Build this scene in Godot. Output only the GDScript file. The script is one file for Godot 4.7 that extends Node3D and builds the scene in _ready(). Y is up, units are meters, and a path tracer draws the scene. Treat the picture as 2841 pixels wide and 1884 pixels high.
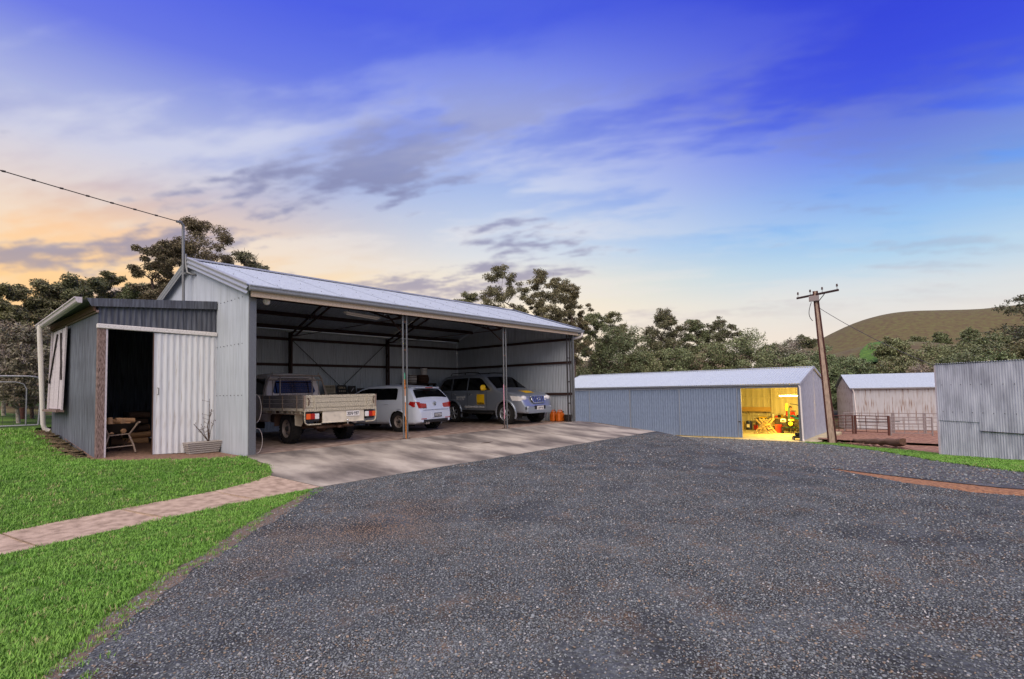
extends Node3D
# A farm yard at dusk: open three-bay garage, lean-to, lit workshop, sheds, gum trees and hills.

var M := {}
var rng := RandomNumberGenerator.new()
var used := {}

# ---------------------------------------------------------------- mesh builder
class MB:
	var v := PackedVector3Array()
	var n := PackedVector3Array()
	var c := PackedColorArray()
	var uv := PackedVector2Array()
	var ix := PackedInt32Array()
	var T := Transform3D()
	var col := Color(1, 1, 1)
	var colored := false
	func tint(k: Color) -> MB:
		col = k
		colored = true
		return self
	func push(p: Vector3, q: Vector3, t := Vector2.ZERO) -> int:
		v.append(T * p)
		n.append((T.basis * q).normalized())
		c.append(col)
		uv.append(t)
		return v.size() - 1
	func tri(a: Vector3, b: Vector3, d: Vector3) -> void:
		var q := (d - a).cross(b - a).normalized()
		ix.append_array([push(a, q), push(b, q), push(d, q)])
	func quad(a: Vector3, b: Vector3, d: Vector3, e: Vector3) -> void:
		var q := (d - a).cross(b - a) + (e - a).cross(d - a)
		q = q.normalized()
		var i := push(a, q, Vector2(0, 0))
		push(b, q, Vector2(1, 0))
		push(d, q, Vector2(1, 1))
		push(e, q, Vector2(0, 1))
		ix.append_array([i, i + 1, i + 2, i, i + 2, i + 3])
	func grid(P: Array, cu := false, cv := false, skip := {}) -> void:
		var R: int = P.size()
		var C: int = P[0].size()
		var base := v.size()
		var nn := PackedVector3Array()
		nn.resize(R * C)
		var f := PackedInt32Array()
		for i in (R if cu else R - 1):
			for j in (C if cv else C - 1):
				if skip.has(i * C + j):
					continue
				var i2 := (i + 1) % R
				var j2 := (j + 1) % C
				var a: Vector3 = P[i][j]
				var b: Vector3 = P[i2][j]
				var d: Vector3 = P[i2][j2]
				var e: Vector3 = P[i][j2]
				var q := (d - a).cross(b - a) + (e - a).cross(d - a)
				for k in [i * C + j, i2 * C + j, i2 * C + j2, i * C + j2]:
					nn[k] += q
				f.append_array([i * C + j, i2 * C + j, i2 * C + j2, i * C + j, i2 * C + j2, i * C + j2])
		for i in R:
			for j in C:
				var q := nn[i * C + j]
				push(P[i][j], q if q.length() > 1e-12 else Vector3.UP, Vector2(float(j) / (C - 1), float(i) / (R - 1)))
		for k in f:
			ix.append(base + k)
	func box(o: Vector3, s: Vector3, bev := 0.0, B := Basis()) -> void:
		var h := s / 2.0
		if bev <= 0.0:
			for ax in 3:
				for sg in [-1.0, 1.0]:
					var u := Vector3.ZERO
					var w := Vector3.ZERO
					var q := Vector3.ZERO
					q[ax] = h[ax] * sg
					u[(ax + 1) % 3] = h[(ax + 1) % 3] * sg
					w[(ax + 2) % 3] = h[(ax + 2) % 3]
					quad(o + B * (q - u - w), o + B * (q - u + w), o + B * (q + u + w), o + B * (q + u - w))
			return
		var b := minf(bev, minf(h.x, minf(h.y, h.z)) * 0.98)
		for ax in 3:
			var i1 := (ax + 1) % 3
			var i2 := (ax + 2) % 3
			for sg in [-1.0, 1.0]:
				var q := Vector3.ZERO
				var u := Vector3.ZERO
				var w := Vector3.ZERO
				q[ax] = h[ax] * sg
				u[i1] = (h[i1] - b) * sg
				w[i2] = h[i2] - b
				quad(o + B * (q - u - w), o + B * (q - u + w), o + B * (q + u + w), o + B * (q + u - w))
			for s1 in [-1.0, 1.0]:
				for s2 in [-1.0, 1.0]:
					var e := Vector3.ZERO
					e[ax] = h[ax] - b
					var p1 := Vector3.ZERO
					p1[i1] = h[i1] * s1
					p1[i2] = (h[i2] - b) * s2
					var p2 := Vector3.ZERO
					p2[i1] = (h[i1] - b) * s1
					p2[i2] = h[i2] * s2
					if s1 * s2 > 0:
						quad(o + B * (p1 - e), o + B * (p1 + e), o + B * (p2 + e), o + B * (p2 - e))
					else:
						quad(o + B * (p2 - e), o + B * (p2 + e), o + B * (p1 + e), o + B * (p1 - e))
		for sx in [-1.0, 1.0]:
			for sy in [-1.0, 1.0]:
				for sz in [-1.0, 1.0]:
					var a := Vector3(h.x * sx, (h.y - b) * sy, (h.z - b) * sz)
					var d := Vector3((h.x - b) * sx, h.y * sy, (h.z - b) * sz)
					var e := Vector3((h.x - b) * sx, (h.y - b) * sy, h.z * sz)
					if sx * sy * sz > 0:
						tri(o + B * a, o + B * e, o + B * d)
					else:
						tri(o + B * a, o + B * d, o + B * e)
	func bar(a: Vector3, b: Vector3, w: float, h: float, up := Vector3.UP, bev := 0.0) -> void:
		var d := (b - a)
		var L := d.length()
		d = d / L
		if absf(d.dot(up)) > 0.98:
			up = Vector3.RIGHT if absf(d.x) < 0.9 else Vector3.BACK
		var s := d.cross(up).normalized()
		var u := s.cross(d)
		box((a + b) / 2.0, Vector3(L, h, w), bev, Basis(d, u, s))
	func tube(pts: Array, r, k := 8, caps := true) -> void:
		var P := []
		var m: int = pts.size()
		var u := Vector3.ZERO
		for i in m:
			var d: Vector3 = (pts[mini(i + 1, m - 1)] - pts[maxi(i - 1, 0)])
			d = d.normalized()
			if u == Vector3.ZERO:
				u = d.cross(Vector3.UP if absf(d.y) < 0.9 else Vector3.RIGHT).normalized()
			u = (u - d * u.dot(d)).normalized()
			var w := d.cross(u)
			var row := PackedVector3Array()
			var rr: float = r[i] if r is Array or r is PackedFloat32Array else r
			for j in k:
				var t := TAU * j / k
				row.append(pts[i] + (u * cos(t) + w * sin(t)) * rr)
			P.append(row)
		grid(P, false, true)
		if caps:
			for e in [0, m - 1]:
				var row: PackedVector3Array = P[e]
				for j in range(1, k - 1):
					if e == 0:
						tri(row[0], row[j], row[j + 1])
					else:
						tri(row[0], row[j + 1], row[j])
	func lathe(prof: Array, k := 24, X := Transform3D()) -> void:
		var P := []
		for q in prof:
			var row := PackedVector3Array()
			for j in k:
				var t := TAU * j / k
				row.append(X * Vector3(q.x * cos(t), q.y, q.x * sin(t)))
			P.append(row)
		grid(P, false, true)
	func prism(poly: PackedVector2Array, depth: float, X := Transform3D()) -> void:
		# polygon in local xy, from z = 0 to z = -depth
		if not Geometry2D.is_polygon_clockwise(poly):
			poly = poly.duplicate()
			poly.reverse()
		var t := Geometry2D.triangulate_polygon(poly)
		for i in range(0, t.size(), 3):
			var a := poly[t[i]]
			var b := poly[t[i + 1]]
			var d := poly[t[i + 2]]
			if (b - a).cross(d - a) > 0:
				var s := b
				b = d
				d = s
			tri(X * Vector3(a.x, a.y, 0), X * Vector3(b.x, b.y, 0), X * Vector3(d.x, d.y, 0))
			tri(X * Vector3(a.x, a.y, -depth), X * Vector3(d.x, d.y, -depth), X * Vector3(b.x, b.y, -depth))
		for i in poly.size():
			var a := poly[i]
			var b := poly[(i + 1) % poly.size()]
			quad(X * Vector3(a.x, a.y, 0), X * Vector3(a.x, a.y, -depth), X * Vector3(b.x, b.y, -depth), X * Vector3(b.x, b.y, 0))
	func ball(o: Vector3, r: Vector3, k := 12, m := 8) -> void:
		var P := []
		for i in m + 1:
			var a := PI * i / m
			var row := PackedVector3Array()
			for j in k:
				var t := TAU * j / k
				row.append(o + Vector3(r.x * sin(a) * cos(t), r.y * cos(a), r.z * sin(a) * sin(t)))
			P.append(row)
		grid(P, false, true)
	func mesh() -> ArrayMesh:
		var m := ArrayMesh.new()
		var A := []
		A.resize(Mesh.ARRAY_MAX)
		A[Mesh.ARRAY_VERTEX] = v
		A[Mesh.ARRAY_NORMAL] = n
		A[Mesh.ARRAY_TEX_UV] = uv
		if colored:
			A[Mesh.ARRAY_COLOR] = c
		A[Mesh.ARRAY_INDEX] = ix
		m.add_surface_from_arrays(Mesh.PRIMITIVE_TRIANGLES, A)
		return m

func V(x: float, y: float, z: float) -> Vector3:
	return Vector3(x, y, z)

func numbered(s: String) -> String:
	if not used.has(s):
		used[s] = 0
		return s
	used[s] += 1
	return "%s_%03d" % [s, used[s]]

func thing(called: String, label: String, cat: String, at := Vector3.ZERO, turn := 0.0, group := "") -> Node3D:
	var o := Node3D.new()
	o.name = numbered(called)
	add_child(o)
	o.position = at
	o.rotation.y = turn
	o.set_meta("label", label)
	o.set_meta("category", cat)
	if group != "":
		o.set_meta("group", group)
	return o

func put(mb, called: String, mat: Material, parent: Node = null, kind := "") -> MeshInstance3D:
	var o := MeshInstance3D.new()
	o.mesh = mb.mesh() if mb is MB else mb
	o.material_override = mat
	o.name = numbered(called) if parent == null else StringName(called)
	(self if parent == null else parent).add_child(o, true)
	if kind != "":
		o.set_meta("kind", kind)
	return o

func tag(o: Node, label: String, cat: String, group := "") -> Node:
	o.set_meta("label", label)
	o.set_meta("category", cat)
	if group != "":
		o.set_meta("group", group)
	return o

# single-shape shortcuts
func bx(called: String, o: Vector3, s: Vector3, mat: Material, parent: Node, bev := 0.0, B := Basis()) -> MeshInstance3D:
	var m := MB.new()
	m.box(o, s, bev, B)
	return put(m, called, mat, parent)

func bar(called: String, a: Vector3, b: Vector3, w: float, h: float, mat: Material, parent: Node, up := Vector3.UP, bev := 0.0) -> MeshInstance3D:
	var m := MB.new()
	m.bar(a, b, w, h, up, bev)
	return put(m, called, mat, parent)

func tb(called: String, pts: Array, r, mat: Material, parent: Node, k := 8) -> MeshInstance3D:
	var m := MB.new()
	m.tube(pts, r, k)
	return put(m, called, mat, parent)

func text3(called: String, s: String, at: Vector3, B: Basis, h: float, mat: Material, parent: Node, width := 0.0, font := "Droid Sans", bold := false) -> MeshInstance3D:
	var t := TextMesh.new()
	var f := SystemFont.new()
	f.font_names = PackedStringArray([font])
	if bold:
		f.font_weight = 700
	t.font = f
	t.text = s
	t.font_size = 48
	t.pixel_size = h / 34.0
	t.depth = 0.004
	t.curve_step = 4.0
	var o := MeshInstance3D.new()
	o.mesh = t
	o.material_override = mat
	o.name = called
	parent.add_child(o, true)
	var sx := 1.0
	if width > 0.0:
		sx = width / maxf(t.get_aabb().size.x, 1e-4)
	o.transform = Transform3D(B * Basis.from_scale(Vector3(sx, 1, 1)), at)
	return o

# ---------------------------------------------------------------- textures and materials
func noise_img(size: int, sd: int, freq: float, oct := 4, kind := FastNoiseLite.TYPE_SIMPLEX_SMOOTH) -> Image:
	var f := FastNoiseLite.new()
	f.noise_type = kind
	f.seed = sd
	f.frequency = freq
	f.fractal_octaves = oct
	return f.get_seamless_image(size, size)

func ramp_tex(im: Image, stops: Array, contrast := 1.0) -> ImageTexture:
	# stops: [[t, Color], ...] sRGB colours
	var lut := PackedByteArray()
	lut.resize(768)
	for i in 256:
		var t := clampf((i / 255.0 - 0.5) * contrast + 0.5, 0.0, 1.0)
		var k: Color = stops[0][1]
		for s in range(1, stops.size()):
			if t >= stops[s - 1][0]:
				k = stops[s - 1][1].lerp(stops[s][1], clampf((t - stops[s - 1][0]) / maxf(stops[s][0] - stops[s - 1][0], 1e-4), 0, 1))
		lut[i * 3] = int(k.r * 255)
		lut[i * 3 + 1] = int(k.g * 255)
		lut[i * 3 + 2] = int(k.b * 255)
	var src := im.get_data()
	var out := PackedByteArray()
	out.resize(src.size() * 3)
	for i in src.size():
		var q := src[i] * 3
		out[i * 3] = lut[q]
		out[i * 3 + 1] = lut[q + 1]
		out[i * 3 + 2] = lut[q + 2]
	return ImageTexture.create_from_image(Image.create_from_data(im.get_width(), im.get_height(), false, Image.FORMAT_RGB8, out))

func bump_tex(im: Image, k: float) -> ImageTexture:
	var j := im.duplicate()
	j.convert(Image.FORMAT_RGBA8)
	j.bump_map_to_normal_map(k)
	return ImageTexture.create_from_image(j)

func G(v: float) -> Color:
	return Color(v, v, v)

func C(r: int, g: int, b: int) -> Color:
	return Color(r / 255.0, g / 255.0, b / 255.0)

func mat(called: String, col: Color, rough := 0.8, metal := 0.0, tex: Texture2D = null, scale := Vector3.ONE, nrm: Texture2D = null, nk := 1.0) -> StandardMaterial3D:
	var m := StandardMaterial3D.new()
	m.resource_name = called
	m.albedo_color = col
	m.roughness = rough
	m.metallic = metal
	if tex or nrm:
		m.uv1_triplanar = true
		m.uv1_world_triplanar = true
		m.uv1_scale = scale
	if tex:
		m.albedo_texture = tex
	if nrm:
		m.normal_enabled = true
		m.normal_texture = nrm
		m.normal_scale = nk
	m.cull_mode = BaseMaterial3D.CULL_DISABLED
	M[called] = m
	return m

# ---------------------------------------------------------------- camera, sky, sun
const SKY_T := [0.0, 0.12, 0.22, 0.30, 0.38, 0.47, 0.56, 0.64, 0.72, 0.80, 0.95, 1.4]
var SKY_L := [C(252, 206, 150), C(252, 205, 148), C(251, 205, 148), C(252, 208, 154), C(244, 202, 164), C(204, 184, 186), C(172, 176, 212), C(170, 178, 220), C(140, 152, 220), C(104, 118, 224), C(80, 96, 222), C(98, 112, 192)]
var SKY_C := [C(250, 226, 196), C(250, 228, 200), C(248, 230, 204), C(240, 228, 208), C(216, 220, 226), C(190, 204, 228), C(166, 186, 228), C(146, 164, 224), C(128, 146, 222), C(104, 126, 224), C(74, 94, 222), C(96, 112, 192)]
var SKY_R := [C(240, 224, 206), C(232, 222, 212), C(212, 218, 222), C(174, 206, 232), C(134, 182, 236), C(104, 150, 232), C(82, 112, 226), C(68, 90, 221), C(60, 78, 217), C(55, 71, 213), C(52, 68, 206), C(92, 110, 192)]

func sky_color(d: Vector3, f1: FastNoiseLite, f2: FastNoiseLite) -> Color:
	var el := asin(clampf(d.y, -1, 1))
	var az := atan2(d.x, -d.z)
	var t := clampf(el / 0.66, 0.0, 1.4)
	# clear sky by height, for three bearings: the sunset, the middle and the far side
	var off := angle_difference(0.10, az)
	var wc := smoothstep(0.0, 0.80, absf(off))
	var wr := smoothstep(0.70, 1.45, absf(off))
	var k := Color()
	for i in 11:
		if t >= SKY_T[i]:
			var u := clampf((t - SKY_T[i]) / (SKY_T[i + 1] - SKY_T[i]), 0, 1)
			k = SKY_L[i].lerp(SKY_L[i + 1], u).lerp(SKY_C[i].lerp(SKY_C[i + 1], u), wc).lerp(SKY_R[i].lerp(SKY_R[i + 1], u), wr)
	var back := smoothstep(1.5, 2.6, absf(angle_difference(az, 0.86)))
	k = k.lerp(C(164, 164, 190), 0.35 * back)
	if d.y <= 0.0:
		return k
	# thin cloud deck on a plane far above, drawn out in bands
	var wl := 1.0 - wc
	var h := 1.0 / (d.y + 0.13)
	var q := Vector2(d.x * 0.60 + d.z * 0.80, d.x * 0.80 - d.z * 0.60) * h
	q = q.rotated(0.16)
	var wv := f2.get_noise_2d(q.x * 20.0, q.y * 26.0)
	var big := f1.get_noise_2d(q.x * 22.0 + wv * 9.0, q.y * 52.0 + 40.0)
	var fine := f2.get_noise_2d(q.x * 80.0 + wv * 26.0, q.y * 230.0)
	var rip := f1.get_noise_2d(q.x * 330.0 + 300.0, q.y * 640.0 + wv * 60.0)
	var wide := 1.0 - 0.72 * wr
	var amt := clampf((1.0 - t) / 0.35, 0.0, 1.0) * wide
	var veil := smoothstep(-0.26, 0.36, big + fine * 0.46 + rip * 0.12) * amt
	var lit := k.lerp(C(226, 226, 234), 0.66).lerp(C(255, 222, 172), clampf(1.15 - t * 2.0, 0, 1) * (0.25 + 0.55 * wl))
	k = k.lerp(lit, veil * 0.82)
	var d2 := f1.get_noise_2d(q.x * 24.0 - 70.0 + wv * 9.0, q.y * 60.0 - 15.0) + fine * 0.40 + rip * 0.26
	var dark := smoothstep(0.03, 0.50, d2) * clampf((0.86 - t) / 0.3, 0, 1) * smoothstep(0.10, 0.32, t) * wide
	var shade := C(126, 130, 168).lerp(C(178, 160, 162), clampf(1.25 - t * 2.6, 0, 1))
	k = k.lerp(shade, dark * 0.78)
	return k

func make_sky() -> ImageTexture:
	var W := 3072
	var H := 1536
	var f1 := FastNoiseLite.new()
	f1.noise_type = FastNoiseLite.TYPE_SIMPLEX_SMOOTH
	f1.seed = 11
	f1.frequency = 0.02
	f1.fractal_octaves = 6
	var f2 := FastNoiseLite.new()
	f2.noise_type = FastNoiseLite.TYPE_SIMPLEX_SMOOTH
	f2.seed = 27
	f2.frequency = 0.02
	f2.fractal_octaves = 5
	var data := PackedByteArray()
	data.resize(W * H * 3)
	for y in H:
		var el := PI * 0.5 - PI * (y + 0.5) / H
		if el < -0.02:
			for x in W:
				var o := (y * W + x) * 3
				data[o] = 150
				data[o + 1] = 140
				data[o + 2] = 130
			continue
		var step := 1 if el < 0.95 else 4
		for x in range(0, W, step):
			var az := TAU * (x + 0.5) / W
			var k := sky_color(Vector3(sin(az) * cos(el), sin(el), -cos(az) * cos(el)), f1, f2)
			for s in step:
				var o := (y * W + x + s) * 3
				data[o] = int(clampf(k.r, 0, 1) * 255)
				data[o + 1] = int(clampf(k.g, 0, 1) * 255)
				data[o + 2] = int(clampf(k.b, 0, 1) * 255)
	return ImageTexture.create_from_image(Image.create_from_data(W, H, false, Image.FORMAT_RGB8, data))

func setup() -> void:
	var cam := Camera3D.new()
	cam.name = "camera"
	cam.projection = Camera3D.PROJECTION_FRUSTUM
	cam.near = 0.05
	cam.far = 4000.0
	cam.size = 0.064823
	cam.frustum_offset = Vector2(0, 0.0023011)
	cam.position = V(-4.6797, 1.2396, 11.1258)
	cam.rotation = V(0.0501, -0.8644, -0.0191)
	add_child(cam)
	cam.current = true
	var we := WorldEnvironment.new()
	we.name = "world"
	var e := Environment.new()
	e.background_mode = Environment.BG_SKY
	var sk := Sky.new()
	var pm := PanoramaSkyMaterial.new()
	pm.panorama = make_sky()
	sk.sky_material = pm
	e.sky = sk
	e.background_energy_multiplier = SKY_ENERGY
	e.tonemap_mode = Environment.TONE_MAPPER_LINEAR
	e.tonemap_exposure = EXPOSURE
	e.sdfgi_enabled = true
	e.ssao_enabled = true
	e.ssil_enabled = true
	we.environment = e
	add_child(we)
	var sun := DirectionalLight3D.new()
	sun.name = "sun"
	sun.light_energy = 0.5
	sun.light_color = Color(1.0, 0.93, 0.82)
	sun.light_angular_distance = 85.0
	sun.shadow_enabled = true
	sun.look_at_from_position(Vector3.ZERO, V(0.58, -0.95, -0.34), Vector3.FORWARD)
	add_child(sun)

const EXPOSURE := 2.9
const SKY_ENERGY := 0.37

# ---------------------------------------------------------------- materials
func make_materials() -> void:
	var n1 := noise_img(512, 1, 0.012, 5)
	var n2 := noise_img(512, 2, 0.05, 5)
	var n3 := noise_img(512, 3, 0.16, 3)
	var cell := noise_img(512, 5, 0.045, 2, FastNoiseLite.TYPE_CELLULAR)
	var n4 := noise_img(512, 9, 0.03, 6)
	var bn2 := bump_tex(n2, 3.0)
	var bn3 := bump_tex(n3, 4.0)
	# zinc sheet
	var zinc := ramp_tex(n4, [[0.0, G(0.84)], [0.35, G(0.91)], [0.6, G(0.95)], [1.0, G(1.0)]], 1.2)
	mat("zinc_wall", C(192, 200, 210), 0.55, 0.30, zinc, V(1.1, 0.05, 1.1))
	mat("zinc_roof", C(186, 197, 208), 0.5, 0.25, zinc, V(0.5, 0.5, 0.5))
	mat("zinc_trim", C(178, 184, 192), 0.45, 0.45, zinc, V(1.2, 1.2, 1.2))
	var galv := ramp_tex(cell, [[0.0, G(0.50)], [0.4, G(0.66)], [0.7, G(0.74)], [1.0, G(0.86)]], 1.6)
	mat("galvanised_post", C(176, 180, 184), 0.5, 0.45, galv, V(6, 6, 6))
	var old := ramp_tex(n4, [[0.0, C(118, 118, 122)], [0.3, C(136, 138, 144)], [0.5, C(148, 151, 158)], [0.72, C(160, 164, 170)], [1.0, C(184, 188, 194)]], 1.4)
	mat("old_iron", C(178, 183, 192), 0.62, 0.25, old, V(1.3, 0.07, 1.3))
	mat("old_iron_dark", C(150, 154, 164), 0.65, 0.25, old, V(1.3, 0.10, 1.3))
	var weath := ramp_tex(n4, [[0.0, C(156, 158, 166)], [0.28, C(178, 181, 188)], [0.5, C(192, 195, 202)], [0.75, C(204, 207, 213)], [1.0, C(220, 222, 226)]], 1.5)
	mat("weathered_iron", C(244, 246, 250), 0.6, 0.05, weath, V(0.22, 0.05, 0.22))
	var rusty := ramp_tex(n4, [[0.0, C(132, 100, 82)], [0.14, C(176, 160, 150)], [0.26, C(204, 203, 204)], [0.7, C(206, 208, 212)], [1.0, C(220, 220, 222)]], 1.5)
	mat("rust_streak_iron", C(226, 226, 228), 0.65, 0.15, rusty, V(0.4, 0.03, 0.4))
	mat("rust_iron", C(240, 222, 210), 0.8, 0.0, rusty, V(0.5, 0.08, 0.5))
	var whitep := ramp_tex(n4, [[0.0, C(186, 174, 160)], [0.16, C(222, 219, 216)], [0.4, C(232, 230, 229)], [1.0, C(240, 240, 240)]], 1.4)
	mat("white_iron", C(232, 236, 242), 0.5, 0.0, whitep, V(2.2, 0.10, 2.2))
	mat("white_roof", C(192, 204, 214), 0.5, 0.1, zinc, V(0.4, 0.4, 0.4))
	mat("door_blue", C(132, 148, 172), 0.5, 0.15, zinc, V(0.7, 0.2, 0.7))
	mat("wall_lilac", C(180, 184, 198), 0.55, 0.1, zinc, V(0.5, 0.15, 0.5))
	mat("cream_paint", C(226, 206, 184), 0.6, 0.0, ramp_tex(n2, [[0, C(196, 180, 160)], [0.4, C(236, 232, 226)], [1, G(1.0)]], 1.3), V(0.7, 3, 3))
	mat("white_paint", C(226, 222, 220), 0.45, 0.0, ramp_tex(n2, [[0, G(0.8)], [0.4, G(0.95)], [1, G(1.0)]], 1.2), V(1, 1, 1))
	mat("lilac_paint", C(206, 198, 204), 0.55, 0.0, ramp_tex(n2, [[0, G(0.82)], [0.4, G(0.95)], [1, G(1.0)]], 1.2), V(1.5, 0.6, 1.5))
	mat("pvc_white", C(228, 222, 218), 0.4)
	mat("red_steel", C(74, 48, 44), 0.7, 0.1, ramp_tex(n2, [[0, G(0.6)], [1, G(1.0)]]), V(2, 2, 2))
	mat("dark_steel", C(52, 46, 46), 0.65, 0.2)
	mat("black_hole", C(16, 15, 15), 0.9)
	var wood := ramp_tex(n4, [[0.0, C(78, 62, 56)], [0.35, C(128, 108, 102)], [0.6, C(158, 138, 132)], [1.0, C(190, 172, 166)]], 1.6)
	mat("grey_wood", C(220, 212, 210), 0.85, 0.0, wood, V(6, 0.6, 6), bn3, 0.4)
	mat("dark_wood", C(96, 78, 66), 0.85, 0.0, wood, V(3, 1, 3))
	mat("pale_wood", C(222, 190, 120), 0.7, 0.0, ramp_tex(n4, [[0, G(0.72)], [0.5, G(0.9)], [1, G(1.0)]], 1.5), V(5, 5, 5))
	mat("split_wood", C(210, 164, 120), 0.85, 0.0, ramp_tex(n4, [[0, G(0.55)], [0.5, G(0.85)], [1, G(1.0)]], 1.5), V(9, 9, 9))
	mat("bark_wood", C(92, 70, 56), 0.95, 0.0, ramp_tex(n4, [[0, G(0.4)], [0.5, G(0.8)], [1, G(1.0)]], 1.6), V(7, 7, 7))
	# concrete
	var im := noise_img(1024, 21, 0.006, 6)
	var conc := ramp_tex(im, [[0.0, C(100, 94, 90)], [0.3, C(132, 125, 119)], [0.5, C(154, 147, 140)], [0.7, C(170, 163, 154)], [1.0, C(194, 187, 177)]], 1.5)
	mat("concrete", C(232, 230, 226), 0.9, 0.0, conc, V(0.16, 0.16, 0.09), bn3, 0.12)
	mat("concrete_floor", C(240, 230, 222), 0.85, 0.0, ramp_tex(n1, [[0, C(128, 114, 104)], [0.5, C(166, 150, 138)], [1, C(192, 178, 166)]], 1.4), V(0.5, 0.5, 0.5))
	mat("path_slab", C(240, 226, 216), 0.92, 0.0, ramp_tex(n4, [[0.0, C(140, 128, 116)], [0.3, C(164, 152, 140)], [0.55, C(178, 166, 154)], [1.0, C(196, 185, 173)]], 1.3), V(0.35, 0.35, 0.35), bn3, 0.12)
	mat("planter_stone", C(200, 192, 186), 0.95, 0.0, ramp_tex(n2, [[0, G(0.6)], [1, G(1.0)]]), V(8, 8, 8), bn3, 0.8)
	# earth, gravel, grass
	var gr := ramp_tex(n3, [[0.0, C(50, 54, 60)], [0.4, C(82, 87, 96)], [0.6, C(104, 110, 120)], [1.0, C(150, 154, 162)]], 1.8)
	mat("gravel_bed", C(216, 216, 210), 0.95, 0.0, gravel_tex(), V(0.2, 0.2, 0.2), bn3, 0.6)
	var dirt_over := ramp_tex(n4, [[0.0, C(112, 92, 82)], [0.5, C(140, 118, 104)], [1.0, C(160, 140, 124)]], 1.4)
	mat("gravel_fine", C(246, 240, 236), 0.95, 0.0, M.gravel_bed.albedo_texture, V(0.31, 0.31, 0.31), bn3, 0.6)
	mat("soil_grit", C(232, 226, 220), 0.95, 0.0, ramp_tex(n3, [[0.0, C(74, 68, 64)], [0.4, C(108, 97, 88)], [0.6, C(126, 110, 97)], [1.0, C(158, 140, 124)]], 1.7), V(1.3, 1.3, 1.3), bn3, 0.8)
	mat("stone", Color(1, 1, 1), 0.75).vertex_color_use_as_albedo = true
	mat("dirt", C(214, 196, 184), 0.95, 0.0, dirt_over, V(0.6, 0.6, 0.6), bn2, 0.6)
	mat("bank_earth", C(236, 206, 176), 0.95, 0.0, ramp_tex(n4, [[0.0, C(104, 82, 66)], [0.45, C(150, 120, 96)], [0.7, C(172, 142, 116)], [1.0, C(190, 164, 138)]], 1.6), V(0.9, 0.9, 0.9), bn2, 1.0)
	mat("red_earth", C(240, 226, 214), 0.95, 0.0, ramp_tex(n4, [[0.0, C(100, 74, 62)], [0.45, C(146, 112, 94)], [0.7, C(166, 132, 112)], [1.0, C(190, 160, 140)]], 1.6), V(0.25, 0.25, 0.25), bn2, 0.8)
	mat("lawn_bed", C(226, 226, 214), 0.95, 0.0, ramp_tex(n2, [[0.0, C(50, 74, 26)], [0.5, C(80, 118, 38)], [1.0, C(108, 144, 54)]], 1.5), V(0.8, 0.8, 0.8))
	var pad := ramp_tex(n4, [[0.0, C(92, 78, 54)], [0.35, C(108, 96, 64)], [0.55, C(112, 104, 66)], [0.75, C(112, 114, 64)], [1.0, C(122, 126, 78)]], 1.3)
	mat("paddock", C(214, 208, 200), 0.95, 0.0, pad, V(0.024, 0.024, 0.024))
	mat("green_field", C(196, 200, 176), 0.95, 0.0, ramp_tex(n4, [[0, C(62, 96, 28)], [0.5, C(92, 136, 40)], [1, C(126, 160, 62)]], 1.4), V(0.06, 0.06, 0.06))
	mat("blade", Color(1, 1, 1), 0.7).vertex_color_use_as_albedo = true
	M.blade.backlight_enabled = true
	M.blade.backlight = Color(0.12, 0.22, 0.03)
	mat("leaf", Color(1, 1, 1), 0.6).vertex_color_use_as_albedo = true
	mat("bark", C(150, 136, 126), 0.9, 0.0, ramp_tex(n4, [[0, C(84, 72, 66)], [0.5, C(150, 138, 130)], [1, C(206, 198, 192)]], 1.8), V(0.8, 0.5, 0.8))
	mat("bark_white", C(214, 206, 200), 0.85, 0.0, ramp_tex(n4, [[0, C(150, 138, 130)], [0.5, C(206, 200, 194)], [1, G(0.92)]], 1.6), V(1, 0.6, 1))
	mat("twig", C(88, 74, 70), 0.9)
	# stobie pole
	mat("pole_steel", C(84, 40, 34), 0.75, 0.1, ramp_tex(n2, [[0, G(0.62)], [1, G(1.0)]]), V(1.5, 0.6, 1.5))
	mat("pole_concrete", C(190, 166, 148), 0.9, 0.0, ramp_tex(n4, [[0, G(0.72)], [0.5, G(0.9)], [1, G(1.0)]], 1.4), V(1, 0.15, 1))
	mat("wire", C(70, 64, 66), 0.6, 0.3)
	mat("insulator", C(62, 36, 30), 0.3)
	mat("rail_red", C(104, 62, 54), 0.75, 0.1, ramp_tex(n2, [[0, G(0.7)], [1, G(1.0)]]), V(3, 3, 3))
	mat("rail_grey", C(140, 130, 130), 0.6, 0.2)
	mat("gate_steel", C(150, 152, 160), 0.45, 0.5)
	# vehicles
	mat("tyre", C(44, 41, 40), 0.9, 0.0, ramp_tex(n3, [[0, G(0.6)], [1, G(1.0)]], 1.5), V(5, 5, 5))
	mat("steel_rim", C(150, 138, 130), 0.55, 0.3)
	mat("alloy_rim", C(190, 192, 196), 0.3, 0.7)
	mat("rim_dark", C(30, 29, 29), 0.7)
	mat("glass_dark", C(10, 11, 13), 0.08)
	mat("chrome", C(220, 222, 226), 0.18, 0.95)
	mat("plastic_black", C(32, 31, 32), 0.6)
	mat("lamp_red", C(170, 26, 24), 0.2)
	mat("lamp_orange", C(232, 96, 36), 0.25)
	mat("lamp_clear", C(226, 224, 222), 0.15)
	mat("plate_white", C(236, 232, 226), 0.5)
	mat("plate_black", C(14, 14, 14), 0.5)
	mat("ink", C(22, 20, 20), 0.6)
	mat("ink_white", C(230, 228, 226), 0.6)
	var car := mat("paint_white", C(214, 222, 234), 0.28)
	car.clearcoat_enabled = true
	car.clearcoat = 0.6
	var sil := mat("paint_silver", C(150, 158, 170), 0.32, 0.55)
	sil.clearcoat_enabled = true
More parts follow.
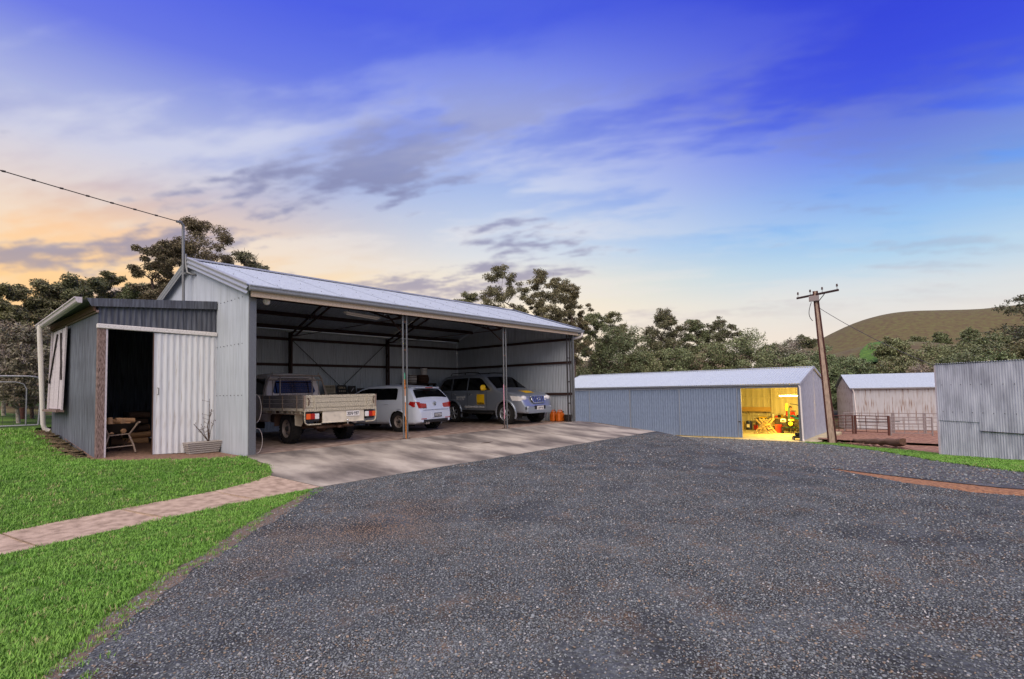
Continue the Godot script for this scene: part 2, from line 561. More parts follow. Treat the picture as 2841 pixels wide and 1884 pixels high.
	sil.clearcoat = 0.6
	mat("sticker_yellow", C(246, 196, 20), 0.45)
	var chip := ramp_tex(n2, [[0.0, C(66, 62, 62)], [0.33, C(104, 98, 94)], [0.37, C(206, 200, 186)], [0.5, C(224, 220, 206)], [1.0, C(234, 230, 218)]], 1.5)
	mat("ute_cream", C(236, 230, 214), 0.6, 0.0, chip, V(1.3, 2.2, 1.3))
	mat("ute_plain", C(226, 216, 194), 0.6, 0.0, ramp_tex(n1, [[0, G(0.85)], [0.4, G(0.95)], [1, G(1)]], 1.2), V(0.7, 0.7, 0.7))
	mat("ute_alloy", C(150, 144, 142), 0.55, 0.3, ramp_tex(n4, [[0, G(0.6)], [0.4, G(0.85)], [1, G(1)]], 1.5), V(0.8, 2, 0.8))
	mat("ute_rack", C(206, 192, 178), 0.7, 0.1, ramp_tex(n2, [[0.0, C(72, 46, 40)], [0.42, C(110, 80, 70)], [0.5, C(220, 212, 200)], [1.0, G(0.95)]], 1.8), V(5, 5, 5))
	mat("ute_cab", C(222, 208, 198), 0.45)
	mat("rust_mud", C(124, 92, 74), 0.9, 0.0, ramp_tex(n2, [[0, G(0.5)], [1, G(1)]], 1.4), V(5, 5, 5))
	# small things
	mat("orange_can", C(226, 112, 24), 0.45, 0.0, ramp_tex(n2, [[0, G(0.7)], [1, G(1)]], 1.4), V(4, 4, 4))
	mat("bucket_black", C(28, 27, 27), 0.5)
	mat("bucket_white", C(214, 208, 204), 0.5)
	mat("barrel_wood", C(116, 84, 60), 0.8, 0.0, wood, V(4, 1, 4))
	mat("sign_cream", C(190, 172, 146), 0.8)
	mat("sign_dark", C(40, 34, 32), 0.7)
	mat("handle_orange", C(222, 138, 52), 0.6)
	mat("green_tip", C(90, 170, 140), 0.6)
	mat("pink_tape", C(222, 160, 180), 0.7)
	mat("hose", C(186, 176, 168), 0.6)
	mat("yellow_wall", C(214, 206, 170), 0.6, 0.05)
	mat("workshop_floor", C(214, 200, 160), 0.8, 0.0, ramp_tex(n1, [[0, G(0.78)], [1, G(1)]]), V(0.4, 0.4, 0.4))
	mat("red_plastic", C(214, 44, 24), 0.5)
	mat("orange_crate", C(240, 78, 26), 0.55)
	mat("blue_drum", C(26, 40, 84), 0.5)
	mat("machine_green", C(34, 66, 40), 0.5)
	mat("machine_yellow", C(226, 186, 30), 0.5)
	mat("machine_black", C(28, 27, 26), 0.6)
	mat("teal_cloth", C(18, 96, 110), 0.85)
	mat("shirt_red", C(196, 44, 34), 0.9)
	mat("trousers", C(74, 64, 52), 0.9)
	mat("skin", C(206, 150, 120), 0.6)
	mat("hair", C(54, 38, 28), 0.9)
	mat("cardboard", C(206, 170, 104), 0.85)
	mat("white_enamel", C(232, 228, 214), 0.35)
	var tube_glow := mat("tube_glow", C(255, 250, 235), 0.4)
	tube_glow.emission_enabled = true
	tube_glow.emission = Color(1.0, 0.93, 0.74)
	tube_glow.emission_energy_multiplier = 6.0
	mat("moss_stone", C(150, 138, 118), 0.95, 0.0, ramp_tex(n4, [[0, C(70, 74, 44)], [0.4, C(120, 110, 88)], [0.6, C(176, 160, 138)], [1, C(206, 192, 172)]], 1.8), V(2.5, 2.5, 2.5), bn3, 0.8)
	mat("log_bark", C(150, 116, 96), 0.95, 0.0, ramp_tex(n4, [[0, G(0.35)], [0.5, G(0.75)], [1, G(1)]], 1.7), V(3, 3, 3), bn2, 1.0)

func gravel_tex() -> ImageTexture:
	var S := 1536
	var fine := noise_img(S, 61, 0.11, 2, FastNoiseLite.TYPE_CELLULAR).get_data()
	var mid := noise_img(S, 62, 0.05, 3).get_data()
	var big := noise_img(S, 63, 0.004, 4).get_data()
	var brown := noise_img(S, 64, 0.006, 4).get_data()
	var out := PackedByteArray()
	out.resize(S * S * 3)
	for i in S * S:
		var f := 0.62 + fine[i] / 255.0 * 0.55 + (mid[i] - 128) / 255.0 * 0.5 + (big[i] - 128) / 255.0 * 0.62
		var b := clampf((brown[i] / 255.0 - 0.60) * 3.0, 0.0, 0.75)
		f = clampf(f, 0.3, 1.7)
		out[i * 3] = clampi(int(lerpf(84.0, 116.0, b) * f), 0, 255)
		out[i * 3 + 1] = clampi(int(lerpf(90.0, 96.0, b) * f), 0, 255)
		out[i * 3 + 2] = clampi(int(lerpf(98.0, 84.0, b) * f), 0, 255)
	return ImageTexture.create_from_image(Image.create_from_data(S, S, false, Image.FORMAT_RGB8, out))

# ---------------------------------------------------------------- the lie of the land
var edge_z := [-60.0, -7.0, 2.6, 3.07, 4.81, 6.62, 8.29, 9.25, 10.37, 11.19, 11.7, 13.0, 40.0]
var edge_x := [13.4, 13.2, 12.9, 12.4, 10.7, 8.45, 6.85, 6.3, 5.4, 5.02, 5.1, 5.3, 7.0]

func edge_at(z: float) -> float:
	for i in edge_z.size() - 1:
		if z <= edge_z[i + 1]:
			return lerpf(edge_x[i], edge_x[i + 1], clampf((z - edge_z[i]) / (edge_z[i + 1] - edge_z[i]), 0, 1))
	return edge_x[-1]

func lower_at(x: float) -> float:
	if x < 28.0:
		return -0.385 - 0.0765 * (x - 6.5)
	return maxf(-2.03 - 0.036 * (x - 28.0), -2.9)

func bump(x: float, z: float, cx: float, cz: float, sx: float, sz: float) -> float:
	return exp(-0.5 * (pow((x - cx) / sx, 2.0) + pow((z - cz) / sz, 2.0)))

func land(x: float, z: float) -> float:
	var yard := -0.29 * clampf((z - 0.1) / 3.0, 0.0, 1.0)
	if z > 7.0:
		yard -= 0.004 * (z - 7.0)
	var d := maxf(-1.68 - z, 0.0)
	var wl := smoothstep(0.6, -1.6, x)
	if z < -8.0:
		wl = maxf(wl, smoothstep(22.0, 4.0, x) * smoothstep(-8.0, -16.0, z))
	yard += (0.09 * minf(d, 5.5) + 0.05 * clampf(d - 5.5, 0.0, 40.0) + 0.07 * smoothstep(0.0, -2.0, x) * smoothstep(2.6, -1.4, z)) * wl
	var y := yard
	var t := x - edge_at(z)
	if t > 0.0:
		var L := lower_at(x)
		var drop := yard - L
		y = lerpf(yard, L, smoothstep(0.0, 0.35 + maxf(drop, 0.0) * 1.3, t))
	var far := 34.6 * bump(x, z, 318, -18, 61, 34.8) + 31.3 * bump(x, z, 340, 57, 50, 35.2) + 22.0 * bump(x, z, 395, 140, 70, 60)
	far += 9.0 * bump(x, z, 185, 48, 46, 34) + 11.0 * bump(x, z, 125, -100, 42, 55) + 14.0 * bump(x, z, 20, -190, 120, 70)
	far += 8.5 * bump(x, z, 146, 0, 24, 16)
	far += 16.0 * bump(x, z, -220, -120, 120, 120)
	return y + far * smoothstep(38.0, 95.0, Vector2(x - 12.0, z).length())

func axis(pieces: Array) -> PackedFloat32Array:
	var a := PackedFloat32Array()
	for p in pieces:
		var q: float = p[0]
		while q < p[1] - 1e-4:
			a.append(q)
			q += p[2]
	a.append(pieces[-1][1])
	return a

func make_ground() -> void:
	var X := axis([[-1600, -400, 100], [-400, -100, 25], [-100, -20, 5], [-20, 32, 0.5], [32, 80, 2], [80, 520, 8], [520, 1600, 90]])
	var Z := axis([[-1600, -400, 100], [-400, -60, 14], [-60, -20, 4], [-20, 20, 0.5], [20, 120, 5], [120, 400, 20], [400, 1600, 100]])
	var P := []
	for z in Z:
		var row := PackedVector3Array()
		for x in X:
			var y := land(x, z)
			if x > -14 and x < 31 and z > -12 and z < 19:
				y -= 0.07
			row.append(V(x, y, z))
		P.append(row)
	var m := MB.new()
	m.grid(P)
	put(m, "ground", M.paddock, null, "structure")

# a sheet that follows the land inside a polygon (x, z)
func sheet(poly: PackedVector2Array, step: float, off: float, m: MB) -> void:
	var lo := poly[0]
	var hi := poly[0]
	for q in poly:
		lo = lo.min(q)
		hi = hi.max(q)
	var nx := int(ceil((hi.x - lo.x) / step))
	var nz := int(ceil((hi.y - lo.y) / step))
	var inside := []
	for i in nx + 1:
		var r := PackedByteArray()
		for j in nz + 1:
			r.append(1 if Geometry2D.is_point_in_polygon(lo + Vector2(i + 0.5, j + 0.5) * step, poly) else 0)
		inside.append(r)
	var segs := {}
	for i in poly.size():
		var a := (poly[i] - lo) / step
		var b := (poly[(i + 1) % poly.size()] - lo) / step
		var k := int(a.distance_to(b) * 3.0) + 2
		for s in k + 1:
			segs[Vector2i(a.lerp(b, float(s) / k).floor())] = true
	var hgt := func(q: Vector2) -> Vector3:
		var y := land(q.x, q.y)
		return V(q.x, y + off, q.y)
	var nrm := func(q: Vector2) -> Vector3:
		var a: Vector3 = hgt.call(q + Vector2(0.08, 0)) - hgt.call(q - Vector2(0.08, 0))
		var b: Vector3 = hgt.call(q + Vector2(0, 0.08)) - hgt.call(q - Vector2(0, 0.08))
		return b.cross(a).normalized()
	var cache := {}
	var at := func(q: Vector2) -> int:
		var key := Vector2i((q * 2000.0).round())
		if not cache.has(key):
			cache[key] = m.push(hgt.call(q), nrm.call(q), q)
		return cache[key]
	for i in nx:
		for j in nz:
			var p := lo + Vector2(i, j) * step
			var cell := PackedVector2Array([p, p + Vector2(step, 0), p + Vector2(step, step), p + Vector2(0, step)])
			if segs.has(Vector2i(i, j)):
				for part in Geometry2D.intersect_polygons(cell, poly):
					if Geometry2D.is_polygon_clockwise(part):
						continue
					var clean := PackedVector2Array()
					for q in part:
						if clean.is_empty() or (clean[-1].distance_to(q) > 0.0015 and clean[0].distance_to(q) > 0.0015):
							clean.append(q)
					if clean.size() < 3:
						continue
					part = clean
					var t := Geometry2D.triangulate_polygon(part)
					if t.is_empty():
						if part.size() > 4:
							continue
						for k in range(1, part.size() - 1):
							t.append_array([0, k, k + 1])
					for k in range(0, t.size(), 3):
						var a: Vector2 = part[t[k]]
						var b: Vector2 = part[t[k + 1]]
						var c: Vector2 = part[t[k + 2]]
						if (b - a).cross(c - a) < 0:
							m.ix.append_array([at.call(a), at.call(c), at.call(b)])
						else:
							m.ix.append_array([at.call(a), at.call(b), at.call(c)])
			elif inside[i][j]:
				var a: int = at.call(cell[0])
				var c: int = at.call(cell[2])
				m.ix.append_array([a, at.call(cell[1]), c, a, c, at.call(cell[3])])

func wobble(pts: Array, amp: float, step: float, sd: int, closed := true) -> PackedVector2Array:
	var f := FastNoiseLite.new()
	f.seed = sd
	f.frequency = 0.9
	var out := PackedVector2Array()
	var n: int = pts.size()
	for i in (n if closed else n - 1):
		var a: Vector2 = pts[i]
		var b: Vector2 = pts[(i + 1) % n]
		var k := maxi(1, int(a.distance_to(b) / step))
		var s := (b - a).orthogonal().normalized()
		for j in k:
			var q := a.lerp(b, float(j) / k)
			out.append(q + s * (f.get_noise_2d(q.x * 1.3, q.y * 1.3) + 0.5 * f.get_noise_2d(q.x * 5.0, q.y * 5.0)) * amp)
	return out

# ---------------------------------------------------------------- yard surfaces
var gravel_poly: PackedVector2Array
var lawn_polys := []
var road_poly: PackedVector2Array

func v2(a: Array) -> Array:
	var o = []
	for q in a:
		o.append(Vector2(q[0], q[1]))
	return o

func slab(parent: Node, called: String, poly: Array, thick: float, top: float, material: Material) -> void:
	var m = MB.new()
	var p = PackedVector2Array(v2(poly))
	# shrink a little so joints stay open
	var q = Geometry2D.offset_polygon(p, -0.013)
	var pp: PackedVector2Array = q[0] if q.size() else p
	sheet(pp, 0.6, top, m)
	for i in pp.size():
		var a = pp[i]
		var b = pp[(i + 1) % pp.size()]
		var ha = land(a.x, a.y) + top
		var hb = land(b.x, b.y) + top
		m.quad(V(a.x, ha, a.y), V(b.x, hb, b.y), V(b.x, hb - thick, b.y), V(a.x, ha - thick, a.y))
	put(m, called, material, parent)

func structure(called: String) -> Node3D:
	var o = Node3D.new()
	o.name = numbered(called)
	o.set_meta("kind", "structure")
	add_child(o)
	return o

func one_sheet(called: String, poly: PackedVector2Array, step: float, off: float, material: Material) -> void:
	var m = MB.new()
	sheet(poly, step, off, m)
	put(m, called, material, null, "structure")

func make_surfaces() -> void:
	# concrete apron in three bays, then the path
	var ap = structure("concrete_apron")
	slab(ap, "slab", [[-0.12, 0.06], [-0.14, 0.33], [-0.11, 1.14], [-0.3, 1.67], [-0.45, 1.93], [-0.17, 3.14], [4.28, 3.12], [4.34, 0.06]], 0.12, 0.014, M.concrete)
	slab(ap, "slab", [[4.34, 0.06], [4.28, 3.12], [8.42, 3.11], [8.47, 0.06]], 0.12, 0.013, M.concrete)
	slab(ap, "slab", [[8.47, 0.06], [8.42, 3.11], [12.3, 3.1], [12.15, 0.06]], 0.12, 0.014, M.concrete)
	var pa = structure("path")
	slab(pa, "slab", [[-0.45, 1.93], [-0.845, 2.18], [-1.54, 2.43], [-1.25, 3.3], [-0.17, 3.14]], 0.08, 0.016, M.path_slab)
	slab(pa, "slab", [[-1.54, 2.43], [-2.74, 2.63], [-2.44, 3.56], [-1.25, 3.3]], 0.08, 0.018, M.path_slab)
	slab(pa, "slab", [[-2.74, 2.63], [-3.9, 2.87], [-3.7, 3.87], [-2.44, 3.56]], 0.08, 0.016, M.path_slab)
	slab(pa, "slab", [[-3.9, 2.87], [-6.4, 3.45], [-6.2, 4.5], [-3.7, 3.87]], 0.08, 0.017, M.path_slab)
	# gravel yard up to the bank
	var e = []
	for i in range(3, 12):
		e.append(Vector2(edge_x[i] + 0.02, edge_z[i]))
	var gp = v2([[-0.2, 3.1], [12.3, 3.08]])
	gp.append_array(e)
	gp.append_array(v2([[5.6, 18.0], [-8.5, 18.0], [-7.0, 12.0], [-6.2, 9.2], [-5.4, 7.0], [-4.2, 5.6], [-3.0, 4.5], [-1.8, 3.75], [-0.9, 3.3]]))
	gravel_poly = wobble(gp, 0.05, 0.25, 3)
	one_sheet("gravel_yard", gravel_poly, 0.35, 0.006, M.gravel_bed)
	# the bank of bare earth, the lower road, the grass verge, the stock yard
	var bk = []
	for i in range(3, 13):
		bk.append(Vector2(edge_x[i] - 0.25, edge_z[i]))
	for i in range(12, 2, -1):
		bk.append(Vector2(edge_x[i] + 1.6, edge_z[i] + (0.3 if i < 6 else 0.0)))
	one_sheet("earth_bank", wobble(bk, 0.1, 0.4, 5), 0.25, -0.004, M.bank_earth)
	var rd = v2([[14.2, 2.4], [12.9, 3.9], [11.3, 5.4], [9.2, 7.0], [7.75, 8.6], [7.2, 9.6], [6.3, 10.7], [5.95, 11.5], [6.1, 13.0], [7.0, 18.0], [9.2, 18.0], [9.8, 14.0], [10.7, 12.05], [13.9, 10.55], [20.0, 8.75], [27.0, 5.9], [28.6, 4.4], [29.3, 3.9], [29.3, -13.0], [16.0, -13.0]])
	road_poly = wobble(rd, 0.22, 0.5, 6)
	one_sheet("lower_road", road_poly, 0.6, 0.006, M.gravel_fine)
	lawn_polys.append(wobble(v2([[9.6, 18.0], [9.6, 14.2], [10.6, 12.2], [13.8, 10.7], [20.0, 8.9], [27.0, 6.0], [28.6, 4.5], [29.3, 4.1], [29.8, 6.2], [27.0, 7.2], [22.5, 9.9], [19.5, 10.6], [17.6, 13.2], [15.0, 18.0]]), 0.15, 0.4, 8))
	one_sheet("grass_verge", lawn_polys[0], 0.6, 0.012, M.lawn_bed)
	one_sheet("stock_yard", wobble(v2([[29.7, 6.3], [27.0, 7.3], [22.5, 10.0], [19.4, 10.7], [19.0, 18.0], [30.5, 18.5], [30.6, 6.0]]), 0.12, 0.5, 12), 0.7, 0.008, M.red_earth)
	one_sheet("stock_yard_ground", wobble(v2([[30.6, 4.6], [30.4, 19.0], [48.0, 22.0], [53.0, 9.0], [46.0, 2.5]]), 0.3, 1.0, 13), 1.5, 0.13, M.red_earth)
	# lawns
	lawn_polys.append(wobble(v2([[-0.14, 0.12], [-0.13, 0.33], [-0.1, 1.14], [-0.29, 1.69], [-0.45, 1.96], [-0.84, 2.21], [-1.54, 2.46], [-2.74, 2.66], [-3.9, 2.90], [-9.0, 4.08], [-9.0, -8.0], [-2.5, -6.4], [-2.55, -5.0], [-2.5, -2.1], [-2.3, -1.3], [-1.9, -0.55], [-1.4, -0.3], [-0.8, 0.0]]), 0.05, 0.2, 21))
	lawn_polys.append(wobble(v2([[-0.25, 3.14], [-1.24, 3.27], [-2.43, 3.53], [-3.7, 3.84], [-9.0, 5.1], [-9.0, 18.0], [-7.0, 18.0], [-5.6, 12.0], [-4.75, 9.2], [-4.2, 7.35], [-3.75, 6.6], [-3.25, 6.0], [-2.3, 5.0], [-1.2, 3.95], [-0.65, 3.42]]), 0.09, 0.2, 22))
	one_sheet("lawn", lawn_polys[1], 0.5, 0.004, M.lawn_bed)
	one_sheet("lawn", lawn_polys[2], 0.5, 0.0105, M.lawn_bed)
	one_sheet("dirt_patch", wobble(v2([[-0.1, 0.1], [-0.85, 0.03], [-1.45, -0.27], [-2.0, -0.55], [-2.4, -1.3], [-2.2, -2.2], [-2.15, -6.3], [-0.05, -6.3], [-0.05, -1.6]]), 0.03, 0.3, 23), 0.5, -0.004, M.dirt)
	one_sheet("green_field", wobble(v2([[116.0, -3.6], [116.0, -0.2], [128.0, 0.6], [143.0, -0.9], [143.0, -4.2], [128.0, -4.6]]), 0.6, 2.0, 28), 2.0, 0.5, M.green_field)
	one_sheet("bare_soil", wobble(v2([[-0.75, 3.3], [-1.3, 3.85], [-2.35, 4.95], [-3.3, 5.95], [-3.85, 6.6], [-4.3, 7.4], [-4.15, 7.5], [-3.62, 6.72], [-3.0, 6.0], [-2.05, 5.08], [-1.0, 4.05], [-0.5, 3.4]]), 0.09, 0.12, 29), 0.3, 0.0085, M.soil_grit)
	# far lawn by the gate
	one_sheet("green_paddock", wobble(v2([[-9.0, -8.0], [-40.0, -8.0], [-40.0, -19.0], [6.0, -19.0], [3.0, -9.0], [-2.5, -6.4]]), 0.3, 1.0, 24), 1.5, 0.015, M.green_field)

# ---------------------------------------------------------------- corrugated iron
# o: lower left corner, u: along the width, v: along the length; lengths of the lower and upper edge at both sides
func corr(m: MB, o: Vector3, u: Vector3, v: Vector3, w: float, b0: float, b1: float, t0: float, t1: float, pitch := 0.076, amp := 0.008, rib := false) -> void:
	var nr = u.cross(v).normalized()
	var seg = 6
	var cols = maxi(2, int(round(w / pitch * seg)) + 1)
	var rows = 2
	var P = [PackedVector3Array(), PackedVector3Array()]
	for j in cols:
		var s = w * j / (cols - 1)
		var k = s / w
		var off = cos(TAU * s / pitch)
		if rib:
			off = clampf((off - 0.55) * 4.0, -1.0, 1.0)
		var q = o + u * s + nr * off * amp
		P[0].append(q + v * lerpf(b0, b1, k))
		P[1].append(q + v * lerpf(t0, t1, k))
	m.grid(P)

# a wall of sheets laid side by side; top and bottom as functions of the distance along the wall
func sheets(parent: Node, called: String, material: Material, o: Vector3, u: Vector3, v: Vector3, L: float, bot: Callable, top: Callable, wide := 0.762, pitch := 0.076, amp := 0.010, rib := false, breaks := []) -> void:
	var nr = u.cross(v).normalized()
	var cuts = [0.0]
	var s = wide
	while s < L - 0.05:
		cuts.append(s)
		s += wide
	cuts.append(L)
	for b in breaks:
		cuts.append(b)
	cuts.sort()
	var i = 0
	for k in cuts.size() - 1:
		var a: float = cuts[k]
		var e: float = cuts[k + 1]
		if e - a < 0.02:
			continue
		var m = MB.new()
		var lift = 0.0015 * (1 if i % 2 else -1)
		var lap = 0.018 if k < cuts.size() - 2 and not breaks.has(e) else 0.0
		corr(m, o + u * a + nr * lift, u, v, e - a + lap, bot.call(a), bot.call(e), top.call(a), top.call(e), pitch, amp, rib)
		put(m, called, material, parent)
		i += 1

func flat(y: float) -> Callable:
	return func(_s: float) -> float: return y

func gutter(parent: Node, a: Vector3, b: Vector3, out: Vector3, material: Material, h := 0.11, w := 0.13) -> void:
	# an ogee trough hung under a roof edge
	var d = (b - a)
	var prof = [Vector2(0.0, 0.0), Vector2(0.0, -h), Vector2(w * 0.55, -h), Vector2(w * 0.75, -h * 0.8), Vector2(w * 0.82, -h * 0.35), Vector2(w, -h * 0.2), Vector2(w, 0.0), Vector2(w * 0.9, 0.0), Vector2(w * 0.9, -h * 0.15)]
	var P = []
	for e in [a, b]:
		var row = PackedVector3Array()
		for q in prof:
			row.append(e + out * q.x + Vector3.UP * q.y)
		P.append(row)
	var m = MB.new()
	for j in prof.size() - 1:
		m.quad(P[0][j], P[1][j], P[1][j + 1], P[0][j + 1])
	for row in P:
		m.tri(row[0], row[1], row[2])
		m.tri(row[0], row[2], row[3])
		m.tri(row[0], row[3], row[4])
		m.tri(row[0], row[4], row[5])
		m.tri(row[0], row[5], row[6])
	put(m, "gutter", material, parent)
	var L = d.length()
	var k = int(L / 1.0)
	for i in range(1, k):
		var p = a + d * (float(i) / k)
		bar("gutter_strap", p + out * (w + 0.003) + V(0, 0.004, 0), p + out * (w * 0.8) + V(0, -h * 0.55, 0), 0.02, 0.006, material, parent, d.normalized())

const GL := 12.0
const GD := 6.42
const EAVE := 3.48
const RIDGE := 4.61

func make_garage() -> void:
	var g = thing("open_garage", "long open-fronted three-bay garage of corrugated zinc with cars inside", "garage")
	var zf = 0.2
	var zb = -GD - 0.2
	var zr = -GD / 2.0
	var slope = (RIDGE - EAVE) / (zf - zr)
	var roof_y = func(z: float) -> float: return RIDGE - absf(z - zr) * slope
	var vf = V(0, RIDGE - EAVE, zr - zf).normalized()
	var Ls = V(0, RIDGE - EAVE, zr - zf).length()
	sheets(g, "roof_sheet", M.zinc_roof, V(-0.12, EAVE, zf), Vector3.RIGHT, vf, GL + 0.30, flat(0.0), flat(Ls))
	var vb = V(0, RIDGE - EAVE, zr - zb).normalized()
	sheets(g, "roof_sheet", M.zinc_roof, V(GL + 0.18, EAVE, zb), Vector3.LEFT, vb, GL + 0.30, flat(0.0), flat(Ls))
	# ridge cap
	var m = MB.new()
	for s in [-1.0, 1.0]:
		var a = V(-0.14, RIDGE + 0.028, zr)
		var b = V(GL + 0.2, RIDGE + 0.028, zr)
		var dn = V(0, -slope * 0.17, s * 0.17)
		if s < 0:
			m.quad(a, b, b + dn, a + dn)
		else:
			m.quad(a + dn, b + dn, b, a)
	m.tube([V(-0.14, RIDGE + 0.03, zr), V(GL + 0.2, RIDGE + 0.03, zr)], 0.022, 8)
	put(m, "ridge_cap", M.zinc_trim, g)
	# walls
	var wt = func(s: float) -> float: return roof_y.call(-s) - 0.045
	sheets(g, "wall_sheet", M.zinc_wall, V(-0.01, 0, 0.0), Vector3.FORWARD, Vector3.UP, GD, func(s: float) -> float: return -0.06 if s < 0.8 else -0.02, wt, 0.762, 0.076, 0.011, false, [-zr])
	sheets(g, "wall_sheet", M.zinc_wall, V(GL, 0, 0.0), Vector3.FORWARD, Vector3.UP, GD, flat(-0.1), wt, 0.762, 0.076, 0.012, false, [-zr])
	sheets(g, "wall_sheet", M.zinc_wall, V(0, 0, -GD), Vector3.RIGHT, Vector3.UP, GL, flat(-0.02), flat(3.38))
	# rolled barge along the near gable
	for gx in [-0.135, GL + 0.19]:
		for side in [1.0, -1.0]:
			var e = V(gx, EAVE + 0.02, zf + 0.03 if side > 0 else zb - 0.03)
			var p = V(gx, RIDGE + 0.03, zr)
			var P = []
			var prof = [Vector2(0.06, 0.02), Vector2(0.0, 0.03), Vector2(-0.02, 0.0), Vector2(-0.004, -0.03), Vector2(0.012, -0.06), Vector2(-0.008, -0.085), Vector2(-0.024, -0.11), Vector2(-0.01, -0.135), Vector2(0.012, -0.16), Vector2(-0.006, -0.185), Vector2(-0.022, -0.205), Vector2(-0.012, -0.225)]
			for q in [e, p]:
				var row = PackedVector3Array()
				for k in prof:
					row.append(q + V(k.x * (1.0 if gx < 1 else -1.0), k.y, 0))
				P.append(row)
			var mb = MB.new()
			mb.grid(P)
			put(mb, "barge_roll", M.zinc_trim, g)
	# corner posts and front columns
	bx("corner_post", V(0.07, EAVE / 2 - 0.09, -0.035), V(0.155, EAVE - 0.05, 0.09), M.galvanised_post, g, 0.006)
	bx("corner_post", V(GL - 0.03, EAVE / 2 - 0.12, -0.03), V(0.07, EAVE - 0.1, 0.07), M.galvanised_post, g, 0.006)
	for x in [4.0, 8.0]:
		for s in [-0.062, 0.062]:
			tb("column_pipe", [V(x + s, 0.0, 0.0), V(x + s, 3.36, 0.0)], 0.024, M.galvanised_post, g, 10)
		for y in [0.42, 1.35, 2.35, 3.1]:
			bx("column_spacer", V(x, y, 0), V(0.09, 0.05, 0.012), M.rust_mud, g)
		bx("base_plate", V(x, 0.008, 0), V(0.26, 0.014, 0.16), M.rust_mud, g, 0.004)
		for s in [-0.1, 0.1]:
			var mb = MB.new()
			mb.tube([V(x + s, 0.01, 0.04), V(x + s, 0.04, 0.04)], 0.012, 6)
			put(mb, "anchor_bolt", M.rust_mud, g)
	for x in [11.62, 11.8]:
		tb("column_pipe", [V(x, 0.0, -0.06), V(x, 3.3, -0.06)], 0.022, M.dark_steel, g, 8)
	for y in [0.7, 1.5, 2.4]:
		bx("column_spacer", V(11.71, y, -0.06), V(0.16, 0.04, 0.01), M.dark_steel, g)
	# eave: fascia board, gutter
	bx("fascia_board", V(GL / 2 + 0.02, EAVE - 0.165, zf - 0.05), V(GL + 0.1, 0.12, 0.03), M.cream_paint, g, 0.004)
	gutter(g, V(-0.1, EAVE + 0.0, zf - 0.03), V(GL + 0.32, EAVE - 0.015, zf - 0.03), V(0, 0, 1), M.zinc_trim)
	gutter(g, V(-0.1, EAVE, zb + 0.03), V(GL + 0.32, EAVE, zb + 0.03), V(0, 0, -1), M.zinc_trim)
	tb("downpipe", [V(GL + 0.24, EAVE - 0.12, 0.23), V(GL + 0.24, EAVE - 0.22, 0.23), V(GL + 0.2, EAVE - 0.28, 0.14), V(GL + 0.1, EAVE - 0.34, -0.2), V(GL + 0.08, EAVE - 0.42, -0.34), V(GL + 0.08, -0.2, -0.34)], 0.045, M.pvc_white, g, 10)
	# frame: purlins, girts, trusses, back posts
	for s in [0.35, 1.25, 2.15, 3.05]:
		for side in [1.0, -1.0]:
			var z = zr + side * s
			var y: float = roof_y.call(z) - 0.075
			bx("purlin", V(GL / 2, y, z), V(GL - 0.08, 0.12, 0.05), M.red_steel, g, 0.0, Basis(Vector3.RIGHT, side * atan(slope)))
	for y in [1.05, 2.25, 3.13]:
		bx("girt", V(GL / 2, y, -GD + 0.05), V(GL - 0.1, 0.09, 0.06), M.red_steel, g)
		for x in [0.05, GL - 0.06]:
			bx("girt", V(x, y, -GD / 2), V(0.06, 0.09, GD - 0.2), M.red_steel, g)
	for x in [4.0, 8.0]:
		for z in [-GD + 0.12, -GD + 0.26]:
			bx("back_post", V(x, 1.68, z), V(0.06, 3.36, 0.05), M.red_steel, g)
		for y in [0.4, 0.9, 1.5, 2.1, 2.7, 3.2]:
			bx("post_batten", V(x, y, -GD + 0.19), V(0.05, 0.08, 0.1), M.red_steel, g)
		for side in [1.0, -1.0]:
			var e = V(x, EAVE - 0.24, zr + side * (GD / 2 - 0.1))
			var p = V(x, RIDGE - 0.2, zr)
			bar("truss_chord", e, p, 0.05, 0.05, M.red_steel, g)
			var e2 = e + V(0, -0.02, -side * 0.45)
			var p2 = p + V(0, -0.32, 0)
			bar("truss_chord", e2, p2, 0.045, 0.045, M.red_steel, g)
			bar("truss_web", e, e2, 0.04, 0.04, M.red_steel, g)
			for k in 6:
				var a = e.lerp(p, (k + 0.6) / 6.6)
				var b = e2.lerp(p2, (k + (0.0 if k % 2 else 1.0)) / 6.6)
				bar("truss_web", a, b, 0.018, 0.018, M.red_steel, g)
		tb("tie_rod", [V(x, 3.2, -0.15), V(x, 3.2, -GD + 0.15)], 0.012, M.red_steel, g, 6)
	# brace rods on the back wall
	for a in [[4.1, 6.0], [7.9, 6.0]]:
		tb("brace_rod", [V(a[0], 3.1, -GD + 0.1), V(a[1], 1.45, -GD + 0.1)], 0.012, M.dark_steel, g, 6)
	# knee braces from the columns
	for x in [4.0, 8.0]:
		bar("knee_brace", V(x, 2.75, -0.02), V(x, 3.35, -0.75), 0.03, 0.03, M.red_steel, g)
	# screws in rows on the near gable
	for y in [1.234, 2.322, 3.305]:
		for k in 8:
			var mb = MB.new()
			mb.ball(V(-0.022, y, -0.28 - k * 0.19), V(0.008, 0.012, 0.012), 6, 4)
			put(mb, "screw", M.dark_steel, g)
	for k in 22:
		for r in [0.5, 1.5, 2.5]:
			var z: float = zf - r
			var mb = MB.new()
			mb.ball(V(0.2 + k * 0.53, roof_y.call(z) + 0.012, z), V(0.012, 0.008, 0.012), 6, 4)
			put(mb, "screw", M.dark_steel, g)
	# flood lamp under the near end of the eave
	var lamp = Node3D.new()
	lamp.name = "flood_lamp"
	g.add_child(lamp)
	lamp.position = V(0.34, 3.2, 0.02)
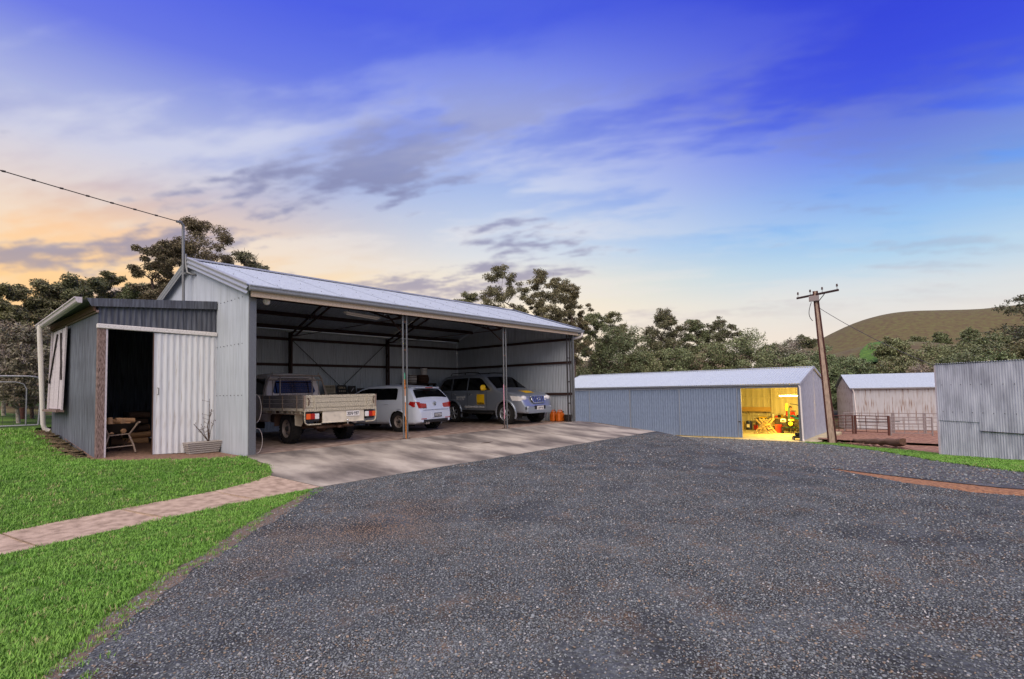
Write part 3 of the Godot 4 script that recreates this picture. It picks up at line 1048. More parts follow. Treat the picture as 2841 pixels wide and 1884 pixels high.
	lamp.basis = Basis(Vector3.UP, -0.6) * Basis(Vector3.RIGHT, 0.35)
	var lm = MB.new()
	lm.lathe([Vector2(0.0, 0.0), Vector2(0.055, 0.01), Vector2(0.075, 0.04), Vector2(0.07, 0.05), Vector2(0.05, 0.09), Vector2(0.032, 0.13), Vector2(0.03, 0.22), Vector2(0.0, 0.225)], 18, Transform3D(Basis(Vector3.RIGHT, -PI / 2), Vector3.ZERO))
	put(lm, "housing", M.bucket_white, lamp)
	tb("arm", [V(0, 0, -0.2), V(0.02, 0.1, -0.22)], 0.014, M.bucket_white, lamp)
	# unlit tube fitting under the roof
	var ft = Node3D.new()
	ft.name = "tube_fitting"
	g.add_child(ft)
	ft.position = V(3.2, 3.28, -0.75)
	ft.rotation.y = 0.25
	bx("casing", V(0, 0, 0), V(1.25, 0.05, 0.11), M.bucket_white, ft, 0.01)
	tb("tube", [V(-0.58, -0.045, 0), V(0.58, -0.045, 0)], 0.014, M.lamp_clear, ft)
	for s in [-0.5, 0.5]:
		tb("hanger", [V(s, 0.02, 0), V(s, 0.3, 0)], 0.006, M.dark_steel, ft, 5)
	# service mast on the gable with its pipe elbow
	tb("service_mast", [V(-0.2, 2.6, -3.2), V(-0.2, 5.3, -3.32), V(-0.2, 5.46, -3.32), V(-0.26, 5.53, -3.3), V(-0.36, 5.52, -3.28)], 0.032, M.galvanised_post, g, 10)
	tb("service_mast", [V(-0.15, 4.75, -3.28), V(-0.15, 4.5, -3.26), V(-0.17, 4.25, -3.08), V(-0.08, 4.2, -3.0), V(0.0, 4.2, -2.96)], 0.026, M.galvanised_post, g, 8)
	bx("mast_bracket", V(-0.12, 4.25, -3.2), V(0.16, 0.05, 0.1), M.galvanised_post, g)
	# floor slab
	var fl = MB.new()
	fl.box(V(GL / 2, -0.1, -GD / 2 + 0.03), V(GL - 0.02, 0.2, GD + 0.06), 0.01)
	put(fl, "floor_slab", M.concrete_floor, g)
	# hose loops at the corner post
	tb("hose_loop", circle(V(0.2, 0.28, -0.06), 0.26, V(0.4, 0, -0.1), 20), 0.005, M.hose, g, 6)
	tb("hose_loop", circle(V(0.17, 0.95, -0.07), 0.3, V(0.3, 0, -0.1), 20), 0.004, M.hose, g, 6)

func circle(o: Vector3, r: float, side: Vector3, k: int) -> Array:
	var out = []
	for i in k + 1:
		var t = TAU * i / k
		out.append(o + side.normalized() * cos(t) * r * 0.5 + Vector3.UP * sin(t) * r)
	return out

# ---------------------------------------------------------------- lean-to on the gable
func make_lean_to() -> void:
	var x1 = -2.17
	var zf = -1.68
	var zb = -6.2
	var g = thing("lean_to_shed", "small old grey iron lean-to with a half-open white sliding door", "shed")
	var ty = func(x: float) -> float: return lerpf(3.02, 3.2, (x - x1) / -x1)
	# front above the door, left of it a jamb
	sheets(g, "wall_sheet", M.old_iron_dark, V(x1, 0, zf), Vector3.RIGHT, Vector3.UP, -x1 - 0.02, flat(2.6), func(s: float) -> float: return lerpf(3.06, 3.22, s / -x1), 0.762, 0.1, 0.011)
	sheets(g, "wall_sheet", M.old_iron, V(x1, 0, zf + 0.02), Vector3.FORWARD, Vector3.UP, zf - zb, func(s: float) -> float: return 0.02 + 0.085 * s, flat(3.02), 0.8, 0.076, 0.007)
	sheets(g, "wall_sheet", M.old_iron, V(x1, 0, zb), Vector3.RIGHT, Vector3.UP, -x1 - 0.03, flat(0.1), flat(3.1))
	# roof sheets falling to the left, gutter, fascia flashing
	var v = V(x1 - 0.3, 3.12, 0) - V(-0.03, 3.33, 0)
	sheets(g, "roof_sheet", M.old_iron, V(-0.03, 3.33, zf + 0.06), Vector3.FORWARD, v.normalized(), zf - zb + 0.2, flat(0.0), flat(v.length()))
	var fm = MB.new()
	fm.quad(V(x1 - 0.12, 3.02, zf + 0.075), V(-0.03, 3.19, zf + 0.075), V(-0.03, 3.37, zf + 0.075), V(x1 - 0.2, 3.17, zf + 0.075))
	fm.quad(V(x1 - 0.2, 3.17, zf + 0.075), V(-0.03, 3.37, zf + 0.075), V(-0.03, 3.38, zf - 0.12), V(x1 - 0.2, 3.18, zf - 0.12))
	put(fm, "fascia_flashing", M.old_iron_dark, g)
	gutter(g, V(x1 - 0.27, 3.17, zf + 0.12), V(x1 - 0.24, 3.06, zb - 0.05), V(-1, 0, 0), M.lilac_paint, 0.11, 0.12)
	bar("eave_board", V(x1 - 0.06, 3.0, zf + 0.04), V(x1 - 0.06, 3.0, zb), 0.03, 0.13, M.rust_mud, g)
	bar("eave_board", V(x1 - 0.02, 2.93, zf + 0.06), V(x1 - 0.02, 2.93, zb), 0.04, 0.05, M.grey_wood, g)
	tb("downpipe", [V(x1 - 0.32, 3.02, -5.75), V(x1 - 0.32, 2.85, -5.8), V(x1 - 0.16, 0.62, -6.2), V(x1 - 0.13, 0.5, -6.22), V(x1 - 0.04, 0.44, -6.2)], 0.05, M.pvc_white, g, 12)
	# door frame, track and door
	bx("jamb", V(x1 + 0.055, 1.36, zf + 0.02), V(0.13, 2.62, 0.1), M.grey_wood, g, 0.006)
	bx("jamb_edge", V(x1 + 0.135, 1.34, zf + 0.03), V(0.03, 2.56, 0.07), M.lilac_paint, g)
	bar("door_track", V(x1 - 0.03, 2.645, zf + 0.06), V(-0.02, 2.615, zf + 0.06), 0.07, 0.09, M.white_paint, g, Vector3.UP, 0.01)
	var d = Node3D.new()
	d.name = "sliding_door"
	g.add_child(d)
	d.position = V(-1.24, 0, zf + 0.055)
	sheets(d, "door_sheet", M.white_iron, V(0, 0, 0), Vector3.RIGHT, Vector3.UP, 1.22, func(s: float) -> float: return 0.05 - 0.045 * s, flat(2.57), 0.46, 0.115, 0.012)
	tb("door_handle", [V(0.07, 1.28, 0.02), V(0.085, 1.28, 0.05), V(0.085, 1.42, 0.05), V(0.07, 1.42, 0.02)], 0.008, M.dark_steel, d, 6)
	bar("door_edge", V(-0.005, 0.05, 0.0), V(-0.005, 2.57, 0.0), 0.03, 0.012, M.rust_mud, d, Vector3.RIGHT)
	# top-hung flap propped out from the left wall
	var f = Node3D.new()
	f.name = "wall_flap"
	g.add_child(f)
	var top = V(x1 - 0.06, 2.86, -4.14)
	f.position = top
	var dn = V(-0.05, -1.9, -0.0).normalized()
	var fw = 1.72
	sheets(f, "flap_sheet", M.lilac_paint, Vector3.ZERO, Vector3.FORWARD, dn, fw, flat(0.0), flat(1.86), 0.58, 0.09, 0.008)
	for s in [0.02, fw - 0.02]:
		bar("flap_stile", V(-0.02, 0, -s), V(-0.02, 0, -s) + dn * 1.88, 0.06, 0.03, M.lilac_paint, f, V(1, 0, 0))
	bar("flap_ledge", V(-0.05, 0, -0.0) + dn * 1.9, V(-0.05, 0, -fw) + dn * 1.9, 0.14, 0.05, M.grey_wood, f)
	for k in [[0.95, 1.62, 1.25], [0.55, 0.22, 1.2]]:
		bar("flap_strap", V(-0.03, 0, -k[0]) + dn * 0.1, V(-0.03, 0, -k[1]) + dn * k[2], 0.012, 0.035, M.dark_steel, f, V(1, 0, 0))
	# back of the dark inside: floor of earth is the ground itself
	# stone edging along the left wall
	var ed = thing("stone_edging", "row of flat mossy stones along the lean-to's left wall", "edging", V(x1, 0, zf))
	rng.seed = 77
	for k in 22:
		var z = 0.05 - k * 0.2 + rng.randf_range(-0.05, 0.05)
		var dx = -0.16 + rng.randf_range(-0.13, 0.06) - (0.1 if k % 3 == 0 else 0.0)
		var st = put(stone_mesh(700 + k % 6), "stone", M.moss_stone, ed)
		var B = Basis(Vector3.UP, rng.randf() * TAU) * Basis(V(1, 0, 0), rng.randfn() * 0.06)
		st.transform = Transform3D(B * Basis.from_scale(V(rng.randf_range(0.24, 0.46), rng.randf_range(0.07, 0.13), rng.randf_range(0.2, 0.34))), V(dx, land(x1 + dx, zf + z) + 0.01, z))

# ---------------------------------------------------------------- workshop with sliding doors
const WX := 29.4
const WB := 37.3
const WZ0 := -13.5
const WZ1 := 4.0
const WF := -2.05

func make_workshop() -> void:
	var g = thing("workshop_shed", "long grey workshop with sliding doors and one lit yellow open bay", "workshop")
	var ev = 1.3
	var rx = (WX + WB) / 2.0
	var ry = 2.36
	var sl = (ry - ev) / (rx - WX + 0.18)
	var rl = V(rx - WX + 0.18, ry - ev, 0)
	sheets(g, "roof_sheet", M.white_roof, V(WX - 0.18, ev, WZ0 - 0.05), Vector3.BACK, rl.normalized(), WZ1 - WZ0 + 0.1, flat(0.0), flat(rl.length()), 0.762, 0.152, 0.018)
	sheets(g, "roof_sheet", M.white_roof, V(WB + 0.18, ev, WZ1 + 0.05), Vector3.FORWARD, V(-rl.x, rl.y, 0).normalized(), WZ1 - WZ0 + 0.1, flat(0.0), flat(rl.length()), 0.762, 0.152, 0.018)
	var cap = MB.new()
	for s in [-1.0, 1.0]:
		var a = V(rx, ry + 0.035, WZ0 - 0.06)
		var b = V(rx, ry + 0.035, WZ1 + 0.06)
		var dn = V(s * 0.14, -sl * 0.14, 0)
		cap.quad(a, b, b + dn, a + dn)
	put(cap, "ridge_cap", M.white_roof, g)
	# gable walls, back wall
	var gt = func(s: float) -> float: return ry - absf(WX + s - rx) * sl - 0.04
	for z in [WZ0, WZ1]:
		sheets(g, "wall_sheet", M.wall_lilac, V(WX, 0, z), Vector3.RIGHT, Vector3.UP, WB - WX, flat(WF - 0.15), gt, 0.79, 0.395, 0.012, true, [rx - WX])
	sheets(g, "wall_sheet", M.yellow_wall, V(WB, 0, WZ0), Vector3.BACK, Vector3.UP, WZ1 - WZ0, flat(WF - 0.1), flat(ev + 0.02), 0.79, 0.395, 0.014, true)
	for side in [0.0, 1.0]:
		for q in [[V(WX - 0.18, ev - 0.03, 0), V(rx, ry, 0)], [V(WB + 0.18, ev - 0.03, 0), V(rx, ry, 0)]]:
			var zz = WZ1 + 0.075 if side > 0 else WZ0 - 0.075
			bar("barge_flashing", q[0] + V(0, -0.03, zz), q[1] + V(0, -0.03, zz), 0.02, 0.15, M.wall_lilac, g)
	# front: beam, gutter, corner posts, doors on two tracks
	bx("front_beam", V(WX - 0.02, 1.17, (WZ0 + WZ1) / 2), V(0.07, 0.22, WZ1 - WZ0), M.wall_lilac, g, 0.005)
	gutter(g, V(WX - 0.17, ev + 0.0, WZ0 - 0.05), V(WX - 0.17, ev - 0.01, WZ1 + 0.08), V(-1, 0, 0), M.zinc_trim, 0.10, 0.12)
	bx("corner_post", V(WX + 0.03, -0.45, WZ1 - 0.05), V(0.14, 3.3, 0.1), M.galvanised_post, g, 0.005)
	bx("corner_post", V(WX + 0.03, -0.45, WZ0 + 0.05), V(0.14, 3.3, 0.1), M.galvanised_post, g, 0.005)
	var doors = [[-13.4, -10.2, 0.06], [-10.25, -6.86, 0.0], [-6.88, -3.16, 0.06], [-3.22, 0.52, 0.0], [0.2, 0.74, 0.07]]
	for d in doors:
		var n = Node3D.new()
		n.name = "sliding_door"
		g.add_child(n, true)
		n.position = V(WX - 0.09 + d[2], WF, d[0])
		sheets(n, "door_sheet", M.door_blue, V(0, 0, 0), Vector3.BACK, Vector3.UP, d[1] - d[0], flat(0.055), flat(3.13), 0.84, 0.168, 0.017, true)
		for s in [0.015, d[1] - d[0] - 0.015]:
			bx("door_stile", V(-0.012, 1.59, s), V(0.03, 3.07, 0.04), M.zinc_trim, n)
	bx("door_handle", V(WX - 0.12, WF + 1.05, 0.62), V(0.03, 0.06, 0.12), M.dark_steel, g)
	tb("downpipe", [V(WX - 0.2, 1.2, WZ1 + 0.02), V(WX - 0.16, 1.05, WZ1 + 0.06), V(WX - 0.1, -1.9, WZ1 + 0.1), V(WX - 0.12, -2.0, WZ1 + 0.12), V(WX - 0.2, -2.03, WZ1 + 0.16)], 0.05, M.pvc_white, g, 10)
	# slab
	var fl = MB.new()
	fl.box(V((WX + WB) / 2 - 0.1, WF - 0.12, (WZ0 + WZ1) / 2 + 0.3), V(WB - WX + 0.5, 0.24, WZ1 - WZ0 + 1.0), 0.02)
	put(fl, "floor_slab", M.workshop_floor, g)
	# frame inside
	for y in [WF + 1.05, WF + 2.35]:
		bx("girt", V(WB - 0.07, y, (WZ0 + WZ1) / 2), V(0.08, 0.09, WZ1 - WZ0 - 0.1), M.yellow_wall, g)
		bx("girt", V(rx, y, WZ1 - 0.07), V(WB - WX - 0.2, 0.09, 0.08), M.yellow_wall, g)
	for z in [-9.0, -4.3, 0.55]:
		bx("frame_column", V(WB - 0.16, WF + 1.66, z), V(0.18, 3.3, 0.1), M.yellow_wall, g)
		for s in [-1.0, 1.0]:
			bar("rafter", V(rx + s * (rx - WX - 0.1), 1.14, z), V(rx, ry - 0.16, z), 0.08, 0.16, M.yellow_wall, g)
	for x in [WX + 0.8, WX + 2.2, rx + 1.7, rx + 3.1]:
		bx("purlin", V(x, ry - absf(x - rx) * sl - 0.09, (WZ0 + WZ1) / 2), V(0.07, 0.1, WZ1 - WZ0 - 0.2), M.yellow_wall, g)
	# lit tube lamp
	var lamp = thing("tube_lamp", "lit fluorescent tube hanging inside the open workshop bay", "lamp", V(33.0, 0.5, 2.62))
	bx("casing", V(0, 0.06, 0), V(0.1, 0.05, 1.24), M.white_enamel, lamp, 0.01)
	tb("tube", [V(0, 0.012, -0.58), V(0, 0.012, 0.58)], 0.017, M.tube_glow, lamp, 10)
	for s in [-0.4, 0.4]:
		tb("chain", [V(0, 0.08, s), V(0, 1.7, s)], 0.006, M.dark_steel, lamp, 5)
	var ar = AreaLight3D.new()
	ar.name = "tube_light"
	ar.area_size = Vector2(0.08, 1.2)
	ar.light_energy = 9.0
	ar.light_color = Color(1.0, 0.82, 0.38)
	ar.area_range = 30.0
	ar.shadow_enabled = true
	ar.position = V(33.0, 0.48, 2.62)
	ar.rotation = V(-PI / 2, 0, 0)
	add_child(ar)
	var om = OmniLight3D.new()
	om.name = "tube_glow_light"
	om.light_energy = 4.5
	om.light_size = 0.12
	om.light_color = Color(1.0, 0.82, 0.38)
	om.omni_range = 30.0
	om.omni_attenuation = 2.0
	om.shadow_enabled = true
	om.position = V(33.0, 0.40, 2.62)
	add_child(om)

# ---------------------------------------------------------------- old shed at the right edge
func make_right_shed() -> void:
	var A = V(19.6, -1.37, 10.5)
	var u = V(-0.595, 0, 0.804)
	var inw = V(0.804, 0, 0.595)
	var g = thing("old_iron_shed", "tall weathered silver iron shed wall at the right edge on the verge", "shed", A)
	var top = 3.22
	var gy = func(s: float) -> float:
		var q: Vector3 = A + u * s
		return land(q.x, q.z) - A.y - 0.06
	sheets(g, "wall_sheet", M.weathered_iron, V(0, 0, 0), u, Vector3.UP, 7.6, gy, flat(1.35), 0.70)
	sheets(g, "wall_sheet", M.weathered_iron, inw * -0.03, u, Vector3.UP, 1.36, flat(1.23), flat(top), 0.68, 0.076, 0.006)
	sheets(g, "wall_sheet", M.weathered_iron, inw * -0.045 + u * 1.36, u, Vector3.UP, 6.24, flat(0.95), func(s: float) -> float: return top + 0.012 * (floorf(s / 0.78)), 0.78, 0.076, 0.006)
	sheets(g, "wall_sheet", M.old_iron, u * 7.6, inw, Vector3.UP, 5.0, flat(-0.3), flat(top), 0.762)
	sheets(g, "wall_sheet", M.old_iron, inw * 5.0, -inw, Vector3.UP, 5.0, flat(-0.5), flat(top), 0.762)
	sheets(g, "wall_sheet", M.old_iron, inw * 5.0 + u * 7.6, -u, Vector3.UP, 7.6, flat(-0.5), flat(top - 0.4), 0.762)
	sheets(g, "roof_sheet", M.weathered_iron, V(0, top + 0.03, 0) - inw * 0.08, u, (inw * 5.2 + V(0, -0.42, 0)).normalized(), 7.6, flat(0.0), flat(5.2), 0.762)
	bx("corner_board", V(0.03, 1.55, -0.02), V(0.07, 3.3, 0.07), M.lilac_paint, g, 0.004, Basis(u, Vector3.UP, u.cross(Vector3.UP)))
	bar("lap_strip", -inw * 0.05 + u * 1.34 + V(0, 0.945, 0), -inw * 0.05 + u * 7.5 + V(0, 0.945, 0), 0.012, 0.014, M.dark_steel, g)
	rng.seed = 9
	for row in [[1.55, 0.0, 7.4], [2.5, 0.0, 7.4]]:
		var s = 0.2
		while s < row[2]:
			var mb = MB.new()
			mb.ball(u * s - inw * 0.062 + V(0, row[0] + rng.randf_range(-0.01, 0.01), 0), V(0.014, 0.014, 0.014), 6, 4)
			put(mb, "nail", M.dark_steel, g)
			s += 0.32

# ---------------------------------------------------------------- white barn behind the stock yard
func make_barn() -> void:
	var A = V(48.47, -2.95, 4.06)
	var u = V(0.335, 0, 0.942)
	var inw = V(0.942, 0, -0.335)
	var g = thing("white_barn", "white iron barn with rust streaks behind the stock yard rails", "barn", A)
	var ev = 3.78
	var rg = 4.95
	sheets(g, "wall_sheet", M.rust_streak_iron, V(0, 0, 0), u, Vector3.UP, 11.0, flat(-0.2), flat(ev), 0.8, 0.1, 0.01)
	var gt = func(s: float) -> float: return rg - absf(s - 3.0) * (rg - ev) / 3.0 - 0.04
	sheets(g, "wall_sheet", M.rust_iron, inw * 6.0, -inw, Vector3.UP, 6.0, flat(-0.4), gt, 0.8, 0.1, 0.01, false, [3.0])
	sheets(g, "wall_sheet", M.rust_iron, u * 11.0, inw, Vector3.UP, 6.0, flat(-0.4), gt, 0.8, 0.1, 0.01, false, [3.0])
	sheets(g, "wall_sheet", M.rust_streak_iron, u * 11.0 + inw * 6.0, -u, Vector3.UP, 11.0, flat(-0.6), flat(ev), 0.8, 0.1, 0.01)
	var r1 = inw * 3.15 + V(0, rg - ev + 0.05, 0)
	sheets(g, "roof_sheet", M.white_roof, V(0, ev, 0) - inw * 0.15 - u * 0.2, u, r1.normalized(), 11.3, flat(0.0), flat(r1.length()), 0.8, 0.1, 0.01)
	var r2 = -inw * 3.15 + V(0, rg - ev + 0.05, 0)
	sheets(g, "roof_sheet", M.white_roof, V(0, ev, 0) + inw * 6.15 + u * 11.1, -u, r2.normalized(), 11.3, flat(0.0), flat(r2.length()), 0.8, 0.1, 0.01)
	gutter(g, V(0, ev + 0.01, 0) - inw * 0.15 - u * 0.2, V(0, ev - 0.02, 0) - inw * 0.15 + u * 11.0, -inw, M.zinc_trim, 0.12, 0.13)
	tb("downpipe", [V(0, ev - 0.1, 0) - inw * 0.2, V(0, ev - 0.3, 0) - inw * 0.1 + u * 0.1, V(0, 0.0, 0) - inw * 0.08 + u * 0.3], 0.05, M.pvc_white, g, 8)
	bar("lap_strip", -inw * 0.02 + V(0, 0.95, 0) + u * 0.3, -inw * 0.02 + V(0, 0.95, 0) + u * 3.3, 0.02, 0.03, M.dark_steel, g)

# ---------------------------------------------------------------- power pole
func make_pole() -> void:
	var b = V(29.38, -2.12, 5.55)
	var t = V(28.95, 6.5, 5.13) - b
	var g = thing("power_pole", "leaning steel-and-concrete power pole with crossarm beside the workshop corner", "power pole", b)
	var side = V(0.16, 0, 0.987)
	var face = V(-0.987, 0, 0.16)
	var core = MB.new()
	for k in 1:
		var P = []
		for f in [0.0, 0.5, 1.0]:
			var o: Vector3 = t * f
			var w = lerpf(0.15, 0.065, f)
			var dd = 0.085
			P.append(PackedVector3Array([o - side * w + face * dd, o + side * w + face * dd, o + side * w - face * dd, o - side * w - face * dd]))
		for i in 2:
			for j in 4:
				core.quad(P[i][j], P[i][(j + 1) % 4], P[i + 1][(j + 1) % 4], P[i + 1][j])
		core.quad(P[2][0], P[2][1], P[2][2], P[2][3])
	put(core, "concrete_core", M.pole_concrete, g)
	for s in [-1.0, 1.0]:
		var a: Vector3 = side * s * 0.19
		var e: Vector3 = t + side * s * 0.09
		bar("steel_flange", a, e, 0.085, 0.20, M.pole_steel, g, face, 0.006)
	# crossarm with four pin insulators
	var ca = V(29.57, 6.3, 4.06) - b
	var cb = V(28.2, 6.3, 6.37) - b
	bar("crossarm", ca, cb, 0.09, 0.11, M.red_steel, g, Vector3.UP, 0.008)
	for f in [0.03, 0.34, 0.63, 0.97]:
		var q: Vector3 = ca.lerp(cb, f)
		var mb = MB.new()
		mb.lathe([Vector2(0.012, 0.05), Vector2(0.012, 0.2), Vector2(0.05, 0.21), Vector2(0.055, 0.25), Vector2(0.035, 0.27), Vector2(0.05, 0.29), Vector2(0.04, 0.34), Vector2(0.0, 0.36)], 10, Transform3D(Basis(), q))
		put(mb, "insulator", M.insulator, g)
	bar("arm_brace", ca.lerp(cb, 0.68) + V(0, -0.06, 0), t * 0.93 + side * 0.1, 0.03, 0.03, M.dark_steel, g)
	bx("junction_box", t * 0.95 - side * 0.1 + face * 0.16, V(0.2, 0.3, 0.5), M.rail_grey, g, 0.01, Basis(-face, Vector3.UP, side))
	var loop = []
	for i in 9:
		var f = i / 8.0
		loop.append(t * (0.93 - 0.06 * sin(f * PI * 0.5)) - side * (0.25 + 0.16 * sin(f * PI)) + V(0, -0.55 * f, 0))
	tb("cable_loop", loop, 0.018, M.wire, g, 6)
	# service line to the shed at the right edge
	var w0 = b + t * 0.885 + side * 0.13
	var w1 = V(20.35, 1.5, 11.02)
	var pts = []
	for i in 17:
		var f = i / 16.0
		pts.append(w0.lerp(w1, f) + V(0, -0.55 * f * (1.0 - f) * 4.0 * 0.35, 0))
	var mb = MB.new()
	mb.tube(pts, 0.014, 5)
	tag(put(mb, "service_line", M.wire), "dark cable slanting down from the power pole to the right-hand shed", "cable")
	# aerial line to the mast on the garage gable
	var s0 = V(-0.36, 5.53, -3.28)
	var s1 = V(-11.0, 6.35, -1.6)
	pts = []
	for i in 25:
		var f = i / 24.0
		pts.append(s0.lerp(s1, f) + V(0, -0.5 * f * (1.0 - f), 0))
	var an = thing("aerial_line", "thin aerial cable running from the roof mast out of the picture left", "cable", s0)
	var ml = MB.new()
	ml.T = Transform3D(Basis(), -s0)
	ml.tube(pts, 0.011, 5)
	put(ml, "cable", M.wire, an)
	for i in range(1, 14):
		var mc = MB.new()
		mc.T = Transform3D(Basis(), -s0)
		mc.tube([pts[i] + V(0.03, 0, 0), pts[i] + V(-0.03, 0, 0)], 0.02, 6)
		put(mc, "cable_clip", M.wire, an)

# ---------------------------------------------------------------- rails, gates, log
func rail_panel(a: Vector2, b: Vector2, h: float, n: int, mt: Material, thick: float, label: String, called := "rail_panel", uprights := 2) -> void:
	var p = V(a.x, land(a.x, a.y) + 0.1, a.y)
	var q = V(b.x, land(b.x, b.y) + 0.1, b.y)
	var g = thing(called, label, "fence", p, 0.0, "stock yard rails")
	var d = q - p
	for s in [0.0, 1.0]:
		tb("post", [d * s + V(0, -0.3, 0), d * s + V(0, h + 0.04, 0)], thick, mt, g, 8)
	for k in n:
		var y = h * (0.16 + 0.84 * k / (n - 1.0))
		tb("rail", [V(0, y, 0), d + V(0, y, 0)], 0.024 if k < n - 1 else 0.032, mt, g, 6)
	for k in uprights:
		var f = (k + 1.0) / (uprights + 1.0)
		tb("upright", [d * f + V(0, h * 0.14, 0), d * f + V(0, h, 0)], 0.02, mt, g, 6)

func make_rails() -> void:
	rail_panel(Vector2(37.6, 4.2), Vector2(39.0, 5.25), 1.3, 6, M.rail_red, 0.05, "red railed panel of the stock yard nearest the power pole")
	rail_panel(Vector2(39.05, 5.4), Vector2(38.1, 7.4), 1.3, 6, M.rail_red, 0.075, "red railed gate between the two thick posts of the stock yard")
	rail_panel(Vector2(38.1, 7.5), Vector2(39.6, 9.6), 1.25, 6, M.rail_grey, 0.045, "grey mesh-bottomed gate of the stock yard beside the right-hand shed", "rail_panel", 2)
	rail_panel(Vector2(42.0, 4.3), Vector2(43.0, 7.2), 1.45, 4, M.rail_grey, 0.045, "rear grey rails of the stock yard in front of the white barn's downpipe", "rail_panel", 2)
	rail_panel(Vector2(43.0, 7.3), Vector2(43.6, 9.0), 1.45, 4, M.rail_grey, 0.045, "middle rear rails of the stock yard before the white barn", "rail_panel", 1)
	rail_panel(Vector2(43.7, 9.1), Vector2(44.5, 11.5), 1.45, 5, M.rail_grey, 0.045, "farthest right rear rails of the stock yard before the white barn", "rail_panel", 2)
	# fallen log with loose bark
	var a = V(29.2, -1.98, 6.6)
	var b = V(25.0, -1.66, 9.0)
	var g = thing("fallen_log", "long broken log with torn bark lying on the verge", "log", a)
	rng.seed = 31
	var pts = []
	var rr = []
	for i in 12:
		var f = i / 11.0
		pts.append((b - a) * f + V(rng.randfn() * 0.04, 0.1 + 0.08 * f + rng.randfn() * 0.02, rng.randfn() * 0.04))
		rr.append(lerpf(0.08, 0.19, f) * rng.randf_range(0.8, 1.2))
	var lg = MB.new()
	var LP = []
	for i in 12:
		var row = PackedVector3Array()
		for j in 9:
			var t = TAU * j / 9
			row.append(pts[i] + V(sin(t) * 0.6, cos(t), sin(t) * 0.8) * rr[i] * rng.randf_range(0.6, 1.25))
		LP.append(row)
	lg.grid(LP, false, true)
	for j in range(1, 8):
		lg.tri(LP[11][0], LP[11][j], LP[11][j + 1])
	put(lg, "trunk", M.log_bark, g)
	for k in 60:
		var f = rng.randf()
		var o = (b - a) * f + V(rng.randfn() * 0.35, 0.05, rng.randfn() * 0.35)
		o.y = land(a.x + o.x, a.z + o.z) - a.y + 0.04
		var d = V(rng.randfn(), rng.randf_range(0, 0.25), rng.randfn()).normalized() * rng.randf_range(0.2, 0.7)
		bar("bark_piece", o - d / 2, o + d / 2, rng.randf_range(0.05, 0.12), 0.03, M.log_bark, g)
	# steel field gate on the left
	var gz = -6.8
	var gt = thing("field_gate", "grey tubular steel gate with wire mesh at the left edge", "gate", V(-2.28, 0.50, gz))
	tb("frame", [V(-0.06, 0.08, 0), V(-4.0, 0.1, 0)], 0.022, M.gate_steel, gt, 8)
	tb("frame", [V(0.0, 1.0, 0), V(-0.02, 1.2, 0), V(-0.1, 1.29, 0), V(-0.25, 1.315, 0), V(-4.0, 1.33, 0)], 0.024, M.gate_steel, gt, 8)
	tb("frame", [V(-0.06, 0.08, 0), V(-0.01, 1.05, 0)], 0.022, M.gate_steel, gt, 8)
	tb("inner_rail", [V(-0.30, 0.1, 0.03), V(-0.30, 1.0, 0.03), V(-0.36, 1.12, 0.03), V(-0.5, 1.17, 0.03), V(-4.0, 1.19, 0.03)], 0.014, M.gate_steel, gt, 6)
	for k in 20:
		tb("mesh_wire", [V(-0.2 * k - 0.12, 0.09, 0.01), V(-0.2 * k - 0.12, 1.3, 0.01)], 0.0035, M.wire, gt, 4)
	for k in 9:
		tb("mesh_wire", [V(-0.03, 0.2 + 0.11 * k, 0.014), V(-4.0, 0.2 + 0.115 * k, 0.014)], 0.003, M.wire, gt, 4)
	var pp = MB.new()
	pp.tube([V(-2.35, 0.3, -9.4), V(-2.35, 1.55, -9.4)], 0.09, 10)
	tag(put(pp, "fence_post", M.rail_red), "short dark red post behind the steel gate", "post")

# ---------------------------------------------------------------- vehicles
func lookup(tab: Array, x: float) -> float:
	if x <= tab[0][0]:
		return tab[0][1]
	for i in tab.size() - 1:
		if x <= tab[i + 1][0]:
			return lerpf(tab[i][1], tab[i + 1][1], (x - tab[i][0]) / (tab[i + 1][0] - tab[i][0]))
	return tab[-1][1]

func soft(tab: Array, x: float, r: float) -> float:
	return (lookup(tab, x - r) + 2.0 * lookup(tab, x) + lookup(tab, x + r)) / 4.0

func half_width(P: Dictionary, x: float, y: float) -> float:
	var w: float = soft(P.plan, x, 0.05)
	if y <= P.belt:
		var k = clampf((P.belt - y) / (P.belt - P.sill), 0.0, 1.2)
		return w * (1.0 - 0.05 * k * k + 0.012 * sin(k * PI))
	var k = (y - P.belt) / (P.roof - P.belt)
	return w * (1.0 - (1.0 - P.tumble) * pow(k, 1.15))

func body_top(P: Dictionary, x: float) -> float:
	return soft(P.top, x, P.get("smooth", 0.05))

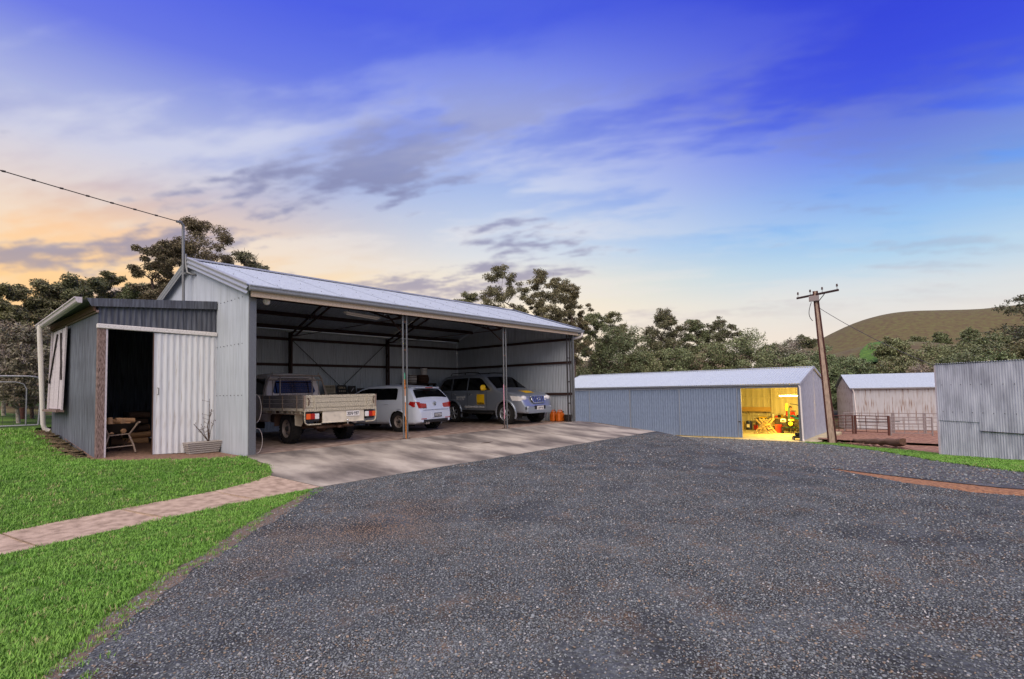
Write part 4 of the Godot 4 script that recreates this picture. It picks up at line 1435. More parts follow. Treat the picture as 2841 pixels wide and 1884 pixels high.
func car_body(P: Dictionary, parent: Node, material: Material) -> void:
	var xs = []
	var L: float = P.length
	var n = 88
	for i in n + 1:
		var f = float(i) / n
		xs.append(L * (f - 0.5 * 0.12 * sin(TAU * f) / PI * 2.0))
	var rows = []
	var skip = {}
	var cols = 0
	for x in xs:
		var T = body_top(P, x)
		var B = lookup(P.bottom, x)
		var r: float = minf(P.edge, (T - B) * 0.45)
		var half = []
		half.append(Vector2(B, half_width(P, x, B) * 0.55))
		for k in 15:
			var y = B + (T - r - B) * k / 14.0
			half.append(Vector2(y, half_width(P, x, y) - (0.03 if k == 0 else 0.0)))
		var wt = half_width(P, x, T - r)
		for k in range(1, 5):
			var a = PI / 2 * k / 4.0
			half.append(Vector2(T - r + r * sin(a), wt - r * (1.0 - cos(a))))
		var we = wt - r
		for k in range(1, 4):
			half.append(Vector2(T + P.crown * (1.0 - pow(1.0 - k / 3.0, 2.0)), we * (1.0 - k / 3.0)))
		var row = PackedVector3Array()
		for h in half:
			row.append(V(x, h.x, h.y))
		for k in range(half.size() - 2, -1, -1):
			row.append(V(x, half[k].x, -half[k].y))
		rows.append(row)
		cols = row.size()
	for i in n:
		for j in cols - 1:
			var q: Vector3 = (rows[i][j] + rows[i + 1][j] + rows[i + 1][j + 1] + rows[i][j + 1]) / 4.0
			for a in P.arches:
				if absf(q.z) > 0.45 and Vector2(q.x - a[0], q.y - a[1]).length() < a[2]:
					skip[i * cols + j] = true
	var m = MB.new()
	m.grid(rows, false, false, skip)
	for e in [0, n]:
		var row: PackedVector3Array = rows[e]
		for j in cols / 2:
			m.quad(row[j], row[j + 1], row[cols - 2 - j], row[cols - 1 - j])
	put(m, "body", material, parent)
	# wheel arches: lip and dark liner
	for a in P.arches:
		for s in [1.0, -1.0]:
			var lip = MB.new()
			var lin = MB.new()
			var pts = []
			var A = []
			var Bq = []
			for k in 17:
				var t = lerpf(-0.45, PI + 0.45, k / 16.0)
				var q = Vector2(a[0] + cos(t) * a[2], a[1] + sin(t) * a[2])
				var z: float = half_width(P, q.x, q.y)
				pts.append(V(q.x, q.y, s * (z + 0.004)))
				A.append(V(q.x, q.y, s * (z - 0.005)))
				Bq.append(V(q.x, q.y, s * (z - 0.36)))
			lip.tube(pts, P.get("lip", 0.028), 6)
			put(lip, "wheel_arch", P.lip_mat if P.has("lip_mat") else material, parent)
			for k in 16:
				lin.quad(A[k], A[k + 1], Bq[k + 1], Bq[k])
				lin.tri(Bq[k], Bq[k + 1], V(a[0], a[1], s * 0.5))
			put(lin, "arch_liner", M.black_hole, parent)

func side_patch(P: Dictionary, parent: Node, called: String, material: Material, poly: Array, sides := [1.0, -1.0], off := 0.007) -> void:
	var p2 = PackedVector2Array(v2(poly))
	for s in sides:
		var m = MB.new()
		var dense = PackedVector2Array()
		for i in p2.size():
			var a = p2[i]
			var b = p2[(i + 1) % p2.size()]
			var k = maxi(1, int(a.distance_to(b) / 0.25))
			for j in k:
				dense.append(a.lerp(b, float(j) / k))
		# slice into vertical strips so that the patch follows the body
		var lo = 1e9
		var hi = -1e9
		for q in dense:
			lo = minf(lo, q.x)
			hi = maxf(hi, q.x)
		var st = maxi(1, int((hi - lo) / 0.15))
		for i in st:
			var x0 = lerpf(lo, hi, float(i) / st)
			var x1 = lerpf(lo, hi, float(i + 1) / st)
			for ys in [[-1.0, 0.3], [0.3, 0.5], [0.5, 0.7], [0.7, 0.9], [0.9, 1.05], [1.05, 1.2], [1.2, 1.35], [1.35, 1.5], [1.5, 1.65], [1.65, 3.0]]:
				var strip = PackedVector2Array([Vector2(x0, ys[0]), Vector2(x1, ys[0]), Vector2(x1, ys[1]), Vector2(x0, ys[1])])
				for part in Geometry2D.intersect_polygons(strip, p2):
					var t = Geometry2D.triangulate_polygon(part)
					for k in range(0, t.size(), 3):
						var tri = []
						for e in 3:
							var q: Vector2 = part[t[k + e]]
							tri.append(V(q.x, q.y, s * (half_width(P, q.x, q.y) + off)))
						m.tri(tri[0], tri[1], tri[2])
		put(m, called, material, parent)

# a patch on the top skin between two stations; across: share of the half width at each end
func top_patch(P: Dictionary, parent: Node, called: String, material: Material, x0: float, x1: float, f0: float, f1: float, off := 0.008, zc := 0.0) -> void:
	var rows = []
	for i in 9:
		var f = i / 8.0
		var x = lerpf(x0, x1, f)
		var T = body_top(P, x)
		var n = V(-(body_top(P, x + 0.02) - body_top(P, x - 0.02)) / 0.04, 1.0, 0).normalized()
		var w = (half_width(P, x, T - P.edge) - P.edge) * lerpf(f0, f1, f)
		var row = PackedVector3Array()
		for j in 9:
			var k = j / 4.0 - 1.0
			var zz = zc + k * w
			var z1 = zz / maxf(half_width(P, x, T - P.edge) - P.edge, 0.05)
			row.append(V(x, T + P.crown * (1.0 - z1 * z1), zz) + n * off)
		rows.append(row)
	var m = MB.new()
	m.grid(rows)
	put(m, called, material, parent)

func wheel(parent: Node, o: Vector3, r: float, w: float, s: float, kind: String, turn := 0.0) -> void:
	var g = Node3D.new()
	g.name = "wheel"
	parent.add_child(g, true)
	g.position = o
	g.rotation.y = turn
	var X = Transform3D(Basis(Vector3.RIGHT, PI / 2 * s), Vector3.ZERO)   # lathe axis y -> outward z
	var rim = r * (0.60 if kind == "steel" else 0.66)
	var h = w / 2
	var t = MB.new()
	t.lathe([Vector2(rim, -h * 0.9), Vector2(r * 0.86, -h), Vector2(r * 0.97, -h * 0.82), Vector2(r, -h * 0.5), Vector2(r, h * 0.5), Vector2(r * 0.97, h * 0.82), Vector2(r * 0.86, h), Vector2(rim, h * 0.9)], 36, X)
	if kind != "small":
		for k in 30:
			var a = TAU * k / 30
			for q in [-0.55, 0.0, 0.55]:
				t.box(X.basis * V(cos(a + q * 0.1) * (r + 0.002), q * w * 0.62, sin(a + q * 0.1) * (r + 0.002)), V(0.016, w * 0.27, r * 0.13), 0.0, X.basis * Basis(Vector3.UP, -a - q * 0.1))
	put(t, "tyre", M.tyre, g)
	var d = MB.new()
	if kind == "steel":
		d.lathe([Vector2(rim, h * 0.9), Vector2(rim * 0.94, h * 0.92), Vector2(rim * 0.86, h * 0.35), Vector2(rim * 0.6, h * 0.3), Vector2(rim * 0.5, h * 0.62), Vector2(rim * 0.36, h * 0.66), Vector2(rim * 0.3, h * 0.5), Vector2(0, h * 0.5)], 28, X)
		put(d, "rim", M.steel_rim, g)
		var hb = MB.new()
		hb.lathe([Vector2(rim * 0.24, h * 0.5), Vector2(rim * 0.2, h * 0.95), Vector2(0.0, h * 1.0)], 14, X)
		for k in 8:
			var a = TAU * k / 8
			hb.box(X * V(cos(a) * rim * 0.72, h * 0.335, sin(a) * rim * 0.72), V(rim * 0.12, 0.006, rim * 0.2), 0.0, X.basis * Basis(Vector3.UP, -a))
		put(hb, "hub", M.rim_dark, g)
	else:
		d.lathe([Vector2(rim, h * 0.9), Vector2(rim * 0.95, h * 0.95), Vector2(rim * 0.9, h * 0.55), Vector2(rim * 0.88, -h * 0.2)], 28, X)
		for k in 6:
			var a = TAU * k / 6 + 0.3
			var c = cos(a)
			var sn = sin(a)
			d.bar(X * V(c * rim * 0.12, h * 0.72, sn * rim * 0.12), X * V(c * rim * 0.92, h * 0.62, sn * rim * 0.92), rim * 0.22, 0.03, X.basis.y, 0.008)
		d.lathe([Vector2(rim * 0.26, h * 0.6), Vector2(rim * 0.22, h * 0.82), Vector2(0, h * 0.84)], 14, X)
		put(d, "rim", M.alloy_rim, g)
		var bk = MB.new()
		bk.lathe([Vector2(rim * 0.9, -h * 0.1), Vector2(rim * 0.5, h * 0.1), Vector2(0.0, h * 0.1)], 20, X)
		put(bk, "brake", M.rim_dark, g)

func plate(parent: Node, o: Vector3, B: Basis, s: String, w: float, h: float, bg: Material, fg: Material, called := "number_plate") -> void:
	var p = Node3D.new()
	p.name = called
	parent.add_child(p, true)
	p.transform = Transform3D(B, o)
	bx("sheet", V(0, 0, 0), V(w, h, 0.008), bg, p, 0.002)
	text3("lettering", s, V(0, 0, 0.006), Basis(), h * 0.62, fg, p, w * 0.86, "Droid Sans", true)

# ---- cream tray ute, seen from behind
func make_ute() -> void:
	var u = thing("tray_ute", "old cream tray ute with chipped paint and a mesh headboard", "ute", V(2.5, 0.0, -1.74), PI / 2 - 0.02)
	# cab and bonnet
	var P = {"length": 2.45, "belt": 1.12, "sill": 0.42, "roof": 1.74, "tumble": 0.80, "edge": 0.09, "crown": 0.03,
		"plan": [[0.0, 0.76], [0.1, 0.80], [1.5, 0.80], [2.2, 0.76], [2.45, 0.66]],
		"top": [[0.0, 1.15], [0.04, 1.2], [0.14, 1.68], [0.3, 1.72], [0.9, 1.74], [1.08, 1.70], [1.5, 1.16], [1.6, 1.12], [2.2, 1.05], [2.38, 0.95], [2.45, 0.7]],
		"bottom": [[0.0, 0.42], [2.45, 0.42]], "arches": [[1.42, 0.38, 0.42]], "lip": 0.02}
	var cab = Node3D.new()
	cab.name = "cab"
	u.add_child(cab)
	cab.position = V(1.3, 0.08, 0)
	car_body(P, cab, M.ute_cab)
	side_patch(P, cab, "side_window", M.glass_dark, [[0.2, 1.16], [0.26, 1.6], [0.98, 1.62], [1.36, 1.17]])
	# rear window stands on the steep back of the cab
	var rw = MB.new()
	var rp = PackedVector2Array()
	for q in [[-0.56, 1.18], [-0.6, 1.24], [-0.5, 1.55], [-0.44, 1.6], [0.44, 1.6], [0.5, 1.55], [0.6, 1.24], [0.56, 1.18]]:
		rp.append(Vector2(q[0], q[1]))
	rw.prism(rp, 0.02, Transform3D(Basis(Vector3.UP, -PI / 2) * Basis(Vector3.RIGHT, -0.2), V(-0.255, 0.03, 0)))
	put(rw, "rear_window", M.glass_dark, cab)
	for s in [-1.0, 1.0]:
		var mm = MB.new()
		mm.ball(V(1.42, 1.22, s * 1.0), V(0.06, 0.1, 0.09), 10, 8)
		put(mm, "mirror", M.plastic_black, cab)
		tb("mirror_arm", [V(1.35, 1.15, s * 0.78), V(1.42, 1.2, s * 0.95)], 0.012, M.plastic_black, cab, 6)
	tb("aerial", [V(1.5, 1.05, -0.78), V(1.62, 1.6, -0.86), V(1.7, 1.75, -0.9)], 0.007, M.wire, cab, 5)
	# tray
	var tr = Node3D.new()
	tr.name = "tray"
	u.add_child(tr)
	var fy = 0.88
	bx("deck", V(0.02, fy, 0), V(2.38, 0.04, 1.9), M.ute_alloy, tr, 0.005)
	for x in [-1.0, -0.6, -0.2, 0.2, 0.6, 1.0]:
		bx("cross_member", V(x, fy - 0.07, 0), V(0.06, 0.1, 1.84), M.ute_plain, tr)
	for s in [-1.0, 1.0]:
		bx("side_rail", V(0.02, fy - 0.02, s * 0.965), V(2.40, 0.07, 0.03), M.ute_plain, tr, 0.004)
		tb("tie_rail", [V(1.16, fy - 0.13, s * 0.95), V(-1.1, fy - 0.13, s * 0.95)], 0.014, M.ute_rack, tr, 8)
		for x in [-0.95, -0.5, 0.0, 0.4, 0.9]:
			bx("rail_stay", V(x, fy - 0.085, s * 0.945), V(0.05, 0.1, 0.02), M.ute_plain, tr)
		# drop sides: ribbed alloy boards
		var sd = Node3D.new()
		sd.name = "drop_side"
		tr.add_child(sd, true)
		for k in 3:
			bx("side_board", V(0.02, fy + 0.075 + k * 0.105, s * 0.97), V(2.30, 0.1, 0.026), M.ute_alloy, sd, 0.006)
		for x in [-0.85, -0.1, 0.62, 1.05]:
			bx("side_strap", V(x, fy + 0.14, s * 0.99), V(0.035, 0.36, 0.012), M.ute_rack, sd, 0.003)
	# tailgate
	var tg = Node3D.new()
	tg.name = "tailgate"
	tr.add_child(tg)
	bx("gate_panel", V(-1.19, fy + 0.16, 0), V(0.024, 0.30, 1.88), M.ute_cream, tg, 0.004)
	for y in [0.05, 0.165, 0.29]:
		bx("gate_ridge", V(-1.205, fy + y, 0), V(0.012, 0.03 if y < 0.28 else 0.07, 1.88), M.ute_cream, tg, 0.004)
	for z in [-0.72, 0.72]:
		bx("gate_hinge", V(-1.212, fy + 0.12, z), V(0.014, 0.38, 0.045), M.ute_cream, tg, 0.004)
	for s in [-1.0, 1.0]:
		bx("corner_stake", V(-1.19, fy + 0.14, s * 0.965), V(0.045, 0.36, 0.045), M.ute_rack, tg, 0.006)
		tb("latch_chain", [V(-1.225, fy + 0.27, s * 0.9), V(-1.23, fy + 0.2, s * 0.87), V(-1.225, fy + 0.08, s * 0.89)], 0.012, M.rust_mud, tg, 6)
	# rear light bar
	bx("rear_sill", V(-1.19, fy - 0.03, 0), V(0.05, 0.07, 1.94), M.ute_cream, tr, 0.006)
	bx("rear_apron", V(-1.17, fy - 0.2, 0.06), V(0.03, 0.28, 1.14), M.ute_plain, tr, 0.006)
	bar("rear_apron_lip", V(-1.18, fy - 0.34, -0.52), V(-1.18, fy - 0.34, 0.63), 0.05, 0.02, M.ute_plain, tr)
	for s in [-1.0, 1.0]:
		var z0: float = 0.97 * s
		var z1: float = 0.56 * s if s < 0 else 0.66 * s
		tb("lamp_guard", [V(-1.2, fy - 0.02, z0), V(-1.2, fy - 0.24, z0), V(-1.2, fy - 0.32, z0 * 0.985), V(-1.2, fy - 0.36, z0 * 0.94), V(-1.2, fy - 0.37, z0 * 0.9), V(-1.2, fy - 0.37, z1)], 0.018, M.ute_cream, tr, 8)
		bx("lamp_box", V(-1.1, fy - 0.19, (z0 + z1) / 2), V(0.14, 0.22, absf(z0 - z1) - 0.08), M.plastic_black, tr)
		var lw = 0.125
		var zc = (z0 + z1) / 2
		var order = [M.lamp_orange, M.lamp_red, M.lamp_clear] if s < 0 else [M.lamp_clear, M.lamp_red, M.lamp_orange]
		for k in 3:
			bx("tail_lamp", V(-1.185, fy - 0.18, zc + (k - 1) * lw * 0.86 - 0.0), V(0.04, 0.13, lw * 0.84), order[k], tr, 0.006)
	plate(u, V(-1.2, fy - 0.15, 0.30), Basis(Vector3.UP, -PI / 2), "XDV·197", 0.37, 0.13, M.plate_white, M.ink)
	# headboard: slanted stakes, rails, mesh
	var hb = Node3D.new()
	hb.name = "headboard"
	u.add_child(hb)
	var hx = 1.2
	for s in [-1.0, 1.0]:
		tb("stake", [V(hx, fy, s * 0.96), V(hx, fy + 0.2, s * 0.93), V(hx + 0.02, fy + 0.78, s * 0.76), V(hx + 0.02, fy + 0.86, s * 0.70)], 0.022, M.ute_rack, hb, 8)
		tb("upright", [V(hx - 0.01, fy, s * 0.46), V(hx - 0.01, fy + 0.86, s * 0.46)], 0.02, M.ute_rack, hb, 6)
		tb("spike", [V(hx + 0.02, fy + 0.86, s * 0.66), V(hx + 0.02, fy + 0.96, s * 0.66)], 0.012, M.ute_rack, hb, 6)
		tb("upright", [V(hx, fy, s * 0.66), V(hx, fy + 0.76, s * 0.66)], 0.012, M.ute_rack, hb, 6)
	tb("top_rail", [V(hx + 0.02, fy + 0.86, -0.72), V(hx + 0.02, fy + 0.87, 0.72)], 0.024, M.ute_rack, hb, 8)
	tb("mid_rail", [V(hx, fy + 0.75, -0.76), V(hx, fy + 0.75, 0.76)], 0.02, M.ute_rack, hb, 8)
	for k in 20:
		tb("mesh_wire", [V(hx - 0.01, fy + 0.02, -0.45 + k * 0.0475), V(hx - 0.01, fy + 0.75, -0.45 + k * 0.0475)], 0.0035, M.rust_mud, hb, 4)
	for k in 15:
		tb("mesh_wire", [V(hx - 0.015, fy + 0.04 + k * 0.05, -0.46), V(hx - 0.015, fy + 0.04 + k * 0.05, 0.46)], 0.0035, M.rust_mud, hb, 4)
	# chassis, axle, exhaust, mud flaps, tow bar
	for s in [-1.0, 1.0]:
		bx("chassis_rail", V(0.6, 0.62, s * 0.42), V(3.4, 0.14, 0.07), M.rust_mud, u, 0.01)
		var fl = MB.new()
		fl.prism(PackedVector2Array([Vector2(-0.16, 0.0), Vector2(0.17, 0.0), Vector2(0.15, -0.18), Vector2(0.04, -0.34), Vector2(-0.15, -0.30), Vector2(-0.16, -0.1)]), 0.012, Transform3D(Basis(Vector3.UP, -PI / 2 + 0.35), V(-0.55, fy - 0.1, s * 0.76)))
		put(fl, "mud_flap", M.ute_plain, u)
		bx("mud_guard", V(0.52, 0.63, s * 0.78), V(0.02, 0.42, 0.26), M.rust_mud, u)
		for k in 3:
			bar("leaf_spring", V(-0.6 + k * 0.1, 0.48 - k * 0.015, s * 0.52), V(0.55 - k * 0.1, 0.46 - k * 0.015, s * 0.52), 0.06, 0.014, M.rust_mud, u)
		tb("shock_absorber", [V(-0.1, 0.4, s * 0.5), V(-0.3, 0.74, s * 0.4)], 0.03, M.rust_mud, u, 8)
	tb("axle", [V(0, 0.385, -0.75), V(0, 0.385, 0.75)], 0.05, M.rust_mud, u, 10)
	var df = MB.new()
	df.ball(V(0, 0.38, 0.1), V(0.16, 0.15, 0.16), 14, 10)
	put(df, "differential", M.rust_mud, u)
	tb("exhaust", [V(1.2, 0.5, 0.25), V(0.2, 0.56, 0.3), V(-0.2, 0.58, -0.1), V(-0.7, 0.47, -0.34), V(-0.85, 0.44, -0.36)], 0.032, M.rust_mud, u, 10)
	bar("tow_bar", V(-1.1, 0.42, 0.0), V(-0.55, 0.44, 0.0), 0.08, 0.06, M.rust_mud, u)
	bar("tow_bar", V(-0.95, 0.42, -0.55), V(-0.95, 0.42, 0.45), 0.05, 0.05, M.rust_mud, u)
	bar("tow_tongue", V(-1.28, 0.47, 0.12), V(-0.9, 0.43, 0.1), 0.06, 0.03, M.rust_mud, u)
	var tow = MB.new()
	tow.tube([V(-1.25, 0.47, 0.12), V(-1.25, 0.55, 0.12)], 0.02, 8)
	tow.ball(V(-1.25, 0.57, 0.12), V(0.028, 0.028, 0.028), 10, 8)
	put(tow, "tow_ball", M.chrome, u)
	bx("fuel_tank", V(0.95, 0.6, -0.55), V(0.6, 0.22, 0.3), M.rust_mud, u, 0.03)
	for q in [[0.0, -0.74, 1.0], [0.0, 0.74, 1.0], [2.72, -0.74, 1.0], [2.72, 0.74, 1.0]]:
		wheel(u, V(q[0], 0.375, q[1]), 0.375, 0.24, signf(q[1]), "steel")

# ---- white hatchback, seen from behind
func make_hatch() -> void:
	var u = thing("hatchback", "white hatchback with dark rear glass parked between ute and wagon", "car", V(6.42, 0.0, -1.55), 1.742)
	var P = {"length": 4.25, "belt": 0.96, "sill": 0.22, "roof": 1.46, "tumble": 0.76, "edge": 0.07, "crown": 0.035, "smooth": 0.035,
		"plan": [[0.0, 0.70], [0.06, 0.79], [0.18, 0.855], [0.5, 0.89], [2.2, 0.90], [3.6, 0.87], [4.0, 0.78], [4.25, 0.55]],
		"top": [[0.0, 0.60], [0.02, 0.66], [0.05, 0.70], [0.09, 0.95], [0.15, 1.02], [0.44, 1.335], [0.52, 1.365], [0.9, 1.42], [1.5, 1.455], [2.2, 1.43], [2.5, 1.36], [3.3, 0.99], [3.4, 0.95], [3.9, 0.86], [4.15, 0.74], [4.25, 0.55]],
		"bottom": [[0.0, 0.30], [0.2, 0.24], [4.0, 0.22], [4.25, 0.28]], "arches": [[0.80, 0.32, 0.36], [3.43, 0.32, 0.36]], "lip": 0.016}
	car_body(P, u, M.paint_white)
	top_patch(P, u, "rear_window", M.glass_dark, 0.165, 0.40, 0.98, 0.90)
	top_patch(P, u, "windscreen", M.glass_dark, 2.54, 3.28, 0.95, 1.0)
	side_patch(P, u, "side_window", M.glass_dark, [[0.86, 1.0], [0.84, 1.05], [0.90, 1.32], [0.98, 1.36], [2.2, 1.36], [2.5, 1.30], [3.05, 1.02], [3.0, 0.99]])
	# spoiler with the high brake lamp
	bx("spoiler", V(0.43, 1.37, 0), V(0.20, 0.035, 1.16), M.paint_white, u, 0.012)
	bx("brake_lamp", V(0.335, 1.365, 0.06), V(0.02, 0.028, 0.36), M.lamp_red, u, 0.004)
	# lights that wrap the corners
	for s in [-1.0, 1.0]:
		side_patch(P, u, "tail_lamp", M.lamp_red, [[0.0, 0.76], [0.02, 0.92], [0.30, 0.94], [0.36, 0.86], [0.2, 0.77]], [s], 0.012)
		var lm = MB.new()
		lm.prism(PackedVector2Array([Vector2(0.40, 0.80), Vector2(0.44, 0.755), Vector2(0.77, 0.755), Vector2(0.79, 0.92), Vector2(0.42, 0.89)]) if s > 0 else PackedVector2Array([Vector2(-0.40, 0.80), Vector2(-0.44, 0.755), Vector2(-0.77, 0.755), Vector2(-0.79, 0.92), Vector2(-0.42, 0.89)]), 0.03, Transform3D(Basis(Vector3.UP, -PI / 2) * Basis(Vector3.RIGHT, -0.12), V(-0.055, -0.02, 0)))
		put(lm, "tail_lamp", M.lamp_red, u)
		bx("reflector", V(0.01, 0.40, s * 0.58), V(0.03, 0.03, 0.26), M.lamp_red, u, 0.006)
		var mr = MB.new()
		mr.ball(V(2.75, 1.02, s * 0.99), V(0.07, 0.07, 0.11), 12, 8)
		put(mr, "mirror", M.paint_white, u)
		tb("exhaust_tip", [V(0.12, 0.27, -0.42 + s * 0.05), V(-0.01, 0.265, -0.42 + s * 0.05)], 0.035, M.chrome, u, 12)
		for xx in [1.25, 1.95]:
			bx("door_handle", V(xx, 0.88, s * (half_width(P, xx, 0.88) + 0.015)), V(0.18, 0.025, 0.025), M.paint_white, u, 0.008)
	for q in [[[0.02, 0.67, -0.62], [0.02, 0.67, 0.62]], [[0.06, 0.56, -0.5], [0.06, 0.56, 0.5]]]:
		bar("panel_gap", V(q[0][0] - 0.025, q[0][1], q[0][2]), V(q[1][0] - 0.025, q[1][1], q[1][2]), 0.012, 0.006, M.plastic_black, u)
	side_patch(P, u, "door_gap", M.plastic_black, [[1.72, 0.3], [1.728, 0.3], [1.728, 1.34], [1.72, 1.34]])
	bx("diffuser", V(0.05, 0.33, 0), V(0.12, 0.13, 1.24), M.plastic_black, u, 0.03)
	bx("plate_recess", V(-0.004, 0.50, 0.08), V(0.02, 0.17, 0.62), M.paint_white, u, 0.006)
	plate(u, V(-0.02, 0.50, 0.08), Basis(Vector3.UP, -PI / 2), "S9759", 0.37, 0.13, M.plate_black, M.ink_white)
	# round emblem and lettering
	var em = Node3D.new()
	em.name = "emblem"
	u.add_child(em)
	em.transform = Transform3D(Basis(Vector3.UP, -PI / 2) * Basis(Vector3.RIGHT, -0.14), V(0.055, 0.86, 0))
	var ring = MB.new()
	var cp = []
	for i in 21:
		cp.append(V(cos(TAU * i / 20) * 0.058, sin(TAU * i / 20) * 0.058, 0.012))
	ring.tube(cp, 0.008, 6, false)
	put(ring, "ring", M.chrome, em)
	var dsk = MB.new()
	dsk.lathe([Vector2(0.0, 0.006), Vector2(0.055, 0.004)], 16, Transform3D(Basis(Vector3.RIGHT, PI / 2), Vector3.ZERO))
	put(dsk, "disc", M.plastic_black, em)
	for z in [[[-0.04, 0.035], [-0.018, -0.012], [0.0, 0.012], [0.018, -0.012], [0.04, 0.035]], [[-0.018, 0.05], [0.0, 0.022], [0.018, 0.05]]]:
		for i in z.size() - 1:
			bar("stroke", V(z[i][0], z[i][1], 0.012), V(z[i + 1][0], z[i + 1][1], 0.012), 0.006, 0.009, M.chrome, em, V(0, 0, 1))
	text3("model_letters", "GOLF", V(0.03, 0.735, -0.5), Basis(Vector3.UP, -PI / 2), 0.04, M.ink, u, 0.2)
	for q in [[0.80, -0.76, 0.0], [0.80, 0.76, 0.0], [3.43, -0.76, 0.0], [3.43, 0.76, 0.0]]:
		wheel(u, V(q[0], 0.315, q[1]), 0.315, 0.205, signf(q[1]), "steel")

# ---- silver four-wheel-drive wagon, seen from the front quarter
func make_wagon() -> void:
	var u = thing("four_wheel_drive", "silver four-wheel-drive wagon with yellow door sign and yellow mirrors", "car", V(10.52, 0.0, -5.25), -PI / 2 - 0.03)
	var P = {"length": 4.82, "belt": 1.20, "sill": 0.42, "roof": 1.86, "tumble": 0.80, "edge": 0.10, "crown": 0.03, "smooth": 0.05,
		"plan": [[0.0, 0.80], [0.1, 0.88], [0.4, 0.925], [2.4, 0.935], [4.2, 0.92], [4.55, 0.86], [4.75, 0.76], [4.82, 0.64]],
		"top": [[0.0, 0.95], [0.04, 1.15], [0.14, 1.25], [0.36, 1.72], [0.55, 1.80], [1.0, 1.845], [1.8, 1.86], [2.5, 1.84], [2.78, 1.77], [3.5, 1.27], [3.6, 1.22], [4.2, 1.15], [4.5, 1.07], [4.64, 0.96], [4.74, 0.75], [4.82, 0.55]],
		"bottom": [[0.0, 0.50], [0.3, 0.44], [4.4, 0.42], [4.82, 0.40]], "arches": [[1.15, 0.42, 0.46], [3.94, 0.42, 0.46]], "lip": 0.045}
	car_body(P, u, M.paint_silver)
	top_patch(P, u, "windscreen", M.glass_dark, 2.84, 3.46, 0.96, 1.0)
	top_patch(P, u, "rear_window", M.glass_dark, 0.16, 0.36, 0.95, 0.9)
	side_patch(P, u, "side_window", M.glass_dark, [[0.34, 1.30], [0.5, 1.64], [0.66, 1.70], [1.02, 1.72], [1.06, 1.26], [0.42, 1.24]])
	side_patch(P, u, "side_window", M.glass_dark, [[1.12, 1.25], [1.10, 1.72], [1.92, 1.73], [1.95, 1.25]])
	side_patch(P, u, "side_window", M.glass_dark, [[2.02, 1.25], [1.99, 1.73], [2.55, 1.71], [2.70, 1.66], [3.22, 1.27], [3.18, 1.24]])
	for x in [1.07, 1.985, 3.02]:
		side_patch(P, u, "door_gap", M.plastic_black, [[x, 0.5], [x + 0.012, 0.5], [x + 0.012, 1.22], [x, 1.22]])
	for s in [-1.0, 1.0]:
		# side step, roof rail, handles, mirror
		bx("side_step", V(2.5, 0.40, s * 0.90), V(1.75, 0.06, 0.18), M.plastic_black, u, 0.02)
		side_patch(P, u, "sill_trim", M.plastic_black, [[1.62, 0.40], [3.46, 0.40], [3.46, 0.50], [1.62, 0.50]], [s])
		tb("roof_rail", [V(0.75, 1.86, s * 0.66), V(0.85, 1.93, s * 0.66), V(1.9, 1.95, s * 0.66), V(2.35, 1.92, s * 0.66), V(2.45, 1.86, s * 0.66)], 0.018, M.plastic_black, u, 8)
		tb("roof_rail_post", [V(1.6, 1.84, s * 0.66), V(1.6, 1.95, s * 0.66)], 0.02, M.plastic_black, u, 6)
		for x in [1.25, 2.16]:
			bx("door_handle", V(x, 1.10, s * (half_width(P, x, 1.10) + 0.02)), V(0.16, 0.035, 0.03), M.chrome, u, 0.01)
		var mr = MB.new()
		mr.box(V(2.98, 1.34, s * 1.06), V(0.13, 0.21, 0.24), 0.05)
		mr.bar(V(2.98, 1.28, s * 0.88), V(2.98, 1.29, s * 0.98), 0.06, 0.05)
		put(mr, "mirror", M.sticker_yellow, u)
		# headlamp on the corner
		side_patch(P, u, "headlamp", M.lamp_clear, [[4.2, 1.03], [4.30, 0.86], [4.62, 0.84], [4.70, 0.90], [4.62, 1.0]], [s], 0.014)
		var hl = MB.new()
		hl.ball(V(4.60, 0.93, s * 0.66), V(0.10, 0.10, 0.15), 14, 10)
		put(hl, "headlamp", M.lamp_clear, u)
		var fg = MB.new()
		fg.lathe([Vector2(0.0, 0.03), Vector2(0.05, 0.02), Vector2(0.06, 0.0)], 14, Transform3D(Basis(V(0, 0, 1), -PI / 2), V(4.80, 0.58, s * 0.62)))
		put(fg, "fog_lamp", M.lamp_clear, u)
		bx("fog_recess", V(4.765, 0.58, s * 0.60), V(0.06, 0.12, 0.26), M.plastic_black, u, 0.02)
	# bumper, grille, plates
	bx("bumper", V(4.72, 0.53, 0), V(0.22, 0.26, 1.42), M.paint_silver, u, 0.05)
	bx("intake", V(4.825, 0.60, 0), V(0.02, 0.13, 0.62), M.plastic_black, u, 0.006)
	bx("grille", V(4.72, 0.88, 0), V(0.06, 0.21, 0.74), M.plastic_black, u, 0.02, Basis(V(0, 0, 1), 0.25))
	tb("grille_frame", [V(4.70, 1.0, -0.40), V(4.76, 0.86, -0.37), V(4.79, 0.775, -0.30), V(4.80, 0.77, 0.30), V(4.76, 0.86, 0.37), V(4.70, 1.0, 0.40), V(4.71, 1.0, 0.0), V(4.70, 1.0, -0.40)], 0.02, M.chrome, u, 8)
	for k in 7:
		bar("grille_bar", V(4.72, 0.98, -0.3 + k * 0.1), V(4.785, 0.79, -0.29 + k * 0.097), 0.028, 0.02, M.chrome, u, V(0, 0, 1))
	var em = MB.new()
	var cp = []
	for i in 19:
		cp.append(V(4.765, 0.90 + sin(TAU * i / 18) * 0.05, cos(TAU * i / 18) * 0.075))
	em.tube(cp, 0.010, 6, false)
	put(em, "emblem", M.chrome, u)
	plate(u, V(4.842, 0.58, 0), Basis(Vector3.UP, PI / 2), "S·JW·192", 0.37, 0.13, M.plate_white, M.ink)
